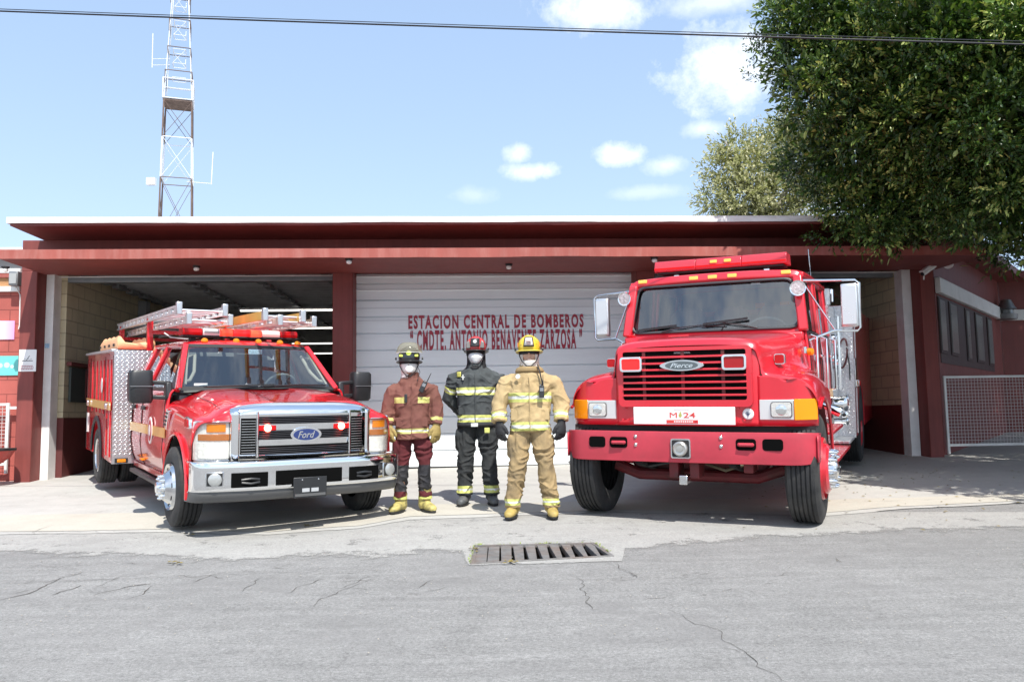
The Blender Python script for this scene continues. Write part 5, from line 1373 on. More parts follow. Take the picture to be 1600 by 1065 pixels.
# the front ends reach out over the cab
ladder('aluminium_ladder', 'silver aluminium ladder lying uppermost on the left of the pickup roof rack', -.80, .50, -1.05, -5.3, 2.235, M_ALUP, .10)
ladder('aluminium_ladder', 'lower silver ladder under the uppermost one on the left of the rack', -.66, .46, -1.2, -5.3, 2.135, M_ALUP, .09)
ladder('yellow_ladder', 'yellow fibreglass ladder lying on the right of the pickup roof rack', .04, .44, -.65, -5.2, 2.18, pm('fibreglass_yellow', (.72, .42, .09), .5, var=.1), .10, slots=False)
ladder('aluminium_ladder', 'silver ladder with white rails beside the yellow one on the rack', .20, .40, -.62, -5.1, 2.12, M_ALUP, .08)
# orange rescue stretcher board
o = empty('rescue_stretcher', 'pale orange plastic rescue stretcher lying on the service body top', 'stretcher', mw=PM_)
g = MB(True)
rows = []
for i, w_ in enumerate(np.linspace(-2.88, -4.95, 12)):
    bm_ = .008 * (1 if i % 2 else -1); hw = .22 if i < 9 else .22 - .05 * (i - 8)
    h = .16 - .035 * max(0, i - 7)
    rows.append([(-.93 - hw, w_, 1.83), (-.93 - hw - .01, w_, 1.83 + h * .6), (-.93 - hw * .85, w_, 1.84 + h + bm_), (-.93 - hw * .6, w_, 1.84 + h * .5), (-.93, w_, 1.84 + h * .42), (-.93 + hw * .6, w_, 1.84 + h * .5), (-.93 + hw * .85, w_, 1.84 + h + bm_), (-.93 + hw + .01, w_, 1.83 + h * .6), (-.93 + hw, w_, 1.83)])
g.patch(rows, 3, 3); g.add(rows[0], [tuple(range(9))])
st = g.build('shell', pm('stretcher_orange', (.86, .47, .25), .5, var=.12, vscale=6), o, solid=.012)
for w_ in (-3.1, -3.5, -3.9, -4.3):
    MB(True).box(-1.166, -1.160, w_ - .08, w_ + .05, 1.87, 1.905).build('hand_hole', M_BLACK, st, bevel=.006)
# ================================================================ RED FIRE ENGINE (right)
ER = paint('engine_red', (.62, .014, .030), coat=.75, rough=.3, var=.08, dirt=((.40, .07, .07, 1), 1.4, .3))
ERB = pm('bumper_red', (.48, .040, .062), .42, var=.10, vscale=3, dirt=((.30, .04, .05, 1), 5, .4))
ERD = pm('frame_red', (.13, .010, .013), .6, var=.3, vscale=5, dirt=((.03, .025, .02, 1), 4, .7))
EM_ = vehicle_matrix(1.852, 8.474, -.46, -.003, -.011)
fe = empty('fire_engine', 'large conventional red fire engine with a wide red bumper and white front plate', 'fire engine', mw=EM_)

# ---- hood: raised centre, shoulders, round wings over the wheels
ws_ = [.42, .36, .18, -.08, -.35, -.60, -.82]
#        centre z, shoulder z, shoulder u, valley z, valley u
Zc = [1.705, 1.765, 1.785, 1.805, 1.825, 1.845, 1.865]
Zs = [1.66, 1.72, 1.745, 1.765, 1.785, 1.805, 1.82]
Us = [.66, .67, .69, .74, .80, .87, .92]
Uv = [.70, .72, .76, .82, .89, .95, .985]
Zw = [1.36, 1.40, 1.44, 1.46, 1.45, 1.42, 1.40]
ctrl = []
for i, w_ in enumerate(ws_):
    bow = .03 if i < 3 else 0
    e_ = max(0, 1 - i / 2.0)
    row = [(0, w_ + bow, Zc[i]), (.25, w_ + bow, Zc[i] - .004), (Us[i] * .78, w_ + bow * .6, Zc[i] - .018), (Us[i], w_ + bow * .1, Zs[i] - .01), (Uv[i] - .005, w_ - .02 * e_, Zs[i] - .09),
           (Uv[i] + .01, w_ - .04 * e_, (Zs[i] + Zw[i]) / 2 - .02), (Uv[i] + .04, w_ - .05 * e_, Zw[i] + .03), (max(Uv[i] + .10, .90), w_ - .05 * e_, Zw[i]), (1.04, w_ - .06 * e_, Zw[i] - .03), (1.14, w_ - .08 * e_, Zw[i] - .09),
           (1.195, w_ - .10 * e_, Zw[i] - .19), (1.205, w_ - .12 * e_, 1.10), (1.205, w_ - .12 * e_, .94), (1.20, w_ - .12 * e_, .72)]
    ctrl.append(row)
hb = MB(True); hb.patch(np.array(ctrl), 7, 5)
rA, cA = .665, .51
def archE(p):
    u, w_, z = p
    if u > 1.17 and z < 1.22:
        if abs(w_ - .0) < rA:
            za = cA + math.sqrt(rA * rA - w_ ** 2)
            if z < za: return (u + .01, w_, za)
        elif w_ > .3 and z < .93: return (u, w_, .93)
    return p
hb.v = [archE(p) for p in hb.v]
hb.mirror(); hood = hb.build('hood', ER, fe, angle=55)
# nose panel closing the front (follows the hood's front edge)
rows = []
for z_, dw in ((1.70, 0), (1.60, .012), (1.40, .02), (1.20, .02), (1.05, .02), (.93, .02)):
    rows.append([(u, (.43 - .055 * min(1, abs(u) / .7) ** 3 + dw) if abs(u) < .703 else (.33 if abs(u) < .715 else .22), z_ - (.045 * (abs(u) / .68) ** 4 if z_ > 1.65 else 0)) for u in (-.72, -.71, -.69, -.6, -.4, -.2, 0, .2, .4, .6, .69, .71, .72)])
nose = MB(True).patch(rows, 3, 4).build('nose_panel', ER, fe, solid=.02, angle=50)
for sg in (-1, 1):   # wing fronts
    rr = []
    for z_ in (1.40, 1.37, 1.30, 1.2, 1.05, .93):
        us = (.68, .80, .92, 1.04, 1.14, 1.20)
        def lim(u): return 1.405 - .01 - (.0 if u < .9 else (.035 if u < 1.05 else (.10 if u < 1.15 else .20)))
        rr.append([(sg * u, .40 - .02 * (u - .68) - .12 * max(0, (u - .95) / .25) ** 2, min(z_, lim(u))) for u in us])
    MB(True).patch(rr, 2, 3).build('wing_front', ER, fe, solid=.015, angle=50)
    MB(True).tube([(sg * 1.222, rA * math.cos(R(a)), cA + rA * math.sin(R(a))) for a in range(62, 182, 8)], .016, 7).build('wheel_arch_lip', ER, fe)
    arcp = [(.64 * math.cos(R(a)), cA + .64 * math.sin(R(a))) for a in range(63, 184, 10)]; m = len(arcp)
    MB(True).add([(sg * 1.19, *q) for q in arcp] + [(sg * .70, *q) for q in arcp], [(i, i + 1, m + i + 1, m + i) for i in range(m - 1)]).add([(sg * .70, *q) for q in arcp], [tuple(range(m))]).build('wheel_well', pm('well_red', (.12, .008, .012), .7, var=.3), fe)
MB(True).box(-1.18, 1.18, .05, .33, .865, .928).build('lower_valance', M_BLACK, fe)
MB(True).bar((-.18, .27, 1.801), (.02, .27, 1.804), .02, .012).build('hood_handle', ER, fe)
# ---- grille: raised frame, dark back, bars
def nw(u): return .452 - .055 * (abs(u) / .7) ** 3
gf = MB(True).prism(rounded_rect(0, 1.40, 1.30, .575, .05), 'y', .40, .470, holes=[rounded_rect(0, 1.415, 1.20, .475, .02)[::-1]]).build('grille_frame', ER, fe, bevel=.012, angle=40)
gb = MB(True).box(-.605, .605, .44, .456, 1.175, 1.655).build('grille', M_VOID, gf)
for k in range(7):
    z = 1.225 + k * .0615
    MB(True).bar((-.60, .472, z), (.60, .472, z), .018, .020).build('bar', ER, gb, bevel=.003)
for u in (-.385, 0, .385): MB(True).box(u - .016, u + .016, .457, .462, 1.18, 1.65).build('stay', ERD, gb)
for sg in (-1, 1):
    rl = MB(True).prism(rounded_rect(sg * .50, 1.53, .225, .145, .03), 'y', .47, .525, holes=[rounded_rect(sg * .50, 1.53, .185, .105, .018)[::-1]]).build('warning_lamp', M_CHROME, gf, bevel=.005)
    MB(True).prism(rounded_rect(sg * .50, 1.53, .19, .11, .018), 'y', .478, .482).build('reflector', M_REFL, rl)
    MB(True).prism(rounded_rect(sg * .50, 1.53, .184, .104, .018), 'y', .484, .515).build('lens', lens_mat('warning_red%d' % sg, (.85, .02, .02) if sg < 0 else (.45, .015, .02), density=.75, emit=.9 if sg < 0 else .05), rl, bevel=.006)
bdg = MB(True).prism([(.215 * math.cos(a), 1.51 + .052 * math.sin(a) * (1 - .25 * abs(math.cos(a)) ** 3)) for a in np.linspace(0, 2 * math.pi, 40)[:-1]], 'y', .482, .50).build('badge', M_CHROMED, gf, bevel=.004)
MB(True).prism([(.16 * math.cos(a), 1.51 + .040 * math.sin(a)) for a in np.linspace(0, 2 * math.pi, 36)[:-1]], 'y', .5002, .504).build('badge_field', pm('badge_grey', (.10, .12, .13), .3), bdg)
vtext('badge_lettering', 'Pierce', M_CHROME, bdg, 0, .506, 1.51, .045, .22, off=.008, shear=.4)
vtext('grille_lettering', 'INTERNATIONAL', pm('dull_steel', (.35, .33, .33), .5, .5), gb, 0, .459, 1.632, .016, .16, off=.01)
# ---- white plate with the unit number
wp = MB(True).box(-.495, .49, .478, .488, .945, 1.112).build('front_plate', pm('plate_white2', (.82, .82, .81), .4, var=.02), fe, bevel=.003)
pl = MB(True).box(-.165, .145, .4882, .491, .955, 1.10).build('unit_label', pm('label_pale', (.80, .74, .72), .45, var=.05, vscale=20), wp)
vtext('unit_number', 'M', pm('number_red', (.62, .06, .05), .5), pl, -.095, .4915, 1.035, .05, .07, off=0)
vtext('unit_number', '24', MATS['number_red'], pl, .06, .4915, 1.035, .05, .115, off=.006)
MB(True).add([(-.045, .4918, 1.03), (-.03, .4918, 1.008), (-.012, .4918, 1.028), (-.025, .4918, 1.075)], [(0, 1, 2, 3)]).build('emblem_mark', pm('emblem_olive', (.40, .42, .10), .5), pl)
MB(True).box(-.163, .143, .4912, .4925, .957, .988).build('label_strip', MATS['number_red'], pl)
g = MB(True)
for k in range(9): g.box(-.09 + k * .021, -.075 + k * .021, .4926, .4935, .966, .980)
g.build('strip_marks', MATS['label_pale'], pl)
MB(True).box(.11, .135, .4926, .4935, .962, .984).build('strip_square', pm('square_red', (.5, .02, .03), .5), pl)
tg_ = MB(True).box(-.09, .06, .4912, .492, 1.086, 1.091).build('label_line', pm('line_grey', (.45, .40, .40), .5), pl)
rnd = MB(True).lathe([(.052, 0), (.052, .008), (.045, .012)], (.60, .43, 1.045), (0, 1, 0), 28).build('round_badge', pm('badge_pale', (.70, .72, .70), .4), fe)
MB(True).lathe([(.042, 0), (.042, .002)], (.60, .4422, 1.045), (0, 1, 0), 24).build('badge_field', pm('badge_white3', (.75, .77, .76), .4), rnd)
g = MB(True)
for a in (-.8, -.4, 0, .4, .8): g.bar((.60, .4455, 1.028), (.60 + .03 * math.sin(a), .4455, 1.028 + .042 * math.cos(a)), .004, .007, (0, 1, 0))
g.bar((.60, .4455, 1.015), (.60, .4455, 1.03), .004, .012, (0, 1, 0)); g.build('badge_mark', pm('ink_blue', (.03, .05, .12), .5), rnd)
for sg in (-1, 1):
    for (u, z) in ((.60 + (.0 if sg < 0 else -.0), .985), (.655, .985), (.628, 1.10)):
        if sg > 0 and u == .628: u = .54
        if sg > 0 and z == .985: u -= .06
        MB(True).lathe([(.011, 0), (.008, .009)], (sg * u * .95, .44, z), (0, 1, 0), 8).build('bolt', ER, fe)
# ---- headlamps with amber corners
for sg in (-1, 1):
    def hw_(u): return .412 - .02 * (u - .68) - .12 * max(0, (u - .95) / .25) ** 2
    def hp(name, us, z0, z1, m, par, pr, dep=.02, bevel=.004):
        mb = MB(True)
        for a, b in zip(us[:-1], us[1:]):
            wa, wb = hw_(a) + pr, hw_(b) + pr; A, B = sg * a, sg * b
            fs = [(0, 1, 2, 3), (4, 7, 6, 5), (3, 2, 6, 7), (0, 4, 5, 1)] + ([(0, 3, 7, 4)] if a == us[0] else []) + ([(1, 5, 6, 2)] if b == us[-1] else [])
            mb.add([(A, wa, z0), (B, wb, z0), (B, wb, z1), (A, wa, z1), (A, wa - dep, z0), (B, wb - dep, z0), (B, wb - dep, z1), (A, wa - dep, z1)], fs)
        return mb.build(name, m, par, bevel=bevel)
    bz = hp('headlight', [.70, .8, .9, 1.005], .99, 1.175, pm('lamp_frame_silver', (.72, .72, .71), .35, .5), fe, .004)
    uc = sg * .895; ww = hw_(.895) + .012
    MB(True).prism(rounded_rect(uc, 1.083, .19, .145, .025), 'y', ww - .01, ww + .004).build('lamp_gasket', pm('gasket_grey', (.10, .10, .10), .6), bz)
    MB(True).prism(rounded_rect(uc, 1.083, .175, .13, .022), 'y', ww + .004, ww + .010).build('reflector', M_REFL, bz, bevel=.004)
    MB(True).lathe([(.05, 0), (.042, .004), (.02, .006)], (uc, ww + .011, 1.083), (0, 1, 0), 20).build('bulb_bowl', M_CHROME, bz)
    MB(True).prism(rounded_rect(uc, 1.083, .178, .133, .022), 'y', ww + .012, ww + .026).build('lens', M_LENSC, bz, bevel=.006)
    am = hp('corner_lamp', [1.008, 1.06, 1.12, 1.165, 1.195], .99, 1.178, M_REFL, fe, .0)
    hp('lens', [1.008, 1.06, 1.12, 1.165, 1.197], .988, 1.18, lens_mat('amber_deep%d' % sg, (.95, .33, .01), density=.85, emit=.05), am, .016, dep=.014)
    # red side lamp on the wing shoulder
    sl2 = MB(True).prism(rounded_rect(sg * .845, 1.55, .10, .10, .02), 'y', .02, .10).build('side_lamp', M_CHROMED, fe, bevel=.006)
    MB(True).prism(rounded_rect(sg * .845, 1.55, .085, .085, .02), 'y', .10, .125).build('lens', M_REDL, sl2, bevel=.008)
    MB(True).box(*sorted((sg * .99, sg * 1.02)), -.60, -.52, 1.60, 1.67).build('hood_latch', M_CHROMED, fe, bevel=.006)
# ---- bumper
def bw_(u): return .60 - .05 * (abs(u) / 1.2) ** 2 - .12 * max(0, (abs(u) - 1.02) / .19) ** 2
def bp(u, dz, z, dw): return (u, bw_(u) + dw, z)
US = [-1.215, -1.20, -1.13, -1.03, -.8, -.5, -.2, 0, .2, .5, .8, 1.03, 1.13, 1.20, 1.215]
rows = []
for (z, dw, e) in ((.870, -.16, 0), (.884, -.02, 0), (.872, .0, 0), (.80, .006, 1), (.70, .006, 1), (.62, .0, 1), (.592, -.015, 0), (.60, -.14, 0)):
    rows.append([(u, bw_(u) + dw, z + (.02 * max(0, (abs(u) - 1.05) / .16) ** 2 if z < .66 else -.01 * max(0, (abs(u) - 1.05) / .16) ** 2)) for u in US])
eb = MB(True).patch(rows, 3, 3).build('bumper', ERB, fe, solid=.01, angle=35)
for sg in (-1, 1):   # wrapped ends running back
    MB(True).patch([[(sg * 1.212, .475, z), (sg * 1.214, .38, z), (sg * 1.212, .25, z)] for z in (.855, .73, .615)], 2, 3).build('bumper_end', ERB, eb, solid=.01)
for u0, u1 in ((-.93, -.76), (-.71, -.53), (.51, .69), (.745, .925)):
    c_ = (u0 + u1) / 2
    mb = MB(True).prism(rounded_rect(c_, .775, u1 - u0, .105, .028), 'y', bw_(c_) - .01, bw_(c_) + .0135); sl = mb.build('slot', M_VOID, eb)
for c_ in (-.62, .60):
    MB(True).tube([(c_ - .06, bw_(c_) + .015, .775), (c_ - .055, bw_(c_) + .03, .775), (c_ + .055, bw_(c_) + .03, .775), (c_ + .06, bw_(c_) + .015, .775)], .018, 8).build('tow_bar', ERB, eb)
for (u, z) in ((-.445, .835), (-.445, .755), (.375, .835), (.375, .755)):
    MB(True).lathe([(.017, 0), (.017, .006), (.010, .012)], (u, bw_(u) + .006, z), (0, 1, 0), 12).build('bolt', M_CHROMED, eb)
sq_ = MB(True).prism(rounded_rect(0, .728, .19, .185, .02), 'y', .60, .622).build('lamp_box', M_CHROMED, eb, bevel=.004)
MB(True).prism(rounded_rect(0, .728, .165, .16, .015), 'y', .622, .624).build('lamp_recess', M_BLACK, sq_)
MB(True).lathe([(.07, 0), (.068, .03), (.055, .04), (.03, .036), (.028, .045), (.01, .046)], (0, .624, .728), (0, 1, 0), 28).build('lamp', pm('lamp_pewter', (.50, .49, .46), .3, .7), sq_)

# ---- cab
CW = .985
side = [(CW + .0, 1.83), (1.0, 1.70), (1.015, 1.50), (1.02, 1.25), (1.02, 1.0), (1.015, .80)]
for sg in (-1, 1):
    cs = MB(True).patch([[(sg * u, w_, z) for (u, z) in side] for w_ in (-.80, -1.5, -2.3, -3.05)], 3, 3).build('cab_side', ER, fe, solid=.02)
    for w_ in (-.88, -1.80, -1.98, -2.85):
        MB(True).tube([(sg * (u + .004), w_, z) for (u, z) in side], .006, 5).build('door_gap', M_BLACK, cs)
    for w_ in (-1.74, -2.78):
        MB(True).bar((sg * 1.04, w_ - .07, 1.58), (sg * 1.04, w_ + .07, 1.58), .03, .03).build('door_handle', M_CHROME, cs, bevel=.008)
    for w_ in (-.93, -1.90, -2.92):   # chrome grab rails
        MB(True).tube([(sg * 1.02, w_, 1.15), (sg * 1.075, w_, 1.17), (sg * 1.075, w_, 1.78), (sg * 1.02, w_, 1.80)], .014, 8).build('grab_rail', M_CHROME, cs)
    MB(True).prism([(w_, z) for (w_, z) in ell(-1.35, 1.40, .12, .14)], 'x', sg * 1.024, sg * 1.03).build('door_emblem', MATS['emblem_white'], cs)
    MB(True).box(*sorted((sg * 1.023, sg * 1.03)), -3.0, -.86, 1.06, 1.17).build('gold_stripe', MATS['gold_stripe'], cs)
    MB(True).lathe([(.04, 0), (.035, .04), (.01, .05)], (sg * 1.02, -.72, 1.62), (sg, .4, 0), 14).build('turn_lamp', M_AMBER, cs)
A0, A1 = (.965, -.80, 1.84), (.905, -.93, 2.44)
for sg in (-1, 1):
    for (a, b, ww, hh) in ((A0, A1, .09, .10), ((.99, -1.83, 1.82), (.93, -1.83, 2.46), .13, .05), ((.99, -2.95, 1.82), (.93, -2.95, 2.46), .2, .05), ((.99, -1.98, 1.82), (.93, -1.98, 2.46), .05, .05)):
        MB(True).bar((sg * a[0], a[1], a[2]), (sg * b[0], b[1], b[2]), hh, ww, (0, 1, 0)).build('pillar', ER, fe, bevel=.02)
    for (w0, w1) in ((-.95, -1.77), (-2.05, -2.86)):
        g = MB(True); pane(g, [(sg * .975, w0, 1.86), (sg * .975, w1, 1.86), (sg * .93, w1, 2.42), (sg * .93, w0, 2.42)]); g.build('side_window', M_GLASSD, fe)
        g = MB(True); g.tube([(sg * .99, w0 + .02, 1.83), (sg * .99, w1 - .02, 1.83)], .015, 6).build('belt_moulding', M_BLKP, fe)
rf = []
for (w_, z, hw) in ((-.905, 2.415, .90), (-.88, 2.455, .945), (-.90, 2.50, .955), (-.98, 2.535, .955), (-1.5, 2.56, .965), (-2.5, 2.56, .965), (-3.0, 2.53, .96), (-3.06, 2.42, .95)):
    rf.append([(u * hw, w_ - .05 * abs(u) ** 3, z - (.035 * abs(u) ** 3 + (.05 if abs(u) == 1 else 0)) * (1 if z > 2.44 else .3)) for u in (-1, -.93, -.7, -.35, 0, .35, .7, .93, 1)])
MB(True).patch(rf, 4, 4).build('roof', ER, fe, solid=.03, angle=60)
for sg in (-1, 1): MB(True).box(*sorted((sg * .90, sg * .965)), -3.05, -.95, 2.42, 2.48).build('roof_rail', ER, fe, bevel=.015)
# windscreen area: red surround, rubber, glass
def sc(u, z): t = (z - 1.84) / .6; return (u, -.80 - .12 * t - .05 * (abs(u) / .9) ** 2.4, z)
def rrz(hwb, hwt, z0, z1, r, n=6):
    out = []
    for (cx_, cz_, a0) in ((hwt - r, z1 - r, 0), (-(hwt - r), z1 - r, 90), (-(hwb - r), z0 + r, 180), (hwb - r, z0 + r, 270)):
        for k in range(n + 1):
            a = R(a0 + 90 * k / n); out.append((cx_ + r * math.cos(a), cz_ + r * math.sin(a)))
    res = []
    for i in range(len(out)):
        a, b = out[i], out[(i + 1) % len(out)]; k = max(1, int(math.hypot(b[0] - a[0], b[1] - a[1]) / .08))
        for j in range(k): res.append((a[0] + (b[0] - a[0]) * j / k, a[1] + (b[1] - a[1]) * j / k))
    return res
def ring_between(o_, i_, m, name, d0, d1, par):
    """closed band between two outlines of equal count lying on the screen surface"""
    mb = MB(True); n = len(o_); vs = []
    for (x, z) in o_: vs.append(tuple(Vector(sc(x, z)) + Vector((0, d0, 0))))
    for (x, z) in i_: vs.append(tuple(Vector(sc(x, z)) + Vector((0, d1, 0))))
    mb.add(vs, [(k, (k + 1) % n, n + (k + 1) % n, n + k) for k in range(n)]); return mb.build(name, m, par, solid=.02)
def resamp(poly, n=96):
    P_ = [Vector((*p, 0)) for p in poly] + [Vector((*poly[0], 0))]; L = [0]
    for a, b in zip(P_[:-1], P_[1:]): L.append(L[-1] + (b - a).length)
    out = []; j = 0
    for k in range(n):
        s_ = L[-1] * k / n
        while L[j + 1] < s_: j += 1
        q = P_[j].lerp(P_[j + 1], (s_ - L[j]) / max(1e-9, L[j + 1] - L[j])); out.append((q.x, q.y))
    return out
o1 = resamp(rrz(.985, .935, 1.80, 2.47, .06)); o2 = resamp(rrz(.93, .875, 1.868, 2.425, .09)); o3 = resamp(rrz(.905, .85, 1.893, 2.40, .08))
def align(a, b):
    k = min(range(len(b)), key=lambda i: (b[i][0] - a[0][0]) ** 2 + (b[i][1] - a[0][1]) ** 2); return b[k:] + b[:k]
ring_between(o1, align(o1, o2), ER, 'screen_surround', .0, .012, fe)
ring_between(o2, align(o2, o3), pm('rubber_seal', (.05, .055, .06), .5), 'screen_seal', .026, .02, fe)
gl = MB(True).patch([[sc(u * (.92 - .055 * t), 1.88 + .53 * t) for u in np.linspace(-1, 1, 11)] for t in (0, .33, .66, 1)], 3, 2).build('windscreen', M_GLASS, fe, angle=70)
MB(True).box(-.97, .97, -.84, -.70, 1.74, 1.835).build('cowl', ER, fe, bevel=.02)
for (a, b, c) in (((-.55, -.76, 1.885), (-.40, -.775, 1.925), (-.05, -.80, 1.955)), ((.12, -.76, 1.885), (.16, -.775, 1.94), (-.12, -.79, 1.93)), ((.50, -.78, 1.89), (.35, -.775, 1.93), (.12, -.775, 1.965))):
    g = MB(True); g.tube([a, b, c], [.009, .008, .005], 6); wpr = g.build('wiper', M_BLKP, fe)
for (a, b) in (((-.85, -.805, 1.915), (-.38, -.775, 1.955)), ((-.08, -.765, 1.955), (.40, -.775, 2.0))):
    MB(True).bar(a, b, .01, .025).build('wiper_blade', M_BLKP, fe)
MB(True).box(.42, .52, -.93, -.926, 2.375, 2.39).build('screen_sticker', pm('sticker_white', (.75, .78, .78), .5), fe)
# five amber roof markers
for u in (-.80, -.20, .01, .225, .79):
    MB(True).box(u - .05, u + .05, -.905 - .05 * abs(u) ** 3, -.885 - .05 * abs(u) ** 3 + .012, 2.462, 2.502).build('marker_lamp', lens_mat('marker_amber', (1.0, .55, .12), density=.85, emit=.25) if 'marker_amber' not in MATS else MATS['marker_amber'], fe, bevel=.006)
# light bar
lb = empty('light_bar'); lb.parent = fe
MB(True).box(-.72, .72, -1.56, -1.26, 2.59, 2.615).build('base', M_BLACK, lb, bevel=.006)
sec = [(-1.585, 2.617), (-1.235, 2.617), (-1.23, 2.655), (-1.27, 2.745), (-1.55, 2.745), (-1.59, 2.655)]
LR = lens_mat('bar_red', (.85, .13, .18), density=.45); LRd = lens_mat('bar_red_low', (.75, .008, .012), density=.75, emit=.18)
for a, b in ((-.755, -.265), (-.26, .26), (.265, .755)):
    lm = MB(True).prism(sec, 'x', a, b).build('lamp_module', LR, lb, bevel=.010)
    MB(True).prism([(-1.58, 2.64), (-1.226, 2.64), (-1.224, 2.66), (-1.582, 2.66)], 'x', a + .005, b - .005).build('lens_band', LRd, lm)
    for k in range(3): 
        u = a + (b - a) * (k + .5) / 3; MB(True).lathe([(.05, 0), (.03, .05)], (u, -1.4, 2.63), (0, 0, 1), 14).build('reflector', pm('gold_reflector', (.85, .65, .4), .2, .7), lm)
for u in (-.05, .11): MB(True).box(u - .04, u + .04, -1.232, -1.222, 2.678, 2.712).build('amber_lamp', MATS['marker_amber'], lb, bevel=.004)
for u in (-.52, .52): MB(True).box(u - .03, u + .03, -1.42, -1.36, 2.53, 2.589).build('foot', M_CHROME, lb)
MB(True).tube([(.92, -2.0, 2.50), (.90, -2.02, 2.85)], .004, 5).build('aerial', M_CHROME, fe)
# mirrors on tube frames
for sg in (-1, 1):
    o_ = empty('mirror'); o_.parent = fe
    mu = sg * (1.405 if sg > 0 else 1.33)
    yaw = 0.0
    MB(True).rings([(mu, -1.0, 1.87, .075, .03), (mu, -1.0, 1.885, .085, .04), (mu, -1.0, 2.31, .085, .04), (mu, -1.0, 2.325, .075, .03)], 20, 5).build('housing', M_ALU, o_, bevel=.006)
    MB(True).box(mu - .068, mu + .068, -.957, -.953, 1.90, 2.295).build('backplate', pm('mirror_pale', (.66, .67, .68), .25, .5), o_)
    fr = MB(True)
    fr.tube([(sg * .94, -.96, 2.385), (sg * 1.15, -1.0, 2.375), (mu + sg * .06, -1.0, 2.36), (mu + sg * .098, -1.0, 2.33), (mu + sg * .098, -1.0, 1.86), (mu + sg * .07, -1.0, 1.83), (mu - sg * .16, -1.0, 1.84), (sg * 1.0, -.93, 1.745)], .014, 9)
    fr.build('frame', M_CHROMED, o_)
    MB(True).tube([(sg * .96, -.96, 2.35), (mu - sg * .15, -1.0, 1.845)], .010, 8).build('strut', M_CHROMED, o_)
    # spot lamp by the pillar
    sp = MB(True).lathe([(.02, -.11), (.05, -.08), (.075, -.03), (.08, 0), (.082, .015), (.07, .012)], (sg * .985 - (0.06 if sg > 0 else 0), -.80 + (.03 if sg > 0 else 0), 2.29), (.15 * sg if sg < 0 else .1, 1, 0), 26, cap=False).build('spot_lamp', M_CHROME, fe)
    MB(True).lathe([(.07, .010), (.05, -.01), (.02, -.012), (.018, .0), (.004, .002)], (sg * .985 - (0.06 if sg > 0 else 0), -.80 + (.03 if sg > 0 else 0), 2.29), (.15 * sg if sg < 0 else .1, 1, 0), 24).build('lens', pm('spot_glass', (.55, .50, .50), .25, .3, bump=.9, bscale=45, var=.4, vscale=40), sp)
    MB(True).tube([(sg * .985 - (0.06 if sg > 0 else 0), -.87, 2.27), (sg * .96, -.93, 2.22)], .022, 8).build('bracket', M_CHROMED, sp)
# cabin
MB(True).box(-.95, .95, -3.0, -.9, 1.2, 1.75).build('cabin_floor', M_CABIN, fe)
MB(True).patch([[(u * .92, -.90, 1.87) for u in (-1, 0, 1)], [(u * .92, -1.1, 1.90) for u in (-1, 0, 1)], [(u * .92, -1.25, 1.80) for u in (-1, 0, 1)]], 3, 2).build('dashboard', pm('dash_teal', (.42, .50, .48), .7), fe)
for u in (-.5, .02, .55):
    MB(True).rings([(u, -1.75, 1.60, .22, .10), (u, -1.78, 2.0, .23, .10), (u, -1.80, 2.12, .21, .09), (u, -1.80, 2.19, .15, .06)], 20, 3).build('seat', M_SEAT, fe)
MB(True).box(-.6, .85, -2.5, -2.42, 2.13, 2.19).build('equipment_rail', pm('rail_pink', (.55, .25, .24), .5), fe)
for u in (.25, .55, .75): MB(True).box(u - .05, u + .06, -2.44, -2.40, 2.20, 2.27).build('jacket_patch', pm('vest_orange', (.85, .22, .05), .6), fe)
MB(True).box(-.9, .9, -3.03, -3.0, 1.3, 2.5).build('cab_rear_wall', pm('cab_lining', (.30, .31, .31), .7), fe)
g = MB(True); g.tube([(.52 + .22 * math.cos(a), -1.30 + .10 * math.sin(a), 1.88 + .14 * math.sin(a)) for a in np.linspace(0, 2 * math.pi, 25)], .014, 8, False); g.build('steering_wheel', M_CABIN, fe)

# ---- chassis under the bumper
ch = MB(True).box(-.42, .42, -8.5, .45, .62, .80).build('chassis', M_UNDER, fe)
MB(True).prism([(-.75, .62), (-.66, .42), (.66, .42), (.75, .62)], 'y', -.25, -.05).build('cross_member', ERD, fe, bevel=.02)
for u in (-.10, .10): MB(True).box(u - .045, u + .045, .30, .52, .44, .60).build('tow_bracket', ERD, fe, bevel=.008)
MB(True).box(-.04, .04, .40, .56, .38, .47).build('tow_pin', M_CHROMED, fe, bevel=.008)
MB(True).box(.55, .64, .25, .48, .50, .62).build('hook_bracket', ERD, fe, bevel=.01)
MB(True).tube([(-.6, .2, .56), (-.4, .3, .52), (-.2, .28, .56), (-.1, .3, .52)], .018, 8).build('hose', M_BLKP, fe)
MB(True).tube([(.15, .25, .55), (.35, .32, .50), (.55, .2, .56)], .016, 8).build('hose', pm('hose_olive', (.12, .10, .06), .7), fe)
MB(True).tube([(-.85, 0, .49), (-.6, 0, .40), (.6, 0, .40), (.85, 0, .49)], .06, 10).build('front_axle', ERD, fe)
for sg in (-1, 1): MB(True).tube([(sg * .45, .5, .58), (sg * .45, 0, .48), (sg * .45, -.7, .58)], .035, 8).build('leaf_spring', M_UNDER, fe)
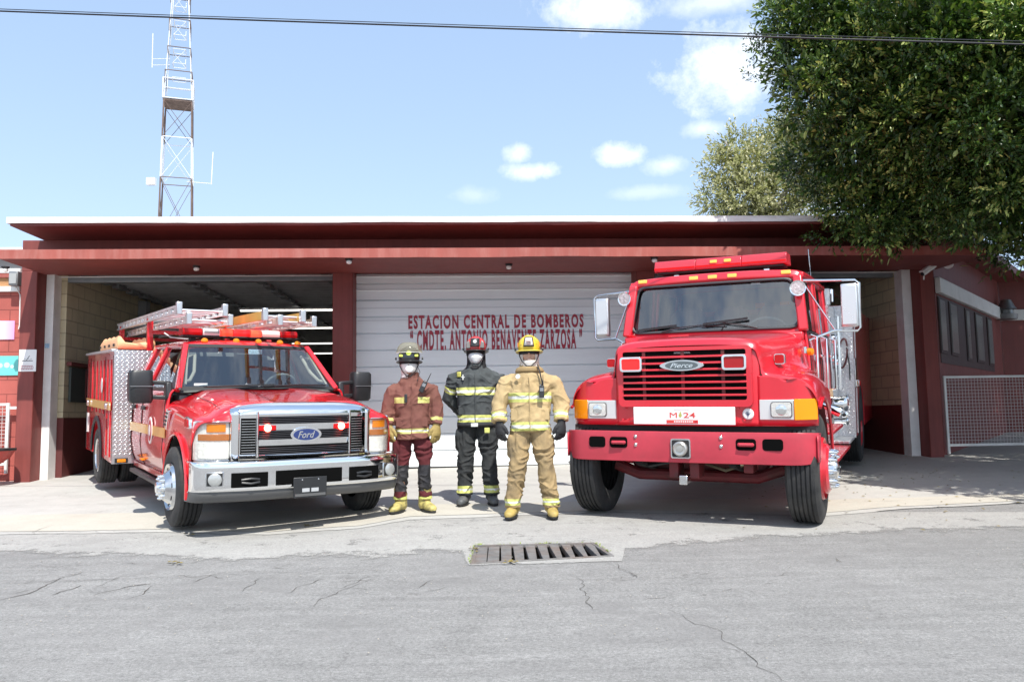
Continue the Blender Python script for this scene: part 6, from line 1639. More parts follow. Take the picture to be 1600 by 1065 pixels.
def eng_wheel(sg):
    wh = tyre(fe, sg, sg * 1.20, 0, .51, .51, .29, .295, 5)
    MB(True).lathe([(.296, .0), (.285, -.025), (.27, .01), (.255, .02), (.20, .0), (.18, -.02), (.10, -.04), (.09, -.09), (.02, -.10)], (sg * 1.19, 0, .51), (-sg, 0, 0), 36).build('rim', ER, wh, angle=30)
    rim = wh.children[-1]
    MB(True).lathe([(.24, .02), (.232, -.05), (.20, -.07), (.16, -.065)], (sg * 1.19, 0, .51), (-sg, 0, 0), 32).build('rim_ring', ER, rim)
    g = MB(True); bolt_ring(g, sg * 1.25, sg, 0, .51, .165, 10, .022, .085); g.build('lug_nut', M_CHROME, rim)
    MB(True).lathe([(.10, 0), (.10, .07), (.085, .10), (.03, .12)], (sg * 1.22, 0, .51), (sg, 0, 0), 24).build('hub', M_CHROMED, rim)
for sg in (-1, 1): eng_wheel(sg)
for sg in (-1, 1):
    for k, uo in enumerate((1.21, .90)): 
        wh = tyre(fe, sg, sg * uo, -5.2, .51, .51, .28, .295, 5)
        if k == 0: MB(True).lathe([(.296, .01), (.28, .0), (.25, .08), (.12, .18), (.06, .18)], (sg * 1.2, -5.2, .51), (-sg, 0, 0), 30).build('rim', ER, wh)
MB(True).tube([(-.9, -5.2, .51), (.9, -5.2, .51)], .08, 10).build('rear_axle', M_UNDER, fe)

# ---- pump body behind the cab
for sg in (-1, 1):
    poly = [(-3.9, 2.28), (-3.9, .47)] + [(-4.4, .47)] + [(-5.2 + .64 * math.cos(R(a)), .51 + .66 * math.sin(R(a))) for a in range(0, 181, 12)] + [(-8.3, .47), (-8.3, 2.28)]
    bs = MB(True).prism(poly, 'x', sg * .60, sg * 1.215).build('body_side', ER, fe, bevel=.006)
    a, b = sorted((sg * .62, sg * 1.222)); MB(True).box(a, b, -3.898, -3.88, .47, 2.275).build('tread_panel', M_TREADZ, fe)
    for w_ in (-3.93, -4.35): MB(True).box(*sorted((sg * 1.2155, sg * 1.224)), w_ - .02, w_ + .02, .50, 2.26).build('edge_strip', tread_mat('tread_side', 'YZ', (.72, .73, .75), 22) if 'tread_side' not in MATS else MATS['tread_side'], bs)
    MB(True).box(*sorted((sg * 1.2155, sg * 1.235)), -4.30, -3.98, 1.15, 1.55).build('locker_frame', M_CHROMED, bs, bevel=.004)
    lpm = MB(True).box(*sorted((sg * 1.22, sg * 1.27)), -4.18, -4.08, 1.16, 1.25).build('side_lamp', M_CHROME, bs, bevel=.006)
    MB(True).box(*sorted((sg * 1.27, sg * 1.285)), -4.165, -4.095, 1.175, 1.235).build('lens', M_REDL, lpm)
    # running boards and steps: two red, one bright
    a, b = sorted((sg * .80, sg * 1.20))
    MB(True).box(a, b, -2.2, -1.0, .74, .775).build('step', ER, fe, bevel=.006)
    MB(True).box(a, b, -3.86, -3.15, .45, .49).build('tread_step', M_TREADT, fe, bevel=.006)
    MB(True).box(a, b, -3.2, -.85, .40, .435).build('lower_step', ER, fe, bevel=.006)
    MB(True).box(*sorted((sg * .80, sg * 1.0)), -3.85, -3.06, .50, 2.24).build('pump_panel', M_TREADZ, fe)
    pp = fe.children[-1]
    MB(True).box(*sorted((sg * .98, sg * 1.02)), -3.8, -3.1, .60, 2.1).build('gauge_panel', M_CHROMED, fe, bevel=.01)
    gp = fe.children[-1]
    for (w_, z, r_) in ((-3.3, 1.8, .07), (-3.55, 1.8, .07), (-3.3, 1.55, .05), (-3.6, 1.5, .05)):
        MB(True).lathe([(r_, 0), (r_, .03), (r_ * .85, .035)], (sg * 1.02, w_, z), (sg, 0, 0), 20).build('gauge', M_CHROME, gp)
    for (w_, z, r_) in ((-3.35, .95, .09), (-3.62, 1.0, .06), (-3.5, .72, .05)):
        MB(True).lathe([(r_ * .8, 0), (r_ * .8, .08), (r_, .09), (r_, .14), (r_ * .5, .15)], (sg * 1.02, w_, z), (sg, .35, 0), 20).build('hose_outlet', M_CHROME, gp)
    MB(True).tube([(sg * 1.1, -3.2, 1.15), (sg * 1.1, -3.2, 2.1)], .016, 8).build('grab_rail', M_CHROME, fe)
    # hanging hose loop on the treadplate face
    if sg > 0:
        pts = [(1.09 + .055 * math.cos(a) + .02 * math.sin(a), -3.85, 1.62 + .20 * math.sin(a)) for a in np.linspace(.5, 2 * math.pi + .3, 28)]
        MB(True).tube(pts, .012, 8, False).build('hose_loop', pm('hose_maroon', (.10, .025, .03), .6), fe)
        MB(True).tube([(1.14, -3.85, 1.70), (1.17, -3.85, 1.45), (1.17, -3.85, 1.25)], .008, 6).build('cable_loop', M_BLKP, fe)
        MB(True).lathe([(.045, 0), (.05, .02), (.03, .03)], (1.08, -3.88, .78), (0, 1, 0), 22).build('port', M_CHROME, fe)
        MB(True).lathe([(.028, 0), (.026, .033)], (1.08, -3.88, .78), (0, 1, 0), 16).build('port_core', M_BLACK, fe)
        nz_ = MB(True); nz_.lathe([(.03, 0), (.035, .12), (.05, .16), (.055, .26), (.045, .27)], (1.02, -1.25, 1.07), (1, -.15, -.45), 16); nz_.build('hose_nozzle', M_CHROME, fe)
MB(True).box(-1.2, 1.2, -8.3, -3.95, .60, 1.9).build('body_core', M_UNDER, fe)
MB(True).box(.70, .95, -3.95, -3.85, 2.29, 2.52).build('roof_locker', pm('locker_white', (.7, .7, .7), .5), fe, bevel=.01)
MB(True).box(-.6, .6, -3.7, -3.2, 1.9, 2.35).build('pump_top', M_UNDER, fe)
MB(True).tube([(.95, -4.1, 2.35), (.95, -4.1, 2.5), (.95, -7.5, 2.5)], .03, 8).build('body_rail', M_CHROME, fe)
# ================================================================ FIREFIGHTERS
def fuse(mb, name, voxel, iters=6, factor=.5):
    """melt overlapping closed shapes into one continuous skin"""
    me = bpy.data.meshes.new(name + '_src'); me.from_pydata([tuple(map(float, p)) for p in mb.v], [], mb.f)
    bm = bmesh.new(); bm.from_mesh(me); bmesh.ops.recalc_face_normals(bm, faces=bm.faces); bm.to_mesh(me); bm.free()
    ob = bpy.data.objects.new('tmp', me); COL.objects.link(ob)
    r = ob.modifiers.new('r', 'REMESH'); r.mode = 'VOXEL'; r.voxel_size = voxel; r.use_smooth_shade = True
    s_ = ob.modifiers.new('s', 'SMOOTH'); s_.iterations = iters; s_.factor = factor
    dg = bpy.context.evaluated_depsgraph_get(); dg.update()
    out = bpy.data.meshes.new_from_object(ob.evaluated_get(dg)); out.name = name
    bpy.data.objects.remove(ob); bpy.data.meshes.remove(me)
    return out

def wrinkle(me, fn):
    """push every vertex along its normal by fn(point)"""
    co = [v.co.copy() for v in me.vertices]; no = [v.normal.copy() for v in me.vertices]
    for v, c, n in zip(me.vertices, co, no): v.co = c + n * fn(c)
    me.update()

def put(me, name, mats, par, face_fn=None):
    me.name = name; me.materials.clear()
    for m in mats: me.materials.append(m)
    me.polygons.foreach_set('use_smooth', [True] * len(me.polygons))
    if face_fn:
        for p in me.polygons: p.material_index = face_fn(p.center, p.normal)
    return link_mesh(name, me, par)

def nz3(p, s, sd=0): return noise.noise(Vector((p.x * s + sd, p.y * s, p.z * s)))
def folds(amp, sd, zs=22, xs=6):
    def f(p):
        a = noise.noise(Vector((p.x * xs + sd, p.y * xs, p.z * zs * .55 + 2.2 * noise.noise(Vector((p.x * 5, p.y * 5, p.z * 4 + sd))))))
        b = noise.noise(Vector((p.x * 24, p.y * 24, p.z * 20 + sd)))
        r = 1 - abs(a) * 3.4
        return amp * (.8 * r * abs(r) - .25 + .35 * b)
    return f

SKIN = pm('skin_tan', (.42, .22, .14), .5, var=.08, vscale=20)
SKIN2 = pm('skin_light', (.56, .34, .24), .5, var=.08, vscale=20)
def cloth(name, rgb, var=.16, dirt=None, rough=.85):
    return pm(name, rgb, rough, var=var, vscale=7, bump=.35, bscale=140, dirt=dirt, spec=.2)
C_MAR = cloth('turnout_maroon', (.185, .080, .062), dirt=((.14, .05, .045, 1), 5, .6))
C_MARD = cloth('trouser_maroon', (.105, .022, .026), dirt=((.05, .02, .02, 1), 5, .5))
C_BLK = cloth('turnout_charcoal', (.070, .078, .080), dirt=((.03, .032, .035, 1), 5, .5))
C_BLKD = cloth('trouser_charcoal', (.035, .038, .040), dirt=((.07, .07, .065, 1), 6, .4))
C_TAN = cloth('turnout_tan', (.47, .35, .185), dirt=((.30, .21, .11, 1), 4, .55))
C_TAND = cloth('trouser_tan', (.36, .26, .135), dirt=((.13, .105, .07, 1), 4.5, .9))
C_KNEE = cloth('knee_patch_black', (.028, .028, .032), rough=.5, dirt=((.12, .11, .11, 1), 9, .5))
S_LIME = pm('stripe_lime', (.58, .60, .17), .55, var=.12, vscale=20, dirt=((.35, .36, .12, 1), 9, .5))
S_SILV = pm('stripe_silver', (.70, .71, .68), .4, .2, var=.12, vscale=20)
S_YEL = pm('stripe_worn_yellow', (.52, .50, .16), .6, var=.2, vscale=14)
BOOTY = pm('boot_yellow', (.46, .39, .13), .6, var=.25, vscale=10, dirt=((.10, .09, .06, 1), 14, .9))
BOOTG = pm('boot_grey', (.075, .08, .085), .55, var=.2, vscale=10, dirt=((.2, .19, .17, 1), 12, .5))
BOOTT = pm('boot_tan', (.42, .31, .09), .6, var=.2, vscale=10, dirt=((.20, .15, .07, 1), 12, .7))
GLV_Y = cloth('glove_leather', (.36, .27, .10), dirt=((.16, .12, .05, 1), 14, .7), rough=.65)
GLV_B = cloth('glove_black', (.03, .03, .032), rough=.6)
HOODW = cloth('hood_white', (.74, .71, .67), var=.06)
MASKW = pm('mask_white', (.78, .78, .78), .8, var=.03, bump=.3, bscale=30)

def capsule(mb, pts, rs, n=16): mb.tube(pts, rs, n); return mb

def head_shape(mb, c, s=1.0, wx=1.14):
    """head centred on c (ear level), nose towards -y"""
    x, y, z = c; n0 = len(mb.v)
    mb.rings([(x, y + .005, z - .125 * s, .030, .035), (x, y - .012, z - .115 * s, .048, .052), (x, y - .012, z - .085 * s, .060, .074), (x, y - .004, z - .04 * s, .071, .090), (x, y, z, .076, .098),
              (x, y + .004, z + .04 * s, .077, .101), (x, y + .008, z + .08 * s, .070, .093), (x, y + .01, z + .108 * s, .050, .068), (x, y + .01, z + .122 * s, .02, .03)], 24, 2.1)
    mb.tube([(x, y - .092, z + .012), (x, y - .106, z - .012), (x, y - .118, z - .034), (x, y - .10, z - .046)], [.009, .011, .016, .010], 10)   # nose
    mb.tube([(x - .05, y - .082, z + .026), (x - .02, y - .100, z + .028), (x + .02, y - .100, z + .028), (x + .05, y - .082, z + .026)], [.007, .010, .010, .007], 8)   # brow
    mb.tube([(x - .024, y - .094, z - .066), (x, y - .104, z - .064), (x + .024, y - .094, z - .066)], [.005, .008, .005], 8)
    mb.rings([(x, y - .085, z - .118, .02, .014), (x, y - .09, z - .10, .026, .018), (x, y - .086, z - .085, .02, .014)], 12)
    for sg in (-1, 1):
        mb.tube([(x + sg * .074, y + .012, z + .026), (x + sg * .088, y + .022, z + .02), (x + sg * .084, y + .014, z - .02), (x + sg * .074, y + .008, z - .03)], [.006, .010, .009, .006], 8)
        mb.tube([(x + sg * .034, y - .078, z - .03), (x + sg * .046, y - .062, z - .028)], [.018, .02], 10)
    mb.v[n0:] = [(x + (p[0] - x) * wx, p[1], p[2]) for p in mb.v[n0:]]

def glove(name, m, par, wrist, hand_dir, side, curl=.5, S=1.22):
    """palm, four unequal bent fingers and a thumb; side=+1 viewer's right"""
    d = Vector(hand_dir).normalized(); inn = Vector((-side * .62, .78, 0)); inn = (inn - d * inn.dot(d)).normalized()   # palm faces the thigh
    fwd = d.cross(inn).normalized()
    if fwd.x * side > 0: fwd = -fwd                                            # thumb side points forward
    w_ = Vector(wrist); mb = MB()
    mb.tube([w_ - d * .05, w_, w_ + d * .03, w_ + d * .075, w_ + d * .10], [(.040, .036), (.036, .032), (.042, .033), (.047, .030), (.042, .022)], 14, upd=inn)
    kn = w_ + d * .095
    for k, (off, L, r_) in enumerate(((.036, .068, .0145), (.012, .078, .0150), (-.012, .073, .0145), (-.035, .056, .0135))):
        b = kn + fwd * off - d * .01; c1 = curl * (1 + .12 * k)
        d1 = (d * math.cos(c1 * .5) + inn * math.sin(c1 * .5)); d2 = (d * math.cos(c1 * 1.25) + inn * math.sin(c1 * 1.25)); d3 = (d * math.cos(c1 * 1.9) + inn * math.sin(c1 * 1.9))
        p1 = b + d1 * L * .45; p2 = p1 + d2 * L * .32; p3 = p2 + d3 * L * .26
        mb.tube([b - d1 * .01, b, p1, p2, p3, p3 + d3 * .006], [r_, r_ * 1.02, r_ * 1.05, r_, r_ * .85, r_ * .4], 9)
    tb = w_ + d * .025 + fwd * .028
    t1 = tb + fwd * .028 + d * .030 + inn * .008; t2 = t1 + fwd * .008 + d * .032 + inn * .010; t3 = t2 + d * .018 + inn * .008
    mb.tube([tb - fwd * .01, tb, t1, t2, t3], [.017, .019, .017, .014, .008], 10)
    mb.v = [tuple(w_ + (Vector(p) - w_) * S) for p in mb.v]
    me = fuse(mb, name, .0055, 3, .4); wrinkle(me, lambda p: .0012 * noise.noise(p * 60))
    return put(me, name, [m], par)

def boot(par, m, ankle, toe_dir, size=.94, sole=None):
    a = Vector(ankle); t = Vector((toe_dir[0], toe_dir[1], 0)).normalized(); q = Vector((-t.y, t.x, 0)); mb = MB()
    def ring(c, rx, ry): return [c + q * (rx * math.cos(k / 16 * 6.2832)) + Vector((0, 0, 1)) * (ry * math.sin(k / 16 * 6.2832)) for k in range(16)]
    sec = [(-.095, .040, .050, .062), (-.07, .050, .060, .068), (-.02, .052, .066, .072), (.05, .053, .056, .062), (.11, .058, .046, .052), (.16, .056, .040, .046), (.20, .044, .034, .040), (.222, .022, .022, .034)]
    vs = []; fs = []
    for (l, rx, ry, cz_) in sec: vs += ring(Vector((a.x, a.y, 0)) + t * l * size + Vector((0, 0, cz_)), rx, ry)
    n = len(sec)
    for i in range(n - 1):
        for k in range(16): fs.append((i * 16 + k, i * 16 + (k + 1) % 16, (i + 1) * 16 + (k + 1) % 16, (i + 1) * 16 + k))
    fs += [tuple(range(16))[::-1], tuple((n - 1) * 16 + k for k in range(16))]
    mb.add(vs, fs); mb.tube([(a.x - t.x * .02, a.y - t.y * .02, .06), (a.x - t.x * .015, a.y - t.y * .015, .16), (a.x, a.y, .26)], [(.062, .07), (.060, .066), (.066, .07)], 16)
    me = fuse(mb, 'boot', .007, 4)
    for v in me.vertices:
        if v.co.z < .012: v.co.z = .012 + (v.co.z - .012) * .1
    b = put(me, 'boot', [m], par)
    # ribbed sole following the boot
    out = []
    for k in range(28):
        an = k / 28 * 6.2832; l = .062 + .150 * math.cos(an); rr = .058 if l > .02 else .05
        out.append((a.x + t.x * l + q.x * rr * math.sin(an), a.y + t.y * l + q.y * rr * math.sin(an)))
    MB().prism(out, 'z', .0, .022).build('sole', pm('sole_black', (.02, .02, .02), .8), b, bevel=.003)
    return b

def firefighter(name, label, loc, rz, H, cfg):
    """cfg holds the measures in metres, person standing at the origin facing -y"""
    o = empty(name, label, 'person', loc=loc); o.rotation_euler = (0, 0, rz)
    c = cfg; sh = c['sh']; hipz = c['hip']; zh = c['head']; hx = c.get('hx', 0)
    ft = c['feet']; kn = c['knees']; hw = c['hipw']
    shz = c['shz']; hem = c['hem']
    # ---- body: one continuous skin from head to feet
    b = MB(); head_shape(b, (hx, -.01, zh))
    b.tube([(hx, .015, zh - .13), (hx * .5, .02, shz - .02)], [(.058, .06), (.066, .066)], 16)
    b.rings([(0, .0, hipz - .08, .13, .09), (0, 0, hipz + .05, .15, .10), (0, 0, hipz + .25, .14, .10), (0, 0, shz - .20, .15, .10), (0, .005, shz - .10, .12, .08), (0, .01, shz - .01, .07, .06)], 20)
    for sg, A in zip((-1, 1), c['arms']):
        b.tube([(sg * .09, .01, shz - .13)] + list(A), [.05, .05] + [.048, .04, .030, .026][:len(A) - 1], 12)
        b.tube([(sg * .07, 0, hipz), kn[0 if sg < 0 else 1], (*ft[0 if sg < 0 else 1][:2], .10)], [.085, .055, .045], 12)
        b.tube([(*ft[0 if sg < 0 else 1][:2], .07), (ft[0 if sg < 0 else 1][0] + c['toes'][0 if sg < 0 else 1][0] * .12, ft[0 if sg < 0 else 1][1] + c['toes'][0 if sg < 0 else 1][1] * .12, .05)], [.04, .03], 10)
    me = fuse(b, 'body', .0065, 3, .4); put(me, 'body', [c['skin']], o)
    # eyes and mouth
    for sg in (-1, 1):
        e = MB().lathe([(.003, -.003), (.010, .0), (.011, .004), (.006, .008)], (hx + sg * 0.0347, -.01 - .084, zh + .008), (sg * .2, -1, 0), 12).build('eye', pm('eye_white', (.62, .60, .58), .3), o)
        MB().lathe([(.0055, 0), (.0045, .002)], (hx + sg * 0.0358, -.01 - .0935, zh + .006), (sg * .1, -1, 0), 10).build('iris', pm('iris_dark', (.02, .012, .01), .2), e)
        MB().tube([(hx + sg * 0.0179, -.112, zh + .034), (hx + sg * 0.0370, -.110, zh + .039), (hx + sg * 0.0582, -.096, zh + .030)], [.003, .0045, .002], 6).build('eyebrow', pm('hair_dark', (.02, .014, .01), .8), o)
    if c.get('smile'):
        mo = MB().tube([(hx - .026, -.107, zh - .060), (hx - .012, -.1165, zh - .066), (hx + .012, -.1165, zh - .066), (hx + .026, -.107, zh - .060)], [.002, .0045, .0045, .002], 8, flat=.8).build('mouth', pm('lips', (.36, .12, .10), .5), o)
        MB().tube([(hx - .015, -.1185, zh - .0645), (hx + .015, -.1185, zh - .0645)], .0026, 8).build('teeth', pm('teeth_white', (.7, .68, .62), .3), mo)
    # ---- trousers
    t = MB(); tz = c['trz']
    t.rings([(0, 0, hipz - .10, hw * .95, .125), (0, 0, hipz, hw, .135), (0, 0, hem + .02, hw * .96, .13), (0, 0, hem + .14, hw * .9, .12)], 24, 2.3)
    for i, sg in enumerate((-1, 1)):
        k = Vector(kn[i]); f = Vector((*ft[i][:2], 0)); top = Vector((sg * hw * .48, 0, hipz - .02)); mid = top.lerp(k, .5)
        t.tube([top, mid, k, k.lerp(Vector((f.x, f.y, tz)), .5), (f.x, f.y + .0, tz + .06), (f.x, f.y, tz)], [(c['tw'], c['tw'] * 1.02), (c['tw'] * .98, c['tw']), (c['tw'] * .84, c['tw'] * .9), (c['tw'] * .80, c['tw'] * .88), (c['tw'] * .76, c['tw'] * .86), (c['tw'] * .78, c['tw'] * .9)], 20, upd=(0, 1, 0))
        t.rings([(k.x * .5 + top.x * .5 + sg * c['tw'] * .75, .0, mid.z + z_, .042 * s_, .085 * s_) for z_, s_ in ((-.13, .7), (-.11, 1), (.06, 1), (.09, .8))], 16, 3)   # cargo pocket
    me = fuse(t, 'trousers', .008, 5); wrinkle(me, folds(c.get('fold', .009), 3.3 + hx))
    def tf(p, n):
        for (z0, z1, mi) in c['tbands']:
            if z0 < p.z < z1: return mi
        if c.get('patch') and c['patch'][0] < p.z < c['patch'][1] and p.y < .06: return 3
        return 0
    put(me, 'trousers', [c['tm'], S_LIME, S_SILV, C_KNEE], o, tf)
    # ---- boots
    for i, sg in enumerate((-1, 1)): 
        bo = boot(o, c['bm'], (ft[i][0], ft[i][1], 0), c['toes'][i])
        if c.get('bootband'):
            MB().tube([(ft[i][0], ft[i][1], z_) for z_ in (.135, .165)], [(.069, .075)] * 2, 20).build('boot_band', S_LIME, bo)
    # ---- jacket
    j = MB()
    j.rings([(0, 0, hem, hw * 1.04, .155), (0, 0, hem + .10, hw * 1.03, .155), (0, 0, (hem + shz) / 2 - .02, sh * .70, .150), (0, -.005, shz - .22, sh * .75, .155), (0, .0, shz - .12, sh * .72, .145), (hx * .2, .006, shz - .055, sh * .60, .122), (hx * .4, .010, shz - .01, sh * .44, .105), (hx * .5, .012, shz + .03, sh * .30, .09)], 28, 2.5)
    coll = c.get('collar', .06)
    j.rings([(hx * .5, .005, shz - .02, .105, .105), (hx * .6, .003, shz + .03, .10, .102), (hx * .7, .002, shz + .03 + coll, .095, .10)], 22)
    for sg, A in zip((-1, 1), c['arms']):
        A = [Vector(a) for a in A]
        n_ = len(A); rr = c['sr']
        j.tube([Vector((sg * sh * .44, .01, shz - .10))] + A[:c.get('na', n_)], rr[:n_ + 1] if len(rr) >= n_ + 1 else rr, 18)
    me = fuse(j, 'jacket', .008, 5); wrinkle(me, folds(c.get('fold', .009) * .8, 8.1 + hx))
    def jf(p, n):
        # sleeves: distance to arm line beyond the shoulder
        for sg, A in zip((-1, 1), c['arms']):
            if p.x * sg > c['armx']:
                for (a0, a1, mi) in c['sbands']:
                    e, w_ = Vector(A[c.get('sb_seg', (1, 2))[0]]), Vector(A[c.get('sb_seg', (1, 2))[1]])
                    d = (w_ - e); t_ = (p - e).dot(d) / d.length_squared
                    if a0 < t_ < a1 and (p - e.lerp(w_, min(1, max(0, t_)))).length < .12: return mi
                return 0
        for (z0, z1, mi, xm) in c['jbands']:
            if z0 < p.z < z1:
                if xm and not (xm[0] < abs(p.x) < xm[1] and p.y < .05): continue
                return mi
        return 0
    put(me, 'jacket', [c['jm'], c.get('stripe', S_LIME), S_SILV], o, jf)
    # flap, pockets
    def surf_y(x, z, base=-.17): return base + .10 * (x / .22) ** 2
    fl = MB(); pts = [(c.get('flapx', .0) + .004 * math.sin(z_ * 30), c['flapy'](z_), z_) for z_ in np.linspace(hem + .02, shz - .06, 12)]
    for a, b_ in zip(pts[:-1], pts[1:]): fl.bar(a, b_, .006, .01, (0, 1, 0))
    fl.build('jacket_flap', c['jm'], o)
    for (px_, pz, w_, h_) in c['pockets']:
        y_ = -.150 + .12 * (px_ / .22) ** 2
        pk_ = MB().patch([[(px_ + u * w_ / 2, y_ - .014 + .5 * abs(u) * .02 + .03 * (abs(px_ + u * w_ / 2) - abs(px_)), pz + v * h_ / 2) for u in (-1, -.5, 0, .5, 1)] for v in (-1, -.3, .4, 1)], 3, 3)
        pk_.build('pocket', c['jm'], o, solid=.02, bevel=.004)
    return o

def helmet(par, hx, zh, m, brim_m, face_plate, tilt=0, traditional=False, y0=-.01):
    h = empty('helmet'); h.parent = par; h.location = (hx, y0 + .01, zh + .062); h.rotation_euler = (tilt, 0, 0)
    s = MB().rings([(0, .0, -.035, .112, .134), (0, .0, -.01, .118, .142), (0, .0, .035, .117, .138), (0, .003, .075, .102, .120), (0, .006, .105, .074, .088), (0, .008, .122, .038, .046), (0, .008, .126, .01, .012)], 30, 2.05)
    sh_ = s.build('shell', m, h, angle=60)
    for a in range(-60, 61, 30): pass
    r = MB(); 
    for ang in (-.9, 0, .9): r.tube([(math.sin(ang) * .1 * k_ , -math.cos(ang) * .0 + .006 + (.115 * math.cos(th)), .01 + .118 * math.sin(th)) for k_, th in ((math.cos(th), th) for th in np.linspace(.15, math.pi - .15, 12))], .006, 6)
    r.build('ridge', m, sh_)
    rows = []
    for k in range(33):
        a = 2 * math.pi * k / 32; c_, q = math.cos(a), math.sin(a); back = max(0, q); fr = max(0, -q)
        ex_ = .026 + .012 * fr + (.055 if traditional else .018) * back
        rows.append([(c_ * .114, q * .137, -.03), (c_ * (.118 + ex_ * .5), q * (.140 + ex_ * .5), -.035 - .006 * back), (c_ * (.118 + ex_), q * (.140 + ex_), -.043 - .018 * back)])
    MB().patch(rows, 1, 3).build('brim', brim_m, h, solid=.006)
    MB().rings([(0, 0, -.075, .100, .118), (0, 0, -.035, .108, .128)], 28, 2.05).build('liner', GLV_B, h)
    return h, sh_

def strap(par, hx, zh, m, y=-.01, under=-.135):
    g = MB()
    for sg in (-1, 1): g.tube([(hx + sg * .102, y - .02, zh + .03), (hx + sg * .098, y - .045, zh - .03), (hx + sg * .070, y - .075, zh - .09), (hx + sg * .02, y - .075, zh + under), (hx, y - .075, zh + under)], .0055, 7, flat=1.0)
    return g.build('chin_strap', m, par)

def radio(par, x, y, z, tilt=0):
    r_ = empty('radio'); r_.parent = par; r_.location = (x, y, z); r_.rotation_euler = (0, tilt, 0)
    MB().box(-.026, .026, -.03, .0, -.06, .06).build('case', M_BLKP, r_, bevel=.006)
    MB().tube([(.014, -.015, .06), (.015, -.015, .17)], [.006, .003], 8).build('antenna', M_BLKP, r_)
    MB().box(-.018, .018, -.033, -.03, .005, .04).build('display', M_GREYM, r_)
    MB().lathe([(.008, 0), (.007, .014)], (-.012, -.015, .06), (0, 0, 1), 10).build('dial', M_GREYM, r_)
    return r_

def place(px, py, H=None):
    x, y = ground_at(px, py); return (x, y, gz(x, y) + .013)

# ---------------- left: maroon gear
fl1 = lambda hem: (lambda z: -.163 + .02 * max(0, (z - 1.25)) )
p1 = firefighter('person', 'firefighter in maroon gear with black visored helmet standing nearest the pickup', place(645, 800.5), .07, 1.78, dict(
    skin=SKIN, hx=-.03, head=1.600, shz=1.43, sh=.275, hip=.88, hipw=.175, hem=.775, feet=((-.135, .0), (.135, .01)), knees=((-.115, -.02, .50), (.125, -.02, .50)), toes=((-.45, -1), (.55, -1)),
    arms=(((-.205, .01, 1.305), (-.262, .0, 1.11), (-.262, -.05, .93)), ((.205, .01, 1.305), (.262, .0, 1.11), (.262, -.05, .93))), armx=.20, sr=[.072, .086, .080, .066, .062],
    trz=.155, tw=.092, tm=C_MARD, tbands=[(0, .0, 0)], patch=(.22, .50), bm=BOOTY, bootband=True, stripe=S_YEL,
    sbands=[(.62, .76, 1), (.76, .80, 1)], jm=C_MAR, jbands=[(1.165, 1.225, 1, (.065, .19)), (.84, .86, 1, None), (.86, .875, 2, None), (.875, .895, 1, None)],
    flapy=lambda z: -.162 + .05 * max(0, z - 1.28), pockets=[(-.11, .96, .12, .10), (.11, .96, .12, .10)], collar=.05, fold=.015))
h1, s1 = helmet(p1, -.03, 1.60, pm('helmet_black', (.015, .016, .018), .25, coat=.6), pm('helmet_brim_black', (.02, .02, .022), .4), None)
MB().lathe([(.030, 0), (.028, .006), (.01, .008)], (0, -.128, .045), (0, -1, .25), 24).build('front_disc', pm('disc_lime', (.68, .80, .12), .45), h1)
for sg in (-1, 1): MB().box(sg * .082 - .02, sg * .082 + .02, -.118, -.096, .005, .03).build('side_sticker', MATS['disc_lime'], h1, bevel=.003)
vz = []
for th in np.linspace(.30, 1.30, 7): vz.append([(.150 * math.sin(a) * (math.cos(th) ** .6), -.165 * math.cos(a) * (math.cos(th) ** .6) + .01, .0 + .175 * math.sin(th)) for a in np.linspace(-1.45, 1.45, 13)])
MB().patch(vz, 2, 2).build('visor', lens_mat('visor_plastic', (.62, .60, .52), density=.14), h1, solid=.003, angle=70)
MB().tube([tuple(q) for q in vz[0]], .004, 6).build('visor_edge', pm('visor_rim', (.6, .6, .55), .4), h1)
for sg in (-1, 1): MB().lathe([(.016, 0), (.014, .018)], (sg * .135, -.03, -.01), (sg, 0, 0), 14).build('visor_pivot', M_BLKP, h1)
hd = MB().rings([(-.03, .0, 1.44, .095, .098), (-.03, -.002, 1.48, .082, .092), (-.03, -.010, 1.515, .082, .108), (-.03, -.012, 1.55, .084, .116), (-.03, -.012, 1.585, .084, .117), (-.03, -.008, 1.600, .083, .112)], 28, 2.1, cap=False)
put(fuse(MB().rings([(-.03, .0, 1.44, .095, .098), (-.03, -.002, 1.48, .082, .092), (-.03, -.010, 1.515, .092, .112), (-.03, -.014, 1.55, .096, .122), (-.03, -.012, 1.592, .095, .118)], 28, 2.1), 'hood', .006, 3), 'face_hood', [HOODW], p1)
MB().lathe([(.042, 0), (.040, .012), (.024, .022)], (-.025, -.122, 1.535), (.1, -1, -.1), 20).build('respirator', MASKW, p1)
strap(p1, -.03, 1.60, M_BLKP, y=-.03, under=-.145)
MB().tube([(.065, -.10, 1.56), (.09, -.11, 1.50), (.07, -.12, 1.44), (.06, -.14, 1.40)], .003, 6).build('radio_wire', M_BLKP, p1)
glove('glove', GLV_Y, p1, (-.252, -.055, .925), (.03, -.08, -1), -1, .55)
glove('glove', GLV_Y, p1, (.262, -.055, .925), (-.02, -.05, -1), 1, .35)
for sg in (-1, 1): MB().tube([(sg * .262, -.035, .985), (sg * .26, -.052, .93)], [.050, .054], 18).build('cuff', cloth('cuff_dark', (.05, .045, .045)), p1)
radio(p1, .125, -.165, 1.335, .45)
MB().box(-.075, -.045, -.178, -.162, 1.17, 1.26).build('jacket_hook', M_BLKP, p1, bevel=.004)

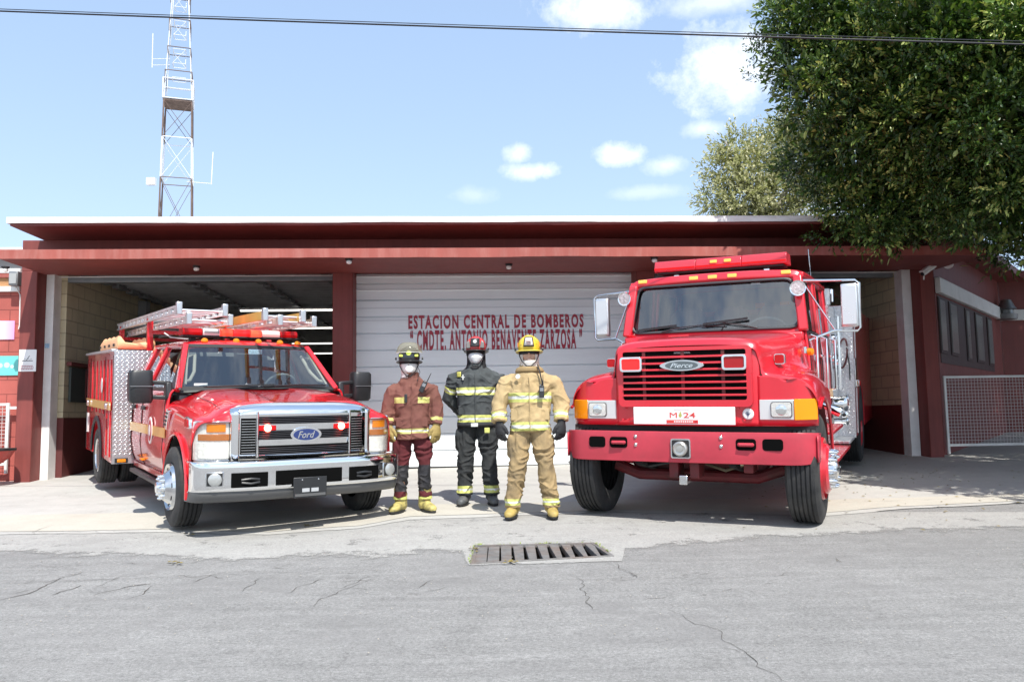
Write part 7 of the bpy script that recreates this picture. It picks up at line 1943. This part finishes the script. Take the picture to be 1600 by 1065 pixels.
# ---------------- middle: charcoal gear, hands behind the back
p2 = firefighter('person', 'firefighter in dark charcoal gear with red helmet and hands behind the back', place(746, 789), -.03, 1.86, dict(
    skin=SKIN, hx=.005, head=1.715, shz=1.545, sh=.315, hip=.98, hipw=.205, hem=.885, feet=((-.145, .0), (.165, .0)), knees=((-.125, -.01, .53), (.135, -.01, .53)), toes=((-.18, -1), (.22, -1)),
    arms=(((-.245, .02, 1.415), (-.325, .075, 1.20), (-.20, .19, 1.06), (-.06, .22, 1.02)), ((.245, .02, 1.415), (.325, .075, 1.20), (.20, .19, 1.06), (.06, .22, 1.02))), armx=.235, sr=[.080, .098, .084, .070, .062],
    trz=.105, tw=.112, tm=C_BLKD, tbands=[(.135, .16, 1), (.16, .18, 2), (.18, .215, 1)], bm=BOOTG,
    sbands=[(.42, .52, 1), (.52, .60, 2), (.60, .70, 1)], sb_seg=(0, 1), jm=C_BLK, jbands=[(1.23, 1.255, 1, (0, .22)), (1.255, 1.285, 2, (0, .22)), (1.285, 1.315, 1, (0, .22)), (.925, .95, 1, None), (.95, .975, 2, None), (.975, 1.005, 1, None)],
    flapy=lambda z: -.162 + .05 * max(0, z - 1.36), pockets=[(-.13, 1.06, .13, .10), (.13, 1.06, .13, .10)], collar=.04, fold=.017))
h2, s2 = helmet(p2, .005, 1.715, pm('helmet_red', (.50, .035, .035), .25, coat=.6), pm('helmet_brim_dark', (.03, .028, .028), .35), None)
fp = MB().patch([[(x_, -.150 + .03 * (x_ / .06) ** 2 - .02 * (1 - v), .0 + .095 * v) for x_ in (-.052, -.03, 0, .03, .052)] for v in (0, .33, .66, 1)], 2, 2).build('front_shield', pm('shield_black', (.03, .03, .032), .35), h2, solid=.006)
MB().lathe([(.022, 0), (.02, .004), (.008, .006)], (0, -.168, .055), (0, -1, 0), 18).build('shield_emblem', S_SILV, h2)
for sg in (-1, 1):
    MB().prism([(sg * .05, -.02), (sg * .105, -.02), (sg * .10, .05), (sg * .07, .075)], 'y', -.13, -.09).build('visor_flap', pm('visor_smoke', (.20, .19, .18), .25), h2, bevel=.01)
    MB().lathe([(.018, 0), (.016, .02)], (sg * .132, -.03, -.02), (sg, 0, 0), 14).build('visor_pivot', M_BLKP, h2)
hb2 = MB().rings([(.005, .012, 1.49, .13, .115), (.005, .010, 1.54, .120, .118), (.005, .018, 1.60, .108, .110), (.005, .02, 1.66, .108, .107), (.005, .022, 1.75, .106, .106)], 28, 2.1)
me = fuse(hb2, 'hood', .006, 3)
bm = bmesh.new(); bm.from_mesh(me)   # open the face
dead = [f for f in bm.faces if f.calc_center_median().y < -.0 and abs(f.calc_center_median().x - .005) < .080 and f.calc_center_median().z > 1.565 - .03 * (abs(f.calc_center_median().x) / .07) ** 2]
bmesh.ops.delete(bm, geom=dead, context='FACES'); bm.to_mesh(me); bm.free()
put(me, 'face_hood', [GLV_B], p2)
def mask(par, hx, zh, m):
    rows = []
    for i, (z_, hw_2, y_) in enumerate(((zh + .0, .068, -.100), (zh - .018, .079, -.128), (zh - .05, .083, -.136), (zh - .08, .078, -.130), (zh - .115, .060, -.112), (zh - .132, .040, -.088))):
        rows.append([(hx + u * hw_2, -.01 + y_ + .062 * abs(u) ** 2.2 + (.0025 if i % 2 else 0), z_ - (.006 if abs(u) > .9 else 0)) for u in (-1, -.7, -.35, 0, .35, .7, 1)])
    mk_ = MB().patch(rows, 3, 3).build('face_mask', m, par, solid=.003)
    for sg in (-1, 1):
        MB().tube([(hx + sg * .068, -.07, zh - .01), (hx + sg * .086, -.01, zh + .015)], .0022, 5).build('ear_loop', m, mk_)
    return mk_
mask(p2, .005, 1.715, MASKW)
strap(p2, .005, 1.715, M_BLKP, y=-.055, under=-.16)
MB().patch([[(x_, -.148 + .12 * (x_ / .25) ** 2, z_) for x_ in (-.215, -.19, -.165)] for z_ in (1.435, 1.465, 1.495)], 2, 2).build('shoulder_badge', pm('badge_gold', (.55, .52, .12), .5, var=.4, vscale=60), p2, solid=.004)
MB().bar((-.135, -.155, 1.40), (-.135, -.150, 1.46), .01, .008, (0, 1, 0)).bar((-.155, -.150, 1.435), (-.115, -.155, 1.43), .008, .008, (0, 1, 0)).build('star_badge', S_SILV, p2)
bel = MB().rings([(0, 0, .872, .222, .165), (0, 0, .912, .222, .165)], 32, 2.5, cap=False).build('belt', GLV_B, p2, solid=.005)
MB().box(-.05, .03, -.176, -.166, .872, .912).build('buckle', S_SILV, bel, bevel=.004)
glove('glove', GLV_B, p2, (-.03, .235, 1.02), (1, .1, -.1), -1, .3)
glove('glove', GLV_B, p2, (.03, .275, 1.03), (-1, .1, -.2), 1, .3)
MB().box(.10, .16, -.165, -.150, .80, .86).build('trouser_tab', S_LIME, p2, bevel=.006)

# ---------------- right: tan gear
p3 = firefighter('person', 'firefighter in sand coloured gear with yellow helmet and smiling face', place(831.5, 809), -.05, 1.82, dict(
    skin=SKIN2, hx=.0, head=1.668, shz=1.495, sh=.305, hip=.96, hipw=.195, hem=.865, feet=((-.195, .0), (.200, .0)), knees=((-.135, -.02, .53), (.140, -.02, .53)), toes=((-.2, -1), (.12, -1)), smile=True,
    arms=(((-.232, .01, 1.365), (-.322, .0, 1.15), (-.318, -.06, .965)), ((.232, .01, 1.365), (.322, .0, 1.15), (.318, -.06, .965))), armx=.225, sr=[.078, .096, .090, .080, .074],
    trz=.095, tw=.110, tm=C_TAND, tbands=[(.125, .145, 1), (.145, .165, 2), (.165, .19, 1)], bm=BOOTT,
    sbands=[(.52, .62, 1), (.62, .76, 2), (.76, .86, 1)], jm=C_TAN, jbands=[(1.165, 1.195, 1, (0, .22)), (1.195, 1.225, 2, (0, .22)), (1.225, 1.26, 1, (0, .22)), (.872, .90, 1, None), (.90, .93, 2, None), (.93, .965, 1, None)],
    flapy=lambda z: -.162 + .05 * max(0, z - 1.32), pockets=[(-.13, 1.04, .13, .12), (.13, 1.04, .13, .12), (-.12, 1.31, .10, .08)], collar=.075, fold=.017))
h3, s3 = helmet(p3, .0, 1.668, pm('helmet_yellow', (.72, .52, .03), .25, coat=.6, dirt=((.4, .25, .05, 1), 12, .5)), pm('helmet_brim_yellow', (.55, .45, .08), .35), None)
fp = MB().patch([[(x_ * (1 - .25 * v), -.152 + .03 * (x_ / .06) ** 2 - .018 * (1 - v), .0 + .10 * v) for x_ in (-.056, -.03, 0, .03, .056)] for v in (0, .33, .66, 1)], 2, 2).build('front_shield', pm('shield_black', (.03, .03, .032), .35), h3, solid=.006)
MB().patch([[(x_ * (1 - .25 * v), -.160 + .03 * (x_ / .06) ** 2 - .018 * (1 - v), .012 + .078 * v) for x_ in (-.046, -.02, 0, .02, .046)] for v in (0, .5, 1)], 2, 2).build('shield_face', pm('shield_pale', (.66, .64, .60), .5, var=.1, vscale=60), h3, solid=.003)
MB().bar((-.028, -.178, .050), (.028, -.178, .050), .006, .012, (0, 1, 0)).bar((-.022, -.182, .025), (.022, -.182, .025), .006, .006, (0, 1, 0)).build('shield_writing', pm('shield_ink', (.25, .06, .06), .5), h3)
for sg in (-1, 1):
    MB().lathe([(.018, 0), (.016, .02)], (sg * .132, -.03, -.02), (sg, 0, 0), 14).build('visor_pivot', M_BLKP, h3)
    MB().box(sg * .106 - .004, sg * .106 + .012 * sg, -.06, -.02, .005, .05).build('side_sticker', pm('sticker_orange', (.6, .2, .05), .5), h3)
put(fuse(MB().rings([(0, .008, 1.50, .105, .105), (0, .0, 1.525, .094, .102), (0, -.006, 1.545, .092, .106), (0, -.010, 1.575, .092, .112), (0, -.008, 1.594, .090, .106)], 28, 2.1).rings([(0, .02, 1.55, .098, .088), (0, .022, 1.62, .099, .088), (0, .022, 1.70, .098, .088)], 24, 2.1), 'hood', .006, 3), 'face_hood', [cloth('hood_cream', (.74, .69, .62), var=.06)], p3)
for sg in (-1, 1): MB().patch([[(sg * .068, -.085, z_), (sg * .087, -.058, z_), (sg * .094, -.02, z_)] for z_ in (1.565, 1.62, 1.68, 1.72)], 2, 2).build('hood_side', MATS['hood_cream'], p3, solid=.006)
strap(p3, .0, 1.668, M_BLKP, y=-.035, under=-.138)
put(fuse(MB().rings([(0, .0, 1.475, .155, .125), (0, -.004, 1.51, .14, .125), (0, -.004, 1.528, .115, .12)], 28, 2.2), 'neck_flap', .008, 2), 'neck_flap', [cloth('collar_tan', (.34, .24, .12))], p3)
MB().tube([(.085, -.115, 1.55), (.11, -.155, 1.46), (.13, -.165, 1.36), (.125, -.17, 1.30)], .008, 8, flat=.6).build('radio_strap', GLV_B, p3)
radio(p3, .125, -.175, 1.265, 0)
MB().lathe([(.026, 0), (.024, .004)], (-.115, -.158, 1.425), (-.2, -1, .2), 18).build('jacket_badge', pm('badge_pale2', (.60, .60, .55), .5, var=.4, vscale=60), p3)
glove('glove', GLV_B, p3, (-.315, -.07, .955), (.06, -.10, -1), -1, .55)
glove('glove', GLV_B, p3, (.318, -.07, .955), (-.04, -.10, -1), 1, .6)
